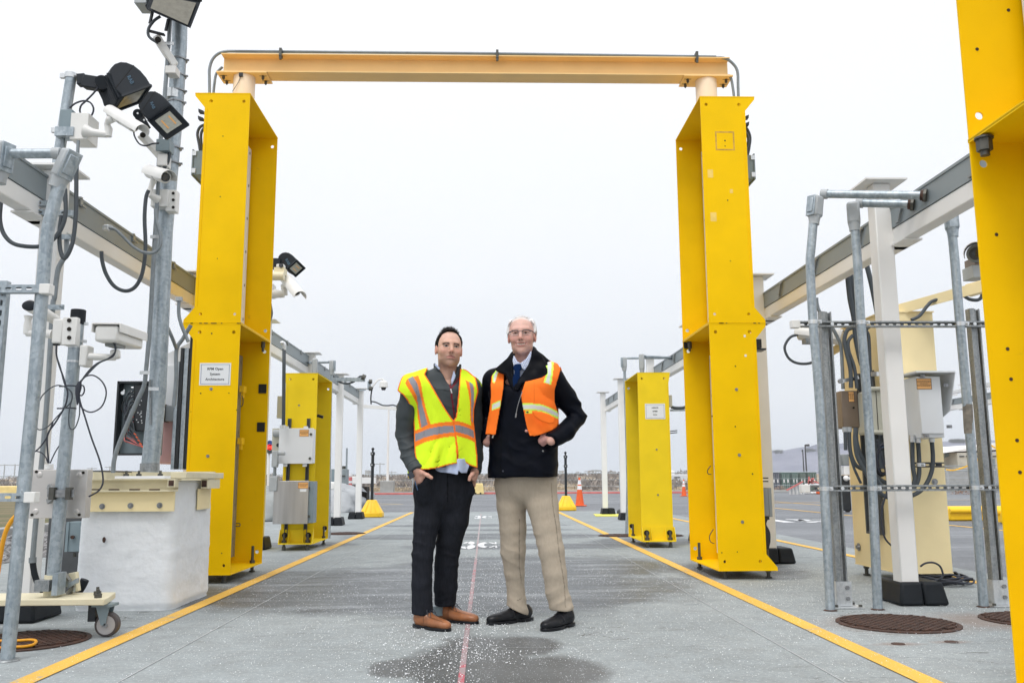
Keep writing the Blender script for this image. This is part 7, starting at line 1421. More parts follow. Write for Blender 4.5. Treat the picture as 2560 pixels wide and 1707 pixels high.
def snets(F,o,h):
    s=F<0; c=sum(s[a:F.shape[0]-1+a,b:F.shape[1]-1+b,d:F.shape[2]-1+d].astype(np.int8) for a in(0,1) for b in(0,1) for d in(0,1))
    act=(c>0)&(c<8); I=np.argwhere(act); idx=-np.ones(act.shape,int); idx[act]=np.arange(len(I)); pos=np.zeros((len(I),3)); cnt=np.zeros(len(I))
    for ax in range(3):
        o1,o2=[k for k in range(3) if k!=ax]
        for u in(0,1):
            for v in(0,1):
                A_=I.copy(); A_[:,o1]+=u; A_[:,o2]+=v; B_=A_.copy(); B_[:,ax]+=1; fa=F[tuple(A_.T)];fb=F[tuple(B_.T)]; m=(fa<0)!=(fb<0); t=np.where(m,fa/np.where(m,fa-fb,1),0)
                p=A_.astype(float); p[:,ax]+=t; pos[m]+=p[m]; cnt[m]+=1
    V=np.array(o)+h*pos/cnt[:,None]; faces=[]
    for ax,(p1,p2) in enumerate(((1,2),(2,0),(0,1))):
        sl0=[slice(None)]*3;sl1=[slice(None)]*3; sl0[ax]=slice(0,-1);sl1[ax]=slice(1,None); a=s[tuple(sl0)];b=s[tuple(sl1)]; E=np.argwhere(a!=b)
        ok=(E[:,p1]>0)&(E[:,p2]>0)&(E[:,p1]<F.shape[p1]-1)&(E[:,p2]<F.shape[p2]-1); E=E[ok]; q=[]
        for d1,d2 in ((-1,-1),(0,-1),(0,0),(-1,0)): e=E.copy(); e[:,p1]+=d1; e[:,p2]+=d2; q.append(idx[tuple(e.T)])
        q=np.stack(q,1); ins=a[tuple(E.T)]; q[~ins]=q[~ins][:,::-1]; faces.append(q)
    return V,np.concatenate(faces)
def sdfmesh(name,fn,lo,hi,h,mt,parent,cfn=None,relax=1):
    lo=np.array(lo,float);hi=np.array(hi,float); n=np.ceil((hi-lo)/h).astype(int)+1
    g=np.stack(np.meshgrid(*[lo[i]+h*np.arange(n[i]) for i in range(3)],indexing='ij'),-1).astype(np.float32); F=fn(g.reshape(-1,3)).reshape(n)
    F[0]=np.abs(F[0]);F[-1]=np.abs(F[-1]);F[:,0]=np.abs(F[:,0]);F[:,-1]=np.abs(F[:,-1]);F[:,:,0]=np.abs(F[:,:,0]);F[:,:,-1]=np.abs(F[:,:,-1])
    V,Q=snets(F,lo,h)
    for _ in range(relax):
        e1=np.concatenate([Q[:,0],Q[:,1],Q[:,2],Q[:,3]]);e2=np.concatenate([Q[:,1],Q[:,2],Q[:,3],Q[:,0]]); n_=len(V); C=np.bincount(e1,minlength=n_)+np.bincount(e2,minlength=n_)
        S=np.stack([np.bincount(e1,weights=V[e2,k],minlength=n_)+np.bincount(e2,weights=V[e1,k],minlength=n_) for k in range(3)],1); V=V*.5+.5*S/C[:,None]
    col=cfn(V.astype(np.float32)) if cfn else None
    return mk(name,V,Q,MT[mt],parent,ang=180,colors=col)
MT['skin']=mat('skin',(1,1,1),.48,var=.05,sc=40,attr=True,spec=.4,bump=.06,bsc=350); MT['skin'].node_tree.nodes['Principled BSDF'].inputs['Subsurface Weight'].default_value=.12; MT['skin'].node_tree.nodes['Principled BSDF'].inputs['Subsurface Radius'].default_value=(.6,.2,.1); MT['skin'].node_tree.nodes['Principled BSDF'].inputs['Subsurface Scale'].default_value=.012
MT['cloth']=mat('woven_cloth',(1,1,1),.85,var=.06,sc=9,attr=True,bump=.25,bsc=420,bd=.002,fine=.06,spec=.08)
MT['clothd']=mat('dark_suit_cloth',(1,1,1),.8,var=.10,sc=12,attr=True,bump=.3,bsc=300,bd=.002,fine=.12,spec=.08)
MT['nylon']=mat('navy_nylon_cloth',(1,1,1),.52,var=.15,sc=8,attr=True,bump=.25,bsc=160,bd=.003,spec=.09)
MT['soft']=mat('grey_softshell_cloth',(1,1,1),.55,var=.08,sc=10,attr=True,bump=.15,bsc=400,bd=.001,spec=.2)
MT['vest']=mat('high_visibility_mesh_cloth',(1,1,1),.7,var=.04,sc=10,attr=True,bump=.5,bsc=260,bd=.003,spec=.1,fine=.05)
MT['leab']=mat('black_leather',(.006,.007,.010),.38,spec=.3,var=.2,sc=30,bump=.1,bsc=120)
MT['leat']=mat('tan_leather',(1,1,1),.38,var=.15,sc=25,attr=True,bump=.12,bsc=120)
MT['hair']=mat('dark_hair',(.006,.0045,.004),.6,spec=.15,var=.3,sc=60,bump=.6,bsc=200,str_=(1,1,.3)); MT['hairw']=mat('white_hair',(.80,.79,.79),.7,var=.12,sc=60,bump=.6,bsc=200,str_=(1,1,.3))
def rotm(yaw,roll=0,pitch=0):
    f=np.array([math.sin(yaw),-math.cos(yaw),0.]); s=np.array([math.cos(yaw),math.sin(yaw),0.]); u=np.array([0,0,1.])
    f2=f*math.cos(pitch)+u*math.sin(pitch); u2=u*math.cos(pitch)-f*math.sin(pitch); s2=s*math.cos(roll)-u2*math.sin(roll); u3=u2*math.cos(roll)+s*math.sin(roll)
    return np.stack([s2,f2,u3],1).astype(np.float32)   # columns: side, forward, up
def sm(x,a,b): t=np.clip((x-a)/(b-a),0,1); return t*t*(3-2*t)
def band(x,c,w,s): return np.exp(-((x-c)/w)**2)*s
def head_field(sc,old):
    def f(q):
        q=q/sc; x,y,z=q[:,0],q[:,1],q[:,2]; ax=np.abs(x); m=np.stack([ax,y,z],-1)
        d=elp(q,(0,-.022,.030),(.0765,.098,.088)); d=smin(d,elp(q,(0,.020,-.022),(.064 if old else .0665,.070,.088)),.03)
        d=smin(d,elp(m,(.0,.022,-.075),(.052 if old else .059,.052,.040)),.03); d=smin(d,sph(q,(0,.066,-.102 if old else -.100),.017),.028)
        d=smin(d,cap(m,(.0,.083,.024),(.042,.068,.026),.011,.010),.016)           # brow
        d=smin(d,elp(m,(.043,.058,-.028),(.020,.022,.020)),.022)                   # cheek bones
        if old: d=smin(d,elp(m,(.037,.070,-.036),(.014,.012,.012)),.014)           # smiling cheeks
        d=smax(d,-elp(m,(.031,.100,.002),(.019,.020,.013)),.010)                   # sockets
        d=smin(d,sph(m,(.031,.071,.0015),.0138),.003)                              # eyes
        d=smin(d,cap(m,(.017,.0835,.0085),(.031,.087,.0105),.0035,.004),.004); d=smin(d,cap(m,(.031,.087,.0105),(.045,.078,.006),.004,.003),.004)
        d=smin(d,cap(m,(.019,.0815,-.007),(.043,.078,-.006),.003,.003),.006)
        d=smin(d,cap(q,(0,.085,.012),(0,.108,-.030),.0075,.0115),.012)             # nose
        d=smin(d,sph(m,(.0115,.098,-.0345),.0078),.006); d=smax(d,-sph(m,(.0065,.1045,-.0425),.0038),.003)
        zc=-.064; cv=(.10 if old else .0)
        w=.030 if old else .0275; zz=z-zc-cv*w*0
        mz=zc+(np.minimum(ax,w)**2)*(10. if old else -2.)
        lip=np.sqrt(np.maximum(ax-w,0)**2+((y-.085+ax*ax*14)*1.0)**2+((z-(mz+.0062))*1.1)**2)-.0058; low=np.sqrt(np.maximum(ax-w*.8,0)**2+(y-.0845+ax*ax*14)**2+((z-(mz-(.0105 if old else .0075)))*1.0)**2)-.0066
        d=smin(d,lip,.006); d=smin(d,low,.006)
        gap=np.sqrt(np.maximum(ax-w,0)**2+(y-.097+ax*ax*14)**2*.25+((z-(mz-(.0022 if old else .0)))*(1.0 if old else 2.2))**2)-(.0040 if old else .0022); d=smax(d,-gap,.0025)
        if old:
            d=smin(d,elp(q,(0,.074,-.0665),(.028,.012,.007)),.001)                 # teeth
            fold=cap(m,(.020,.094,-.038),(.041,.078,-.068),.0035,.0028); d=smax(d,-fold,.006)
            for zz_ in (.052,.062,.072): d=d+.0010*np.exp(-((z-zz_-ax*.06)/.0022)**2)*(y>.05)
        e=elp(m,(.078,-.008,-.010),(.0085,.019,.031),None); e=smax(e,-elp(m,(.086,.001,-.006),(.006,.010,.018)),.004); d=smin(d,e,.006)
        d=smin(d,cap(q,(0,-.022,-.06),(0,-.040,-.19),.056,.058),.025)
        return d*sc
    return f
def head_col(sc,old):
    def c(q):
        q=q/sc; x,y,z=q[:,0],q[:,1],q[:,2]; ax=np.abs(x); n=len(x); fr=(y>.03)
        base=np.array([.60,.36,.27]) if not old else np.array([.62,.37,.31]); C=np.tile(base,(n,1))
        def mixc(m,col): 
            nonlocal C; m=np.clip(m,0,1)[:,None]; C=C*(1-m)+np.array(col)*m
        mixc(.35*np.exp(-((ax-.045)/.022)**2-((z+.03)/.022)**2)*fr,(.66,.25,.19) if not old else (.70,.25,.22)); mixc(.5*np.exp(-(x/.014)**2-((z+.033)/.014)**2)*(y>.09),(.62,.26,.20))
        mixc(.30*sm(z,.03,.07)*fr,(.72,.50,.42)); mixc(.6*(ax>.072),(.62,.27,.22))
        if not old:
            st=np.exp(-(ax/.032)**2-((z+.075)/.020)**2)+.45*np.exp(-(ax/.028)**2-((z+.054)/.006)**2)+.7*np.exp(-((ax-.045)/.025)**2-((z+.085)/.025)**2); mixc(.60*np.minimum(1,st)*fr,(.16,.11,.09)); mixc(.30*sm(-z,.02,.10)*(y>-.02),(.30,.17,.11))
        bz=(.0165 if not old else .0215)+(-.02 if not old else -.05)*(ax-.028)-((22 if not old else 35)*(ax-.030)**2)*.25
        bm=np.exp(-((z-bz)/.0050)**2)*sm(ax,.010,.016)*(1-sm(ax,.047,.054))*fr; mixc(np.minimum(1,bm*(1.5 if not old else .45)),(.035,.022,.018) if not old else (.30,.24,.20))
        e=(ax-.031)**2+(z-.0005)**2; eye=((ax-.031)/.0138)**2+((z-.001)/(.0052 if not old else .0036))**2
        r_=np.sqrt((ax-.031)**2+y*0+(z-.0015)**2); inn=(eye<1)&fr
        mixc(inn*1.,(.42,.38,.36)); mixc((inn&(r_<.0068))*1.,(.035,.04,.045) if not old else (.08,.07,.06)); mixc((inn&(r_<.0028))*1.,(.005,.005,.005)); mixc((np.abs(eye-1.15)<.32)*((z>.001)|(eye<1.2))*fr*1.,(.035,.018,.015)); mixc(.30*np.exp(-((ax-.031)/.016)**2-((z+.012)/.006)**2)*fr,(.35,.17,.13)); mixc(.35*np.exp(-((ax-.026)/.016)**2-((z-.0125)/.005)**2)*fr,(.30,.15,.11))  # dark tints above and below the eyes paint in socket shadow
        mixc(((ax-.0068)**2+(z+.0415)**2<.0030**2)*(y>.085)*.7,(.10,.04,.03))  # nostril shade painted into the skin colour
        zc=-.064; w=.030 if old else .0275; mz=zc+(np.minimum(ax,w)**2)*(10. if old else -2.)
        lp=(ax<w)&fr&(y>.06); up_=lp&(z>mz)&(z<mz+.0085*(1-(ax/w)**2)+.001); lo_=lp&(z<mz)&(z>mz-(.019 if old else .0125)*np.sqrt(np.maximum(0,1-(ax/w)**2))); mixc(up_*.8,(.36,.13,.11)); mixc(lo_*.75,(.52,.22,.19))
        mixc((np.abs(z-mz)<.0016)*lp*.9,(.10,.03,.025))
        if old:
            t=lp&(z<mz+.0008)&(z>mz-.0055)&(ax<w*.80); mixc(t*.9,(.56,.50,.43)); mixc((t&(np.mod(ax+.003,.0065)<.0007))*.5,(.2,.1,.08)); mixc(((z>mz-.0085)&(z<mz-.0066)&lp)*.8,(.12,.03,.03)); mixc(((ax>w*.84)&(ax<w*1.03)&(np.abs(z-mz)<.0022)&fr)*.8,(.10,.03,.03))
            fx=.020+(-.038-z)*.70; mixc(np.exp(-((ax-fx)/.0028)**2)*sm(-z,.036,.042)*(1-sm(-z,.066,.074))*fr*.45,(.32,.12,.09)); mixc(.5*np.exp(-((ax-.031)/.02)**2-((z+.017)/.0025)**2)*fr,(.38,.18,.15))
        if old: mixc(.75*sm(z-.35*np.maximum(0,y-.0),.060,.085)*(1-sm(y,.035,.055)),(.72,.68,.66))
        C*=(1+.05*vn(q,(90,90,90),2))[:,None]; C*=(1+.05*vn(q,(30,30,30),4))[:,None]
        return np.clip(C,0,1)
    return c
def rig(C_,M):
    C_=np.array(C_,np.float32); return lambda P:(P-C_)@M
AMP=1.15
def folds(P,items):
    """cloth creases: ridges around joints; item=(centre,axis dir,freq,amp,radius)"""
    r=0; nA=vn(P,(9,9,9),1.3);nB=vn(P,(22,22,22),2.1);nC=vn(P,(8,8,8),3.7);nD=vn(P,(6,6,9),6.1)
    for i_,(c,ax,fr,am,rad) in enumerate(items):
        s1=(-1)**i_
        c=np.array(c,np.float32);a=np.array(ax,np.float32);a/=np.linalg.norm(a); q=P-c; w=np.exp(-(np.linalg.norm(q,axis=-1)/rad)**2); ph=q@a+.030*nA*s1+.010*nB; r=r+AMP*am*w*(np.abs(np.sin(ph*fr*.62))**.6-.65)*np.clip(.5+1.1*(nC if i_%2 else nD)*s1,0,1)
    return r
def arr(v): return np.array([v.x,v.y,v.z],np.float32)
def hairmesh(parent,C_,M,sc,n,spec,mt):
    V=[];F=[]; inv=M.T
    for k in range(n):
        q,d,l,w=spec(); q=np.array(q);d=np.array(d,float);d/=np.linalg.norm(d)+1e-9; s=np.cross(d,[.3,.5,.8]); s/=np.linalg.norm(s); t=np.cross(d,s); a=q*sc
        P0=[a+(s*math.cos(u)+t*math.sin(u))*w for u in (0,2.1,4.2)]; tip=a+d*l; b=len(V)
        for p in P0+[tip]: V.append(np.array(C_)+M@p)
        F+=[(b,b+1,b+3),(b+1,b+2,b+3),(b+2,b,b+3)]
    return mk('hair_strands',np.array(V),F,MT[mt],parent,smooth=True,ang=180)
def shoe(name,heel,toe,mt,parent,L_=.29,sole='leab',lace=False,w=.046,topz=.085):
    heel=np.array(heel);toe=np.array(toe); d=toe-heel; d/=np.linalg.norm(d); s=np.array([-d[1],d[0]]); C_=np.array([heel[0],heel[1],0.])
    M=np.stack([[s[0],s[1],0],[d[0],d[1],0],[0,0,1]],1).astype(np.float32); L=np.linalg.norm(toe-heel)
    def f(P):
        q=(P-C_.astype(np.float32))@M; x,y,z=q[:,0],q[:,1],q[:,2]; t=np.clip(y/L,0,1)
        d_=elp(q,(0,L*.68,.034),(w,L*.34,.032)); d_=smin(d_,elp(q,(0,L*.22,.052),(w*.80,L*.24,.050)),.04); d_=smin(d_,cap(q,(0,L*.24,.06),(0,L*.22,.115),.040,.036),.03); d_=smin(d_,cap(q,(0,L*.40,.062),(0,L*.64,.040),.028,.022),.03)
        d_=smin(d_,elp(q,(0,L*.93,.024),(w*.50,L*.09,.016)),.03); d_=smax(d_,.012-z,.004)
        if not lace: d_=smax(d_,(z-.100),.006)
        return d_+.0008*vn(q,(60,60,60),1)
    lo=np.minimum(C_[:2],toe)-.09; hi=np.maximum(C_[:2],toe)+.09
    def col(V):
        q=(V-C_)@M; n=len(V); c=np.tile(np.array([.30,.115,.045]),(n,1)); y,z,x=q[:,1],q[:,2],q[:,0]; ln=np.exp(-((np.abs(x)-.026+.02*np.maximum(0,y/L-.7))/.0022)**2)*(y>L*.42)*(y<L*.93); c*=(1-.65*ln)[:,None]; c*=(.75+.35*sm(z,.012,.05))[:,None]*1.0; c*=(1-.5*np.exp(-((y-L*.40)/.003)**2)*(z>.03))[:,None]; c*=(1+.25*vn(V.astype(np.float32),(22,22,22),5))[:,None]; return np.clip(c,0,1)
    o=sdfmesh(name,f,(lo[0],lo[1],.0),(hi[0],hi[1],.17),.004,mt,parent,col if mt=='leat' else None)
    def fs(P):
        q=(P-C_.astype(np.float32))@M; x,y,z=q[:,0],q[:,1],q[:,2]; out=np.minimum(elp(np.stack([x,y,z*0],-1),(0,L*.68,0),(w*1.08,L*.345,1)),elp(np.stack([x,y,z*0],-1),(0,L*.22,0),(w*.86,L*.26,1)))
        out=smin(out,elp(np.stack([x,y,z*0],-1),(0,L*.93,0),(w*.54,L*.10,1)),.02); a=np.maximum(out,np.abs(z-.012)-.0055); hl=np.maximum(np.maximum(out,np.abs(z-.010)-.011),y-L*.30); arch=np.maximum(np.maximum(out,np.abs(z-.006)-.006),L*.42-y); return np.minimum(np.minimum(a,hl),arch)
    sdfmesh('sole',fs,(lo[0],lo[1],-.004),(hi[0],hi[1],.03),.003,sole,o)
    W=lambda x,y,z: Vector(C_+M@np.array([x,y,z]))
    if lace:
        for k in range(4): y=L*(.40+.055*k); z=.101-.0115*k; m=MB(); m.tube(spl([W(-.020,y+.004,z-.008),W(0,y,z+.003),W(.020,y-.004,z-.008)],4),.0018,6); m.build('lace',MT['ink'],o)
        for sg in (-1,1): m=MB(); m.tube(spl([W(0,L*.42,.103),W(sg*.022,L*.44,.110),W(sg*.034,L*.50,.086),W(sg*.016,L*.46,.092),W(0,L*.43,.101)],5),.0018,6); m.tube(spl([W(0,L*.42,.103),W(sg*.012,L*.5,.098),W(sg*.028,L*.58,.070)],4),.0018,6); m.build('lace_bow',MT['ink'],o)
    else:
        m=MB(); m.tube(spl([W(-w*.93,L*.50,.038),W(-.024,L*.50,.072),W(0,L*.50,.079),W(.024,L*.50,.072),W(w*.93,L*.50,.038)],5),.005,8); m.build('strap',MT['leab'],o)
        m=MB(); m.tube(spl([W(-w*.72,L*.60,.052),W(-.030,L*.80,.052),W(0,L*.885,.045),W(.030,L*.80,.052),W(w*.72,L*.60,.052)],6),.0026,6); m.build('seam',MT['leab'],o)
    return o
def hand_field(wr,kn,dirs,thumb,rs=1.):
    """wr wrist, kn list of four knuckle points, dirs list of four lists of joint points, thumb list of points"""
    def f(P):
        d=cap(P,wr,(np.array(kn[1])+np.array(kn[2]))/2,.024*rs,.021*rs)
        for k in kn: d=smin(d,cap(P,wr,k,.017*rs,.0115*rs),.014)
        for k,pts in zip(kn,dirs):
            a=k
            for b in pts: d=smin(d,cap(P,a,b,.0098*rs,.0086*rs),.004); a=b
        a=thumb[0]; d=smin(d,cap(P,wr,a,.019*rs,.014*rs),.012)
        for i,b in enumerate(thumb[1:]): d=smin(d,cap(P,a,b,(.0125-.001*i)*rs,(.0115-.001*i)*rs),.006); a=b
        return d+.0006*vn(P,(120,120,120),1)
    return f
def skincol(base):
    def c(V): n=vn(V,(60,60,60),3); n2=vn(V,(140,140,140),6); return np.clip(np.array(base)*(1+.10*n+.08*n2)[:,None]*np.array([1,1-.0,1])[None],0,1)
    return c
def XZ(f,pts,Y): return [(A(f,x,y,Y).x,A(f,x,y,Y).z) for x,y in pts]
def inpoly(V,poly,edge=0.): return poly2(V[:,0],V[:,2],poly)<edge
# ================================================================ man in the yellow vest
def man_a():
    T=thing('person','younger man with short dark hair in a lime yellow safety vest over a grey jacket','person',(-.26,5.4,0))
    J=lambda x,y,Y,f='a':arr(A(f,x,y,Y))
    psi=R(23); M=rotm(psi); tc=J(540,1000,5.40); fw=M[:,1]; sd=M[:,0]
    # ---- legs
    def chain(pts,f='l'): return [(J(x,y,Y,f),r/1459.) for x,y,r,Y in pts]
    LL=chain([(405,180,128,5.42),(378,450,112,5.39),(345,740,92,5.37),(337,1000,88,5.36),(342,1262,93,5.36)]); LR=chain([(650,180,132,5.46),(622,420,132,5.47),(580,620,112,5.49),(556,820,103,5.52),(549,1010,102,5.54),(543,1185,92,5.56)])
    pel=J(530,120,5.44,'l')
    def pants(P):
        q=(P-pel)@M; d=elp(q,(0,0,-.02),(.182,.118,.16)); d=smin(d,elp(q,(0,0,.08),(.166,.112,.12)),.05)
        for ch in (LL,LR):
            e=None
            for (a,ra),(b,rb) in zip(ch,ch[1:]): s=cap(P,a,b,ra,rb); e=s if e is None else smin(e,s,.012)
            d=smin(d,e,.035)
        zl=np.where(P[:,0]<(LL[-1][0][0]+LR[-1][0][0])/2,LL[-1][0][2],LR[-1][0][2]); d=smax(d,zl-P[:,2],.004)
        d=d+folds(P,[(LL[2][0],(.3,0,1),80,.010,.15),(LR[2][0],(-.3,0,1),75,.012,.16),(LL[0][0],(.9,0,.5),70,.005,.14),(LR[0][0],(-.9,0,.5),75,.005,.14),(LL[4][0]+np.array([0,0,.07]),(.6,0,1),80,.006,.10),(LR[5][0]+np.array([0,0,.07]),(-.5,0,1),85,.008,.11),(pel+np.array([0,-.1,-.1],np.float32),(.5,0,1),60,.004,.12)])
        d=d+.0025*vn(P,(9,9,4),1)-.004*np.exp(-((np.abs((P-LL[2][0])@np.array([1,0,0],np.float32)+.004))/.006)**2)*(P[:,1]<5.36)*(P[:,2]<.6)*.35
        return d
    pk=[(J(352,1505,5.285),J(352,1640,5.33),.042,.05,(290,1560,400,1432)),(J(788,1500,5.39),J(775,1600,5.42),.024,.026,(752,1440,800,1560))]
    pants0=pants
    def pants(P):
        d=pants0(P)
        for a,b,ra,rb,ln in pk:
            bl=cap(P,a,b,ra,rb,(1,1.5,1)); p0=J(ln[0],ln[1],5.27);p1=J(ln[2],ln[3],5.27); nx=-(p1[2]-p0[2]);nz=(p1[0]-p0[0]); L=math.hypot(nx,nz); h=((P[:,0]-p0[0])*nx+(P[:,2]-p0[2])*nz)/L
            bl=smax(bl,h if ln[0]<500 else -(-h),.003); d=smin(d,bl,.02)
        return d
    def pc(V):
        n=len(V); c=np.tile(np.array([.017,.019,.025]),(n,1)); c*=(1+.22*vn(V,(240,240,30),2))[:,None]; c[(np.abs(V[:,0]-pel[0]-.03)<.0025)&(V[:,2]>.72)&(V[:,1]<5.4)]*=.3; return np.clip(c,0,1)
    # body under the clothes: one continuous skin surface (trunk, legs, arms, neck) kept inside the clothes
    AL=[J(250,690,5.30),J(200,900,5.33),J(192,1090,5.37),J(232,1270,5.34),J(300,1420,5.26)]; AR=[J(775,720,5.47),J(798,950,5.50),J(806,1130,5.53),J(812,1290,5.50),J(805,1425,5.44)]
    hc=J(579,330,5.37); Mh=rotm(R(12),R(3.2),R(3)); HS=1.0
    def body(P):
        q=(P-tc)@M; d=elp(q,(0,0,.02),(.15,.09,.30)); d=smin(d,cap(P,AL[0],AR[0],.045,.045),.06); d=smin(d,cap(P,J(575,640,5.40),J(572,480,5.40),.052,.050),.03)
        for ar in (AL,AR): d=smin(d,cap(P,ar[0],ar[2],.04,.032),.03); d=smin(d,cap(P,ar[2],ar[4],.032,.026),.02)
        d=smin(d,elp((P-pel)@M,(0,0,-.02),(.14,.09,.12)),.08)
        for ch in (LL,LR):
            for (a,ra),(b,rb) in zip(ch,ch[1:]): d=smin(d,cap(P,a,b,ra-.028,rb-.028),.02)
        return d
    sdfmesh('body',body,(-.62,5.15,.09),(.06,5.68,1.50),.009,'skin',T,skincol((.60,.36,.27)))
    sdfmesh('trousers',pants,(-.53,5.2,.07),(.02,5.68,1.0),.0055,'clothd',T,pc)
    # ---- head
    g=rig(hc,Mh); hf_=head_field(HS,False); H=sdfmesh('head',lambda P:hf_(g(P)),hc-np.array([.13,.16,.20],np.float32),hc+np.array([.13,.16,.14],np.float32),.0028,'skin',T,lambda V:head_col(HS,False)(g(V)),1)
    def hair(P):
        q=g(P); x,y,z=q[:,0],q[:,1],q[:,2]; ax=np.abs(x); sk=elp(q,(0,-.022,.032),(.0775,.099,.089)); n=vn(q,(70,70,40),1)*.004+vn(q,(150,150,90),2)*.003
        th=.003+.010*sm(z,.075,.115)*(1-sm(ax,.02,.06))+.002*sm(ax,.05,.075); d=sk-th-n
        hl=.1065-.55*np.maximum(0,ax-.022)-2.*np.maximum(0,ax-.055); face=np.maximum(hl-z,(-.012)-y*0+ (y*0)) 
        front=smax(y-(.028-.35*(ax-.06)),hl-z-.0,.004)   # keep: behind the temple line or above the hair line
        keep=np.minimum(y-.026, hl-z); d=smax(d,keep,.006); d=smax(d,-.020-z+np.where(y<-.03,-.055,0)+.35*np.maximum(0,y+.01),.005)
        d=smax(d,-(sk+.012),.004); ear=elp(np.stack([ax,y,z],-1),(.082,-.004,-.012),(.016,.020,.030)); return smax(d,-ear,.004)
    sdfmesh('hair',hair,hc-np.array([.12,.15,.11],np.float32),hc+np.array([.12,.15,.15],np.float32),.003,'hair',H)
    def sp():
        while True:
            v=np.array([random.gauss(0,1),random.gauss(0,1),random.gauss(.5,1)]); v/=np.linalg.norm(v)
            q=np.array([0,-.022,.032])+v*np.array([.077,.099,.092]); ax=abs(q[0])
            if q[2]<.01 or (q[1]>.025 and q[2]<.112-.6*max(0,ax-.03)): continue
            d=v*np.array([1,.6,1.1])+np.array([random.uniform(-.5,.5),random.uniform(-.4,.6),random.uniform(-.1,.5)]); return q+v*(.007 if q[2]>.1 and ax<.035 else .001),d,random.uniform(.006,.024)*(1.0 if q[2]>.095 else .38),random.uniform(.0010,.0020)
    hairmesh(H,hc,Mh,HS,1300,sp,'hair')
    # ---- jacket
    def torso(q,pad=0.):
        z=q[:,2]; a=.183+.012*sm(z,.05,.25)-.010*np.exp(-((z+.0)/.12)**2)+pad; b=.118+.016*np.exp(-((z-.16)/.13)**2)+pad; top=.30
        x=q[:,0]/a; y=q[:,1]/b; r=(np.abs(x)**2.3+np.abs(y)**2.3)**(1/2.3); d=(r-1)*np.minimum(a,b); return d
    shz=J(540,600,5.4)[2]-tc[2]
    def shoulders(P,q,pad):
        d=cap(P,J(262,668,5.31),J(470,600,5.38),.062+pad,.062+pad); d=smin(d,cap(P,J(470,600,5.38),J(640,598,5.42),.062+pad,.060+pad),.03); d=smin(d,cap(P,J(640,600,5.42),J(765,672,5.47),.060+pad,.060+pad),.03); return d
    def jbase(P,pad=0.):
        q=(P-tc)@M; d=torso(q,pad); d=smax(d,q[:,2]-(.235+pad),.05); d=smin(d,shoulders(P,q,pad),.06); return d,q
    def arms(P,pad=0.):
        d=None
        for ar,r in ((AL,(.066,.062,.060,.056,.047)),(AR,(.062,.058,.056,.050,.043))):
            for i in range(4): s=cap(P,ar[i],ar[i+1],r[i]+pad,r[i+1]+pad); d=s if d is None else smin(d,s,.014 if i else .001)
        return d
    cuffL=AL[4];cuffR=AR[4]
    def jacket(P):
        d,q=jbase(P); d=smin(d,arms(P),.030)
        d=smax(d,-(P[:,2]-J(540,1392,5.3)[2])*(1.) if False else (J(560,1400,5.3)[2]-P[:,2])*(np.abs(q[:,0])<.215)-(np.abs(q[:,0])>=.215)*1.,.004) if False else d
        zh=J(560,1385,5.3)[2]; am=arms(P); d=np.where(am<.004,d,smax(d,zh-P[:,2],.006))
        for ar in (AL,AR): ax=(ar[4]-ar[3]); ax=ax/np.linalg.norm(ax); h=(P-ar[4])@ax; near=np.linalg.norm(P-ar[4],axis=-1)<.13; d=np.where(near,smax(d,h,.004),d)
        d=d+folds(P,[(AL[2],(.2,0,1),70,.017,.12),(AL[3],(-.35,0,1),80,.016,.11),(AL[1],(.6,0,1),55,.010,.13),(AR[2],(.2,0,1),80,.009,.10),(AR[3],(.3,0,1),80,.008,.09),(J(250,760,5.3),(1,0,.7),70,.006,.09),(J(560,740,5.27),(.25,0,1),85,.004,.13)])+.004*vn(P,(10,10,8),3)
        # collar: flared shell round the neck, open in front
        nb=J(562,585,5.40); ntp=J(566,462,5.405); c=(P-nb); ax=(ntp-nb); L=np.linalg.norm(ax); ax=ax/L; h=c@ax; rad=c-h[:,None]*ax; rq=np.linalg.norm(rad,axis=-1); col=np.abs(rq-(.070+.012*np.clip(h/L,-.2,1.1)))-.0055; col=smax(col,np.abs(h-L*.42)-L*.56,.004)
        fx=(rad@sd)/np.maximum(rq,1e-4); ff=(rad@fw); op=np.where(ff>0,.016+.030*np.clip(h/L,0,1)-np.abs(rad@sd-.012),-.1); col=smax(col,op,.004); d=smin(d,col,.008)
        d=smax(d,-cap(P,nb+np.array([0,0,-.02],np.float32)+fw*.01,ntp+ax*.06,.055,.072),.004)
        vv=np.where((q[:,1]>0),.5*(P[:,2]-J(600,650,5.27)[2])-np.abs(q[:,0]-.0),-1); return smax(d,vv-.0,.006)
    zipx=[(J(558,560,5.26)[0],J(558,560,5.26)[2]),(J(590,660,5.25)[0],J(590,660,5.25)[2]),(J(627,940,5.24)[0],J(627,940,5.24)[2])]
    def seg(V,p): d=None; return np.min([np.abs(poly2(V[:,0],V[:,2],[a,b,a])) for a,b in zip(p,p[1:])],0)
    def jc(V):
        n=len(V); q=(V-tc)@M; c=np.tile(np.array([.052,.062,.068]),(n,1)); dz=seg(V,zipx); f=(q[:,1]>0)&(V[:,2]>1.15); c[(dz<.0045)&f]=(.16,.008,.022)
        e2=seg(V,XZ('a',[(558,560),(590,660)],5.26)); e3=seg(V,XZ('a',[(690,530),(600,670)],5.26)); c[(e3<.005)&f]=(.16,.008,.022)
        sm_=seg(V,XZ('a',[(350,600),(470,690),(580,700)],5.26)); c[(sm_<.003)&f]*=.45; c*=(1+.12*vn(V,(30,30,30),5))[:,None]
        for ar in (AL,AR): ax=(ar[4]-ar[3]); ax=ax/np.linalg.norm(ax); h=(V-ar[4])@ax; nr=np.linalg.norm(V-ar[4],axis=-1)<.1; c[nr&(np.abs(h+.048)<.0028)]*=.35
        return np.clip(c,0,1)
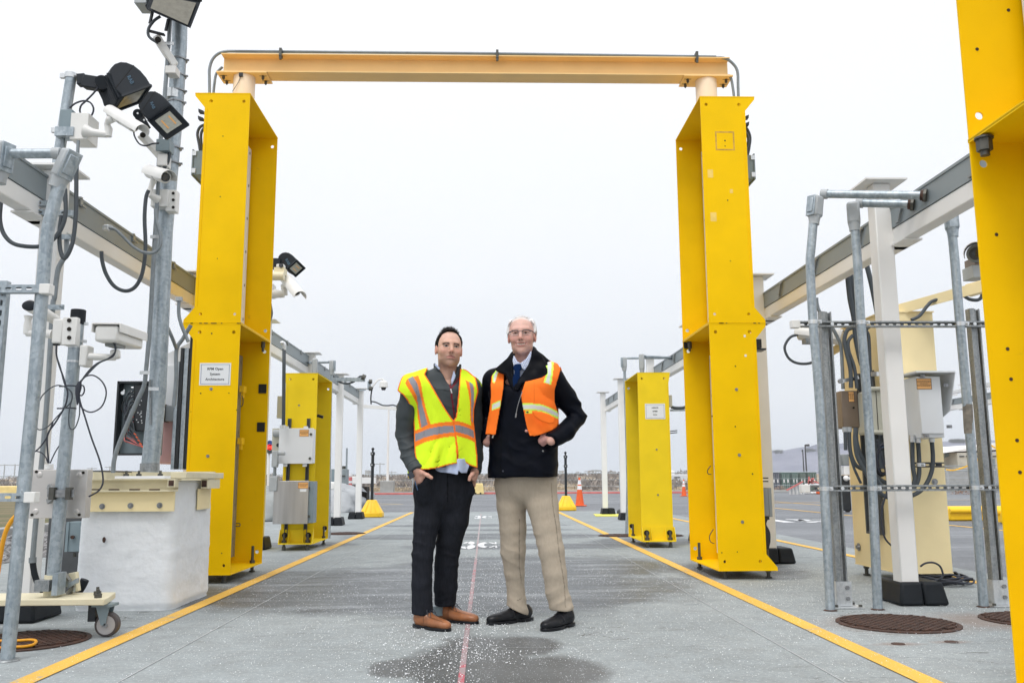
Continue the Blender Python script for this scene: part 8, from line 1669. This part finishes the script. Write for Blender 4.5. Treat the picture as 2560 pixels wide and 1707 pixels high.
    sdfmesh('jacket',jacket,(-.66,5.13,.84),(.08,5.66,1.56),.0052,'soft',T,jc)
    m=MB(); m.tube([Vector(J(594,685,5.222)),Vector(J(600,705,5.218)),Vector(J(604,722,5.218))],.004,8); m.build('zip_pull',MT['galvb'],T)
    m=MB(); cc=J(240,1452,5.23); m.obox(cc,(1,0,.6),(0,1,0),(-.6,0,1),.016,.012,.018); m.build('cuff_tab',MT['ink'],T,bevel=.003)
    # ---- shirt: collar and tail
    def flap(polys,Yf,t,r):
        def f(P):
            d=None
            for po in polys: pd=poly2(P[:,0],P[:,2],po); yy=np.abs(P[:,1]-Yf(P))-t; e=np.sqrt(np.maximum(pd,0)**2+np.maximum(yy,0)**2)+np.minimum(np.maximum(pd,yy),0)-r; d=e if d is None else np.minimum(d,e)
            return d
        return f
    sc_=lambda V:np.tile(np.array([.50,.58,.78]),(len(V),1))*(1+.06*vn(V,(60,60,60),2))[:,None]
    sdfmesh('shirt_collar',flap([XZ('a',[(452,470),(468,468),(500,508),(488,512)],5.33),XZ('a',[(600,600),(622,520),(634,560),(628,590),(602,640)],5.30)],lambda P:5.325+0*P[:,0],.008,.002),(-.40,5.29,1.38),(-.12,5.36,1.56),.003,'cloth',T,sc_)
    tail=XZ('a',[(400,1330),(440,1400),(500,1423),(580,1432),(658,1447),(662,1400),(650,1372),(668,1410),(690,1432),(735,1430),(755,1375),(760,1300)],5.30)
    sdfmesh('shirt_tail',lambda P:flap([tail],lambda P:5.272+.5*np.maximum(0,-.21-P[:,0])+.9*np.maximum(0,P[:,0]+.17)+.006*np.sin(P[:,0]*90)+.004*vn(P,(30,30,20),2),.004,.0015)(P),(-.38,5.22,.84),(-.08,5.40,1.02),.0045,'cloth',T,sc_)
    # ---- vest
    front=XZ('a',[(612,952),(560,880),(480,745),(420,640),(368,556),(392,480),(335,470),(250,490),(165,565),(120,700),(140,722),(175,745),(215,800),(248,900),(262,1020),(266,1130),(272,1260),(292,1345),(336,1406),(400,1404),(480,1392),(560,1368),(638,1352),(690,1336),(722,1340),(762,1366),(836,1391),(832,1270),(815,1120),(800,980),(802,860),(822,770),(840,700),(838,668),(815,560),(745,500),(676,470),(668,572),(668,640),(655,800),(640,930),(622,962)],5.28)
    zb=J(240,1525,5.5)[2]
    def vest(P):
        d0,q=jbase(P,0.)
        up=P[:,2]-J(240,800,5.3)[2]; am=arms(P,.0); base_=smin(d0,am+.55*np.maximum(0,-(up-.03)),.03)
        w=.5+.5*sm(-q[:,2],-.05,.35); off=.019+.012*sm(-q[:,2],.05,.33)+w*(.011*np.sin((q[:,0]*17+vn(P,(4,4,2),5)*1.6)*2)+.008*vn(P,(14,14,9),6))*(.3+.7*sm(-q[:,2],-.1,.3))+folds(P,[(J(330,900,5.28),(1,0,.4),60,.007,.10),(J(440,1230,5.25),(.9,0,-.6),55,.014,.15),(J(720,1200,5.27),(.9,0,.5),60,.012,.12),(J(520,880,5.25),(.8,0,.5),60,.006,.12),(J(720,900,5.3),(.8,0,.2),60,.006,.10)])
        off=np.maximum(off,.017); s=np.abs(base_-off)-.0036; m=s<.03; out=np.maximum(s,.02)
        Pm=P[m]; qm=q[m]; fd=poly2(Pm[:,0],Pm[:,2],front); u=np.abs(qm[:,0]); zz=qm[:,2]+tc[2]
        zb2=zb+.03+.22*np.clip((qm[:,0]+.10)/.25,0,1); back=np.maximum(np.maximum(zb2-zz,zz-(J(540,560,5.4)[2]+.05)),u-(.165+.10*sm(zz,1.36,1.43)+.06*(1-sm(zz,.96,1.02))))
        tr=sm(qm[:,1],-.035,-.015); k=np.where(qm[:,1]>-.02,fd,back); side=(np.abs(qm[:,1]+.02)<.02)
        out[m]=smax(s[m],k,.002); return out
    hb=J(612,952,5.28)
    OR=np.array([1.,.24,.03]);YE=np.array([.72,.98,.03]);GY=np.array([.27,.275,.31])
    P2=lambda pts:XZ('a',pts,5.27)
    gyb=P2([(250,1085),(290,1082),(400,1040),(500,1020),(612,1010),(640,1004),(700,1012),(760,1032),(830,1065),(830,1140),(806,1118),(740,1088),(650,1066),(540,1080),(440,1098),(360,1118),(285,1150),(255,1160)]); orb=P2([(250,1050),(292,1048),(400,1005),(500,985),(612,975),(640,968),(700,978),(760,998),(830,1030),(830,1175),(812,1155),(740,1122),(650,1102),(540,1116),(440,1140),(360,1162),(288,1195),(250,1210)])
    gl=P2([(218,602),(262,578),(302,640),(318,700),(345,830),(392,1005),(335,1030),(305,850),(300,760),(262,680)]); ol=P2([(195,640),(215,600),(275,578),(308,566),(335,640),(352,760),(380,880),(418,1002),(318,1035),(300,940),(295,820),(250,730)])
    gr=P2([(755,606),(788,628),(800,700),(800,850),(798,900),(790,985),(780,960),(775,800),(772,700)]); orr=P2([(720,592),(788,628),(802,660),(800,850),(800,1000),(782,1030),(768,960),(765,800),(750,700)])
    zp=P2([(606,950),(622,950),(645,1100),(660,1200),(668,1345),(650,1350),(640,1200),(625,1060)])
    def vc(V):
        n=len(V); q=(V-tc)@M; f=q[:,1]>-.03; c=np.tile(YE,(n,1)); c*=(1+.05*vn(V,(12,12,12),1))[:,None]
        for po,co in ((ol,OR),(orr,OR),(gl,GY),(gr,GY),(orb,OR),(gyb,GY),(zp,OR*np.array([1,.8,.8]))): c[inpoly(V,po)&f]=co
        e=np.abs(poly2(V[:,0],V[:,2],front)); c[(e<.0085)&f]=OR; zz=q[:,2]+tc[2]; bk=~f
        zb2=zb+.03+.22*np.clip((q[:,0]+.10)/.25,0,1); c[bk&(zz<zb2+.014)]=OR; c[bk&(np.abs(np.abs(q[:,0])-(.165+.10*sm(zz,1.36,1.43)))<.012)]=OR; c[bk&(np.abs(zz-1.10)<.05)]=OR; c[bk&(np.abs(zz-1.10)<.028)]=GY
        gm=(np.abs(c-GY).sum(1)<.01); c[gm&(np.abs(np.sin(V[:,0]*70+1))<.05)]*=.72
        return np.clip(c,0,1)
    sdfmesh('safety_vest',vest,(-.66,5.12,.80),(.08,5.66,1.52),.0048,'vest',T,vc)
    # ---- hands in the trouser pockets, thumbs out
    w0=J(285,1405,5.26); kn=[J(350,1462,5.262),J(330,1485,5.268),J(312,1502,5.275),J(294,1512,5.285)]
    dr=[[J(375,1510,5.31),J(385,1550,5.34)],[J(355,1540,5.315),J(362,1590,5.35)],[J(332,1555,5.32),J(338,1600,5.35)],[J(308,1550,5.325),J(312,1590,5.35)]]
    sdfmesh('hand',hand_field(w0,kn,dr,[J(345,1430,5.245),J(388,1452,5.225),J(422,1474,5.225)],1.0),(-.47,5.17,.76),(-.30,5.35,.94),.0028,'skin',T,skincol((.60,.34,.26)))
    w1=J(808,1425,5.40); kn=[J(782,1452,5.39),J(790,1468,5.395),J(800,1480,5.40),J(810,1488,5.41)]
    dr=[[J(770,1500,5.42),J(765,1530,5.44)],[J(780,1515,5.43),J(778,1550,5.45)],[J(792,1525,5.43),J(790,1555,5.45)],[J(806,1522,5.44),J(804,1550,5.45)]]
    sdfmesh('hand',hand_field(w1,kn,dr,[J(785,1445,5.34),J(768,1468,5.325),J(760,1492,5.325)],.95),(-.16,5.28,.77),(.0,5.47,.94),.0028,'skin',T,skincol((.60,.34,.26)))
    # pocket edge and pen clip
    m=MB(); m.tube(spl([Vector(J(290,1560,5.29)),Vector(J(330,1500,5.275)),Vector(J(400,1425,5.285))],5),.004,6); m.build('pocket_edge',MT['ink'],T)
    m=MB(); m.tube([Vector(arr(A('l',275,75,5.26))),Vector(arr(A('l',300,160,5.27)))],.0028,6); m.build('pen',MT['bluei'],T)
    # socks and shoes
    m=MB(); m.cyl(Vector(J(475,1225,5.57,'l'))-Z_*.03,Vector(J(475,1190,5.57,'l')),.042,n=20); m.build('sock',MT['slate'],T)
    shoe('shoe',(-.425,5.400),(-.222,5.225),'leat',T,lace=True); shoe('shoe',(-.318,5.625),(-.066,5.470),'leat',T,lace=True)
    return T
man_a()
# ================================================================ man in the orange vest
def man_b():
    T=thing('person','older smiling man with glasses in an open orange safety vest over a navy jacket','person',(.25,5.42,0))
    J=lambda x,y,Y,f='b':arr(A(f,x,y,Y)); SK=(.62,.37,.31)
    psi=R(-22); M=rotm(psi); tc=J(400,1000,5.42); fw=M[:,1]; sd=M[:,0]
    ch_=lambda pts:[(J(x,y,Y,'l'),r/1450.) for x,y,r,Y in pts]
    LL=ch_([(1120,120,128,5.49),(1135,300,128,5.50),(1150,500,116,5.51),(1152,700,110,5.52),(1163,900,88,5.54),(1176,1060,80,5.55),(1186,1245,100,5.55)]); LR=ch_([(1395,120,136,5.42),(1412,300,136,5.40),(1448,500,116,5.37),(1490,700,112,5.35),(1520,900,102,5.34),(1537,1060,97,5.34),(1580,1205,102,5.34)])
    pel=J(1258,70,5.46,'l')
    def pants(P):
        global AMP
        AMP=.62; q=(P-pel)@M; d=elp(q,(0,0,-.01),(.193,.125,.15)); d=smin(d,elp(q,(0,0,.09),(.178,.118,.12)),.05)
        for ch in (LL,LR):
            e=None
            for (a,ra),(b,rb) in zip(ch,ch[1:]): s=cap(P,a,b,ra,rb); e=s if e is None else smin(e,s,.012)
            d=smin(d,e,.03)
        lf=P[:,0]<(LL[-1][0][0]+LR[-1][0][0])/2; zl=np.where(lf,J(1186,1240,5.5,'l')[2]-.45*(P[:,0]-LL[-1][0][0]),J(1580,1228,5.33,'l')[2]); d=smax(d,zl-P[:,2],.004)
        d=d+folds(P,[(LL[3][0],(.5,0,1),80,.011,.15),(LR[3][0],(-.5,0,1),75,.014,.16),(LL[5][0],(.6,0,1),80,.008,.10),(LL[6][0]+np.array([.02,0,.04]),(.9,0,.9),70,.012,.10),(LR[6][0]+np.array([.0,0,.05]),(-.6,0,1),65,.014,.11),(LR[5][0],(-.8,0,1),70,.008,.10),(J(1320,140,5.3,'l'),(1,0,-.45),55,.005,.12),(J(1100,170,5.4,'l'),(1,0,.6),60,.005,.12),(LR[1][0],(.9,0,.3),60,.005,.13)])+.003*vn(P,(8,8,4),1); AMP=1.15
        return d
    def pc(V):
        n=len(V); c=np.tile(np.array([.43,.37,.295]),(n,1)); c*=(1+.06*vn(V,(200,200,60),2))[:,None]; c*=(1+.05*vn(V,(8,8,4),7))[:,None]
        for po in ([(1490,100),(1500,300),(1530,480),(1550,700),(1575,850),(1600,1000),(1605,1180)],[(1212,420),(1210,650),(1212,850),(1232,1000),(1235,1150),(1200,1170)]):
            z=XZ('l',po,5.35); s=np.min([np.abs(poly2(V[:,0],V[:,2],[a,b,a])) for a,b in zip(z,z[1:])],0); c[(s<.0022)&(V[:,1]<5.5)]*=.55
        return np.clip(c,0,1)
    # arms
    AL=[J(150,655,5.50),J(122,820,5.54),J(103,975,5.58),J(92,1090,5.53),J(98,1180,5.47)]; AR=[J(655,640,5.32),J(775,800,5.37),J(858,962,5.41),J(765,1085,5.31),J(640,1165,5.22)]
    hc=J(390,272,5.41); Mh=rotm(R(-7),R(-2.2),R(2)); HS=1.05
    def body(P):
        q=(P-tc)@M; d=elp(q,(0,0,.02),(.16,.10,.30)); d=smin(d,cap(P,AL[0],AR[0],.045,.045),.06); d=smin(d,cap(P,J(395,560,5.44),J(395,400,5.44),.054,.054),.03)
        for ar in (AL,AR): d=smin(d,cap(P,ar[0],ar[2],.045,.036),.03); d=smin(d,cap(P,ar[2],ar[4],.036,.028),.02)
        d=smin(d,elp((P-pel)@M,(0,0,-.02),(.15,.09,.12)),.08)
        for ch in (LL,LR):
            for (a,ra),(b,rb) in zip(ch,ch[1:]): d=smin(d,cap(P,a,b,max(.03,ra-.03),max(.03,rb-.03)),.02)
        return d
    sdfmesh('body',body,(-.12,5.1,.09),(.72,5.76,1.62),.009,'skin',T,skincol(SK))
    sdfmesh('trousers',pants,(-.02,5.16,.02),(.60,5.72,.98),.0055,'cloth',T,pc)
    g=rig(hc,Mh); hf_=head_field(HS,True); H=sdfmesh('head',lambda P:hf_(g(P)),hc-np.array([.13,.16,.21],np.float32),hc+np.array([.13,.16,.15],np.float32),.0028,'skin',T,lambda V:head_col(HS,True)(g(V)),1)
    def hair(P):
        q=g(P)/HS; x,y,z=q[:,0],q[:,1],q[:,2]; ax=np.abs(x); sk=elp(q,(0,-.022,.030),(.0765,.098,.088)); n=vn(q,(60,60,30),1)*.003+vn(q,(140,140,90),2)*.002
        d=sk-(.0035+.010*sm(ax,.045,.07)+.002*sm(z,.07,.10))-n; hl=.1055-.15*np.maximum(0,ax-.02)-1.3*np.maximum(0,ax-.048); keep=np.minimum(y-.012, hl-z); d=smax(d,keep,.008); d=smax(d,.000-z+np.where(y<-.03,-.06,0)+.3*np.maximum(0,y+.01),.006); d=smax(d,-(sk+.010),.004)
        ear=elp(np.stack([ax,y,z],-1),(.082,-.004,-.012),(.016,.020,.032)); return smax(d,-ear,.004)*HS
    sdfmesh('hair',hair,hc-np.array([.12,.15,.11],np.float32),hc+np.array([.12,.15,.15],np.float32),.003,'hairw',H)
    def sp():
        while True:
            v=np.array([random.gauss(0,1) for _ in range(3)]); v/=np.linalg.norm(v); q=np.array([0,-.022,.030])+v*np.array([.079,.100,.094]); ax=abs(q[0])
            if q[2]<.02 or (q[1]>.012 and q[2]<.105-.6*max(0,ax-.03)): continue
            return q,v*np.array([.5,.2,.6])+np.array([math.copysign(.4,q[0]),-.5,.1]),random.uniform(.006,.016),random.uniform(.0006,.0013)
    hairmesh(H,hc,Mh,HS,1100,sp,'hairw')
    # glasses
    W=lambda x,y,z: Vector(hc+Mh@(np.array([x,y,z])*HS)); gl=thing
    def rim(sg): return [W(sg*(.0335+px*.0225),.098-abs(px)*.0035,.001+pz*.0135) for px,pz in ((-1,.55),(-.93,-.35),(-.6,-.95),(0,-1.05),(.6,-.98),(.97,-.45),(1.03,.5),(.7,.85),(0,.95),(-.6,.9),(-1,.55))]
    gm=MB(); 
    for sg in (-1,1):
        rr=rim(sg); q=MB(); q.tube(spl(rr,3),.0011,6); fr=q.build('glasses_rim',MT['bolt'],H); q=MB(); q.tube(spl(rr[6:],4),.0026,6); q.build('brow_bar',MT['ink'],fr)
        q=MB(); q.tube([W(sg*.0565,.095,.010),W(sg*.068,.080,.009),W(sg*.082,.010,.006),W(sg*.083,-.012,-.004)],[.0034,.0026,.0020,.0020],8); q.build('temple_arm',MT['ink'],H)
    q=MB(); q.tube(spl([W(-.011,.101,.007),W(0,.104,.009),W(.011,.101,.007)],4),.0017,6); q.build('bridge',MT['ink'],H)
    # jacket
    def torso(q,pad=0.):
        z=q[:,2]; a=.205+.006*sm(z,.05,.25)+.010*sm(-z,.0,.3)+pad; b=.150+.01*np.exp(-((z-.12)/.13)**2)+pad; x=q[:,0]/a; y=q[:,1]/b; r=(np.abs(x)**2.4+np.abs(y)**2.4)**(1/2.4); return (r-1)*np.minimum(a,b)
    def jbase(P,pad=0.):
        q=(P-tc)@M; d=torso(q,pad); d=smax(d,q[:,2]-(.215+pad),.06)
        s=cap(P,J(172,650,5.49),J(330,580,5.45),.070+pad,.072+pad); s=smin(s,cap(P,J(330,580,5.45),J(480,560,5.40),.072+pad,.074+pad),.03); s=smin(s,cap(P,J(480,560,5.40),J(645,636,5.33),.074+pad,.070+pad),.03); return smin(d,s,.06),q
    def arms(P,pad=0.):
        d=None
        for ar,r in ((AL,(.066,.058,.052,.050,.040)),(AR,(.068,.062,.058,.056,.046))):
            for i in range(4): s=cap(P,ar[i],ar[i+1],r[i]+pad,r[i+1]+pad); d=s if d is None else smin(d,s,.014 if i else .001)
        return d
    zh=J(400,1476,5.3)[2]
    def jacket(P):
        d,q=jbase(P); am=arms(P); d=np.where(am<.004,smin(d,am,.028),smin(smax(d,zh-P[:,2],.008),am,.028))
        for ar in (AL,AR): ax=(ar[4]-ar[3]); ax=ax/np.linalg.norm(ax); h=(P-ar[4])@ax; near=(np.linalg.norm(P-ar[4],axis=-1)<.075)&(am<.01)&(h>-.02); bd=smax(jbase(P)[0],zh-P[:,2],.008); d=np.where(near,np.minimum(smax(am,h,.003),bd),d)
        d=d+folds(P,[(AR[2],(.4,0,1),65,.019,.12),(AR[3],(-1,0,.5),65,.017,.11),(AR[1],(.7,0,1),55,.013,.13),(AL[2],(0,0,1),75,.015,.10),(AL[3],(0,0,1),80,.013,.09),(J(430,1230,5.28),(.4,0,1),50,.012,.17),(J(560,1290,5.27),(-.5,0,1),55,.013,.13),(J(250,1050,5.3),(1,0,.3),50,.009,.16),(J(300,1350,5.3),(.5,0,1),50,.010,.15)])+.004*vn(P,(8,8,7),3)
        vcut=J(365,760,5.28); k=np.where(q[:,1]>0.02,np.minimum(.42*(P[:,2]-vcut[2])-np.abs((P[:,0]-vcut[0]-.02)-.0*(P[:,2]-vcut[2])),.5),-1); return smax(d,k,.006)
    pl=XZ('b',[(330,745),(250,880),(228,960),(215,1150),(210,1440)],5.27)
    def jc(V):
        n=len(V); q=(V-tc)@M; c=np.tile(np.array([.0022,.0035,.0080]),(n,1)); c*=(1+.25*vn(V,(25,25,25),5))[:,None]; f=q[:,1]>0
        s=np.min([np.abs(poly2(V[:,0],V[:,2],[a,b,a])) for a,b in zip(pl,pl[1:])],0); c[(s<.0024)&f]*=.3; c[(np.abs(V[:,2]-zh-.022)<.002)]*=.4
        pk=XZ('b',[(520,1130),(548,1225),(575,1250)],5.25); s=np.min([np.abs(poly2(V[:,0],V[:,2],[a,b,a])) for a,b in zip(pk,pk[1:])],0); c[(s<.003)&f]*=.3; return np.clip(c,0,1)
    sdfmesh('jacket',jacket,(-.13,5.06,.80),(.72,5.74,1.60),.0055,'nylon',T,jc)
    def flap(polys,Yf,t,r):
        def f(P):
            d=None
            for po in polys: pd=poly2(P[:,0],P[:,2],po); yy=np.abs(P[:,1]-Yf(P))-t; e=np.sqrt(np.maximum(pd,0)**2+np.maximum(yy,0)**2)+np.minimum(np.maximum(pd,yy),0)-r; d=e if d is None else np.minimum(d,e)
            return d
        return f
    jn=lambda V:np.tile(np.array([.002,.0028,.0055]),(len(V),1))*(1+.3*vn(V,(30,30,30),2))[:,None]
    nx=J(395,520,5.4)[0]
    # big collar: two folded wings and the rolled stand behind the neck
    cl=XZ('b',[(322,428),(258,480),(178,548),(205,568),(262,590),(300,690),(322,745),(332,700),(306,610),(305,540),(318,470)],5.32); cr=XZ('b',[(492,395),(520,410),(600,520),(607,585),(570,622),(470,650),(390,668),(352,730),(372,655),(410,600),(460,520),(485,450)],5.28)
    sdfmesh('collar',lambda P:smin(flap([cl],lambda P:5.325+.38*np.maximum(0,nx-.02-P[:,0])-.25*(1.56-P[:,2])+.008*vn(P,(22,22,22),4),.008,.010)(P),flap([cr],lambda P:5.315-.15*np.maximum(0,P[:,0]-nx)-.25*(1.56-P[:,2])+.008*vn(P,(22,22,22),6),.008,.011)(P),.01),(-.02,5.12,1.30),(.42,5.47,1.66),.0045,'nylon',T,jn)
    sdfmesh('hood',lambda P:smin(smin(cap(P,J(330,440,5.50),J(470,410,5.50),.030,.036),cap(P,J(480,420,5.47),J(640,510,5.40),.036,.016),.02),cap(P,J(330,440,5.50),J(215,545,5.46),.030,.014),.02)+.006*vn(P,(25,25,25),8),(-.02,5.32,1.42),(.48,5.62,1.68),.005,'nylon',T,jn)
    # shirt and tie
    ck=lambda V:(lambda u,w:np.where(((np.mod(u,.0105)<.0026)|(np.mod(w,.0105)<.0026))[:,None],np.array([[.22,.30,.55]]),np.array([[.72,.76,.84]])))(V[:,0]*.92+V[:,2]*.4,V[:,2]*.92-V[:,0]*.4)
    shp=XZ('b',[(322,440),(300,520),(302,600),(318,745),(335,755),(400,640),(455,560),(492,430),(470,400),(400,520),(350,490)],5.33)
    sdfmesh('shirt',flap([shp],lambda P:5.345-.12*(1.56-P[:,2]),.010,.003),(.10,5.28,1.36),(.32,5.39,1.66),.0035,'cloth',T,ck)
    sdfmesh('shirt_collar',smf(flap,[XZ('b',[(324,440),(316,480),(330,545),(352,520),(372,512),(350,490)],5.31),XZ('b',[(372,512),(388,540),(418,563),(455,500),(488,420),(440,460)],5.31)]),(.10,5.26,1.46),(.32,5.36,1.66),.0032,'cloth',T,ck)
    tie=XZ('b',[(332,518),(378,512),(384,545),(368,570),(370,640),(352,712),(322,700),(316,640),(338,572),(322,548)],5.30)
    sdfmesh('tie',flap([tie],lambda P:5.312-.16*(1.56-P[:,2])+0*P[:,0],.006,.004),(.12,5.22,1.36),(.26,5.35,1.58),.003,'cloth',T,lambda V:np.tile(np.array([.003,.016,.065]),(len(V),1)))
    # vest: two open front panels and a back
    lp=XZ('b',[(242,556),(236,660),(230,745),(205,900),(185,1010),(166,1122),(120,1116),(80,1114),(96,1000),(112,920),(126,800),(124,690),(132,610),(160,575),(190,520)],5.40)
    rp=XZ('b',[(418,662),(470,650),(560,628),(604,600),(606,560),(585,510),(640,470),(700,500),(722,556),(690,660),(668,740),(672,830),(705,930),(712,1000),(690,1050),(640,1082),(560,1110),(505,1128),(456,1127),(430,1050),(400,900),(380,775),(402,710)],5.26)
    def vest(P):
        d0,q=jbase(P); up=P[:,2]-J(240,790,5.3)[2]; am=arms(P); base_=smin(d0,am+.55*np.maximum(0,-(up-.03)),.03)
        off=.021+.020*sm(-q[:,2],-.02,.2)*(q[:,1]>0)+.006*np.sin(q[:,0]*30+4*vn(P,(5,5,3),3))*sm(-q[:,2],-.12,.1)+folds(P,[(J(600,1030,5.2),(1,0,1),50,.016,.13),(J(620,780,5.2),(.6,0,1),60,.008,.11),(J(150,900,5.4),(.2,0,1),60,.008,.10),(J(480,760,5.2),(1,0,.3),55,.006,.10)])
        off=np.maximum(off,.013); s=np.abs(base_-off)-.0040; m=s<.03; out=np.maximum(s,.02); Pm=P[m]; qm=q[m]; fd=np.minimum(poly2(Pm[:,0],Pm[:,2],lp),poly2(Pm[:,0],Pm[:,2],rp)); u=np.abs(qm[:,0]); zz=Pm[:,2]
        back=np.maximum(np.maximum(J(400,1110,5.5)[2]-zz,zz-(J(400,540,5.4)[2])),u-(.19+.05*sm(zz,1.36,1.44))); k=np.where(qm[:,1]>-.02,fd,back); out[m]=smax(s[m],k,.002); return out
    OR=np.array([1.,.20,.025]);LM=np.array([.62,.95,.12]);WH=np.array([.66,.69,.68])
    P2=lambda p,Y=5.25:XZ('b',p,Y)
    zones=[(P2([(138,610),(190,500),(215,540),(196,570),(170,640),(158,684),(140,668)],5.40),LM),(P2([(150,620),(200,520),(205,545),(180,600),(162,665),(148,665)],5.40),WH),(P2([(134,860),(210,830),(206,892),(132,915)],5.40),LM),(P2([(140,868),(205,842),(202,882),(138,905)],5.40),WH),
      (P2([(590,480),(665,480),(652,600),(636,692),(574,670),(600,590)]),LM),(P2([(608,480),(648,480),(636,600),(622,684),(590,672),(612,600)]),WH),(P2([(392,850),(470,848),(560,858),(640,885),(700,910),(712,975),(650,952),(560,920),(470,908),(396,905)]),LM),(P2([(395,862),(470,860),(560,870),(640,898),(705,928),(708,955),(650,938),(560,906),(470,895),(398,893)]),WH)]
    pkt=P2([(488,925),(510,960),(570,1000),(630,1015),(662,990),(660,965)]); lap=P2([(494,660),(494,840)]); 
    def vc(V):
        n=len(V); q=(V-tc)@M; f=q[:,1]>-.04; c=np.tile(OR,(n,1)); c*=(1+.06*vn(V,(10,10,10),1))[:,None]
        for po,co in zones: c[inpoly(V,po)&f]=co
        e=np.abs(poly2(V[:,0],V[:,2],pkt)); c[(e<.0022)&f]*=np.array([.72,.55,.5]); e=np.abs(poly2(V[:,0],V[:,2],[lap[0],lap[1],lap[0]])); c[(e<.0015)&f]*=.8
        return np.clip(c,0,1)
    V_=sdfmesh('safety_vest',vest,(-.13,5.02,1.06),(.66,5.74,1.60),.0050,'vest',T,vc)
    pf=XZ('b',[(484,922),(500,955),(560,995),(625,1016),(660,1008),(664,975),(620,945),(550,925)],5.2)
    sdfmesh('pocket_flap',flap([pf],lambda P:5.178+.25*np.maximum(0,P[:,0]-.36)-.03*(P[:,2]-1.2),.003,.004),(.24,5.12,1.14),(.44,5.26,1.30),.0035,'vest',V_,lambda V:np.tile(OR,(len(V),1))*(1+.04*vn(V,(30,30,30),1))[:,None])
    m=MB(); a=J(422,908,5.19);b=J(478,932,5.19); m.box(a[0],b[0],5.186,5.192,b[2],a[2]); o=m.build('vest_label',mat('lime_label',(.75,.80,.05),.5),V_); m=MB(); c=J(438,918,5.183); m.ball(Vector(c),.006,6,(1.3,.3,.8)); m.build('label_mark',MT['ink'],o)
    m=MB(); a=J(152,1102,5.36);b=J(140,1140,5.36); m.tube([Vector(a),Vector(b)],.005,8); m.build('zip_pull',MT['galvb'],V_)
    m=MB(); m.tube(spl([Vector(J(395,745,5.215)),Vector(J(372,810,5.215)),Vector(J(352,880,5.215)),Vector(J(343,930,5.215))],4),.0022,6); m.tube([Vector(J(343,930,5.213)),Vector(J(338,965,5.213))],.0045,6); m.build('zip_cord',MT['bolt'],T)
    # hands in the jacket pockets
    wv=J(622,1140,5.24); kn=[J(556,1122,5.262),J(552,1150,5.258),J(558,1176,5.262),J(570,1198,5.27)]
    dr=[[J(515,1135,5.33),J(490,1140,5.36)],[J(512,1165,5.33),J(490,1175,5.36)],[J(520,1190,5.33),J(500,1205,5.36)],[J(535,1208,5.33),J(520,1225,5.36)]]
    sdfmesh('hand',hand_field(wv,kn,dr,[J(575,1108,5.27),J(520,1098,5.33),J(455,1086,5.29),J(428,1080,5.235)],.93),(.20,5.14,1.0),(.42,5.34,1.16),.0030,'skin',T,skincol((.56,.30,.27)))
    wv=J(94,1180,5.46); kn=[J(112,1145,5.45),J(116,1165,5.45),J(116,1188,5.45),J(112,1203,5.46)]
    dr=[[J(135,1150,5.49),J(160,1160,5.51)],[J(138,1180,5.49),J(165,1190,5.51)],[J(138,1203,5.49),J(160,1210,5.51)],[J(130,1215,5.50),J(150,1222,5.52)]]
    sdfmesh('hand',hand_field(wv,kn,dr,[J(108,1132,5.44),J(125,1122,5.47),J(140,1116,5.50)],.95),(-.07,5.33,.98),(.08,5.52,1.14),.0030,'skin',T,skincol((.56,.32,.27)))
    m=MB(); c=J(570,1252,5.225); m.ball(Vector(c),.006,6); m.build('snap_button',MT['bolt'],T); m=MB(); c=J(230,1422,5.262); m.ball(Vector(c),.006,6); m.build('snap_button',MT['ink'],T)
    shoe('shoe',(.268,5.605),(.008,5.432),'leab',T,w=.047); shoe('shoe',(.500,5.400),(.318,5.190),'leab',T,w=.048)
def smf(flap,polys): return flap(polys,lambda P:5.322-.14*(1.56-P[:,2]),.005,.003)
man_b()
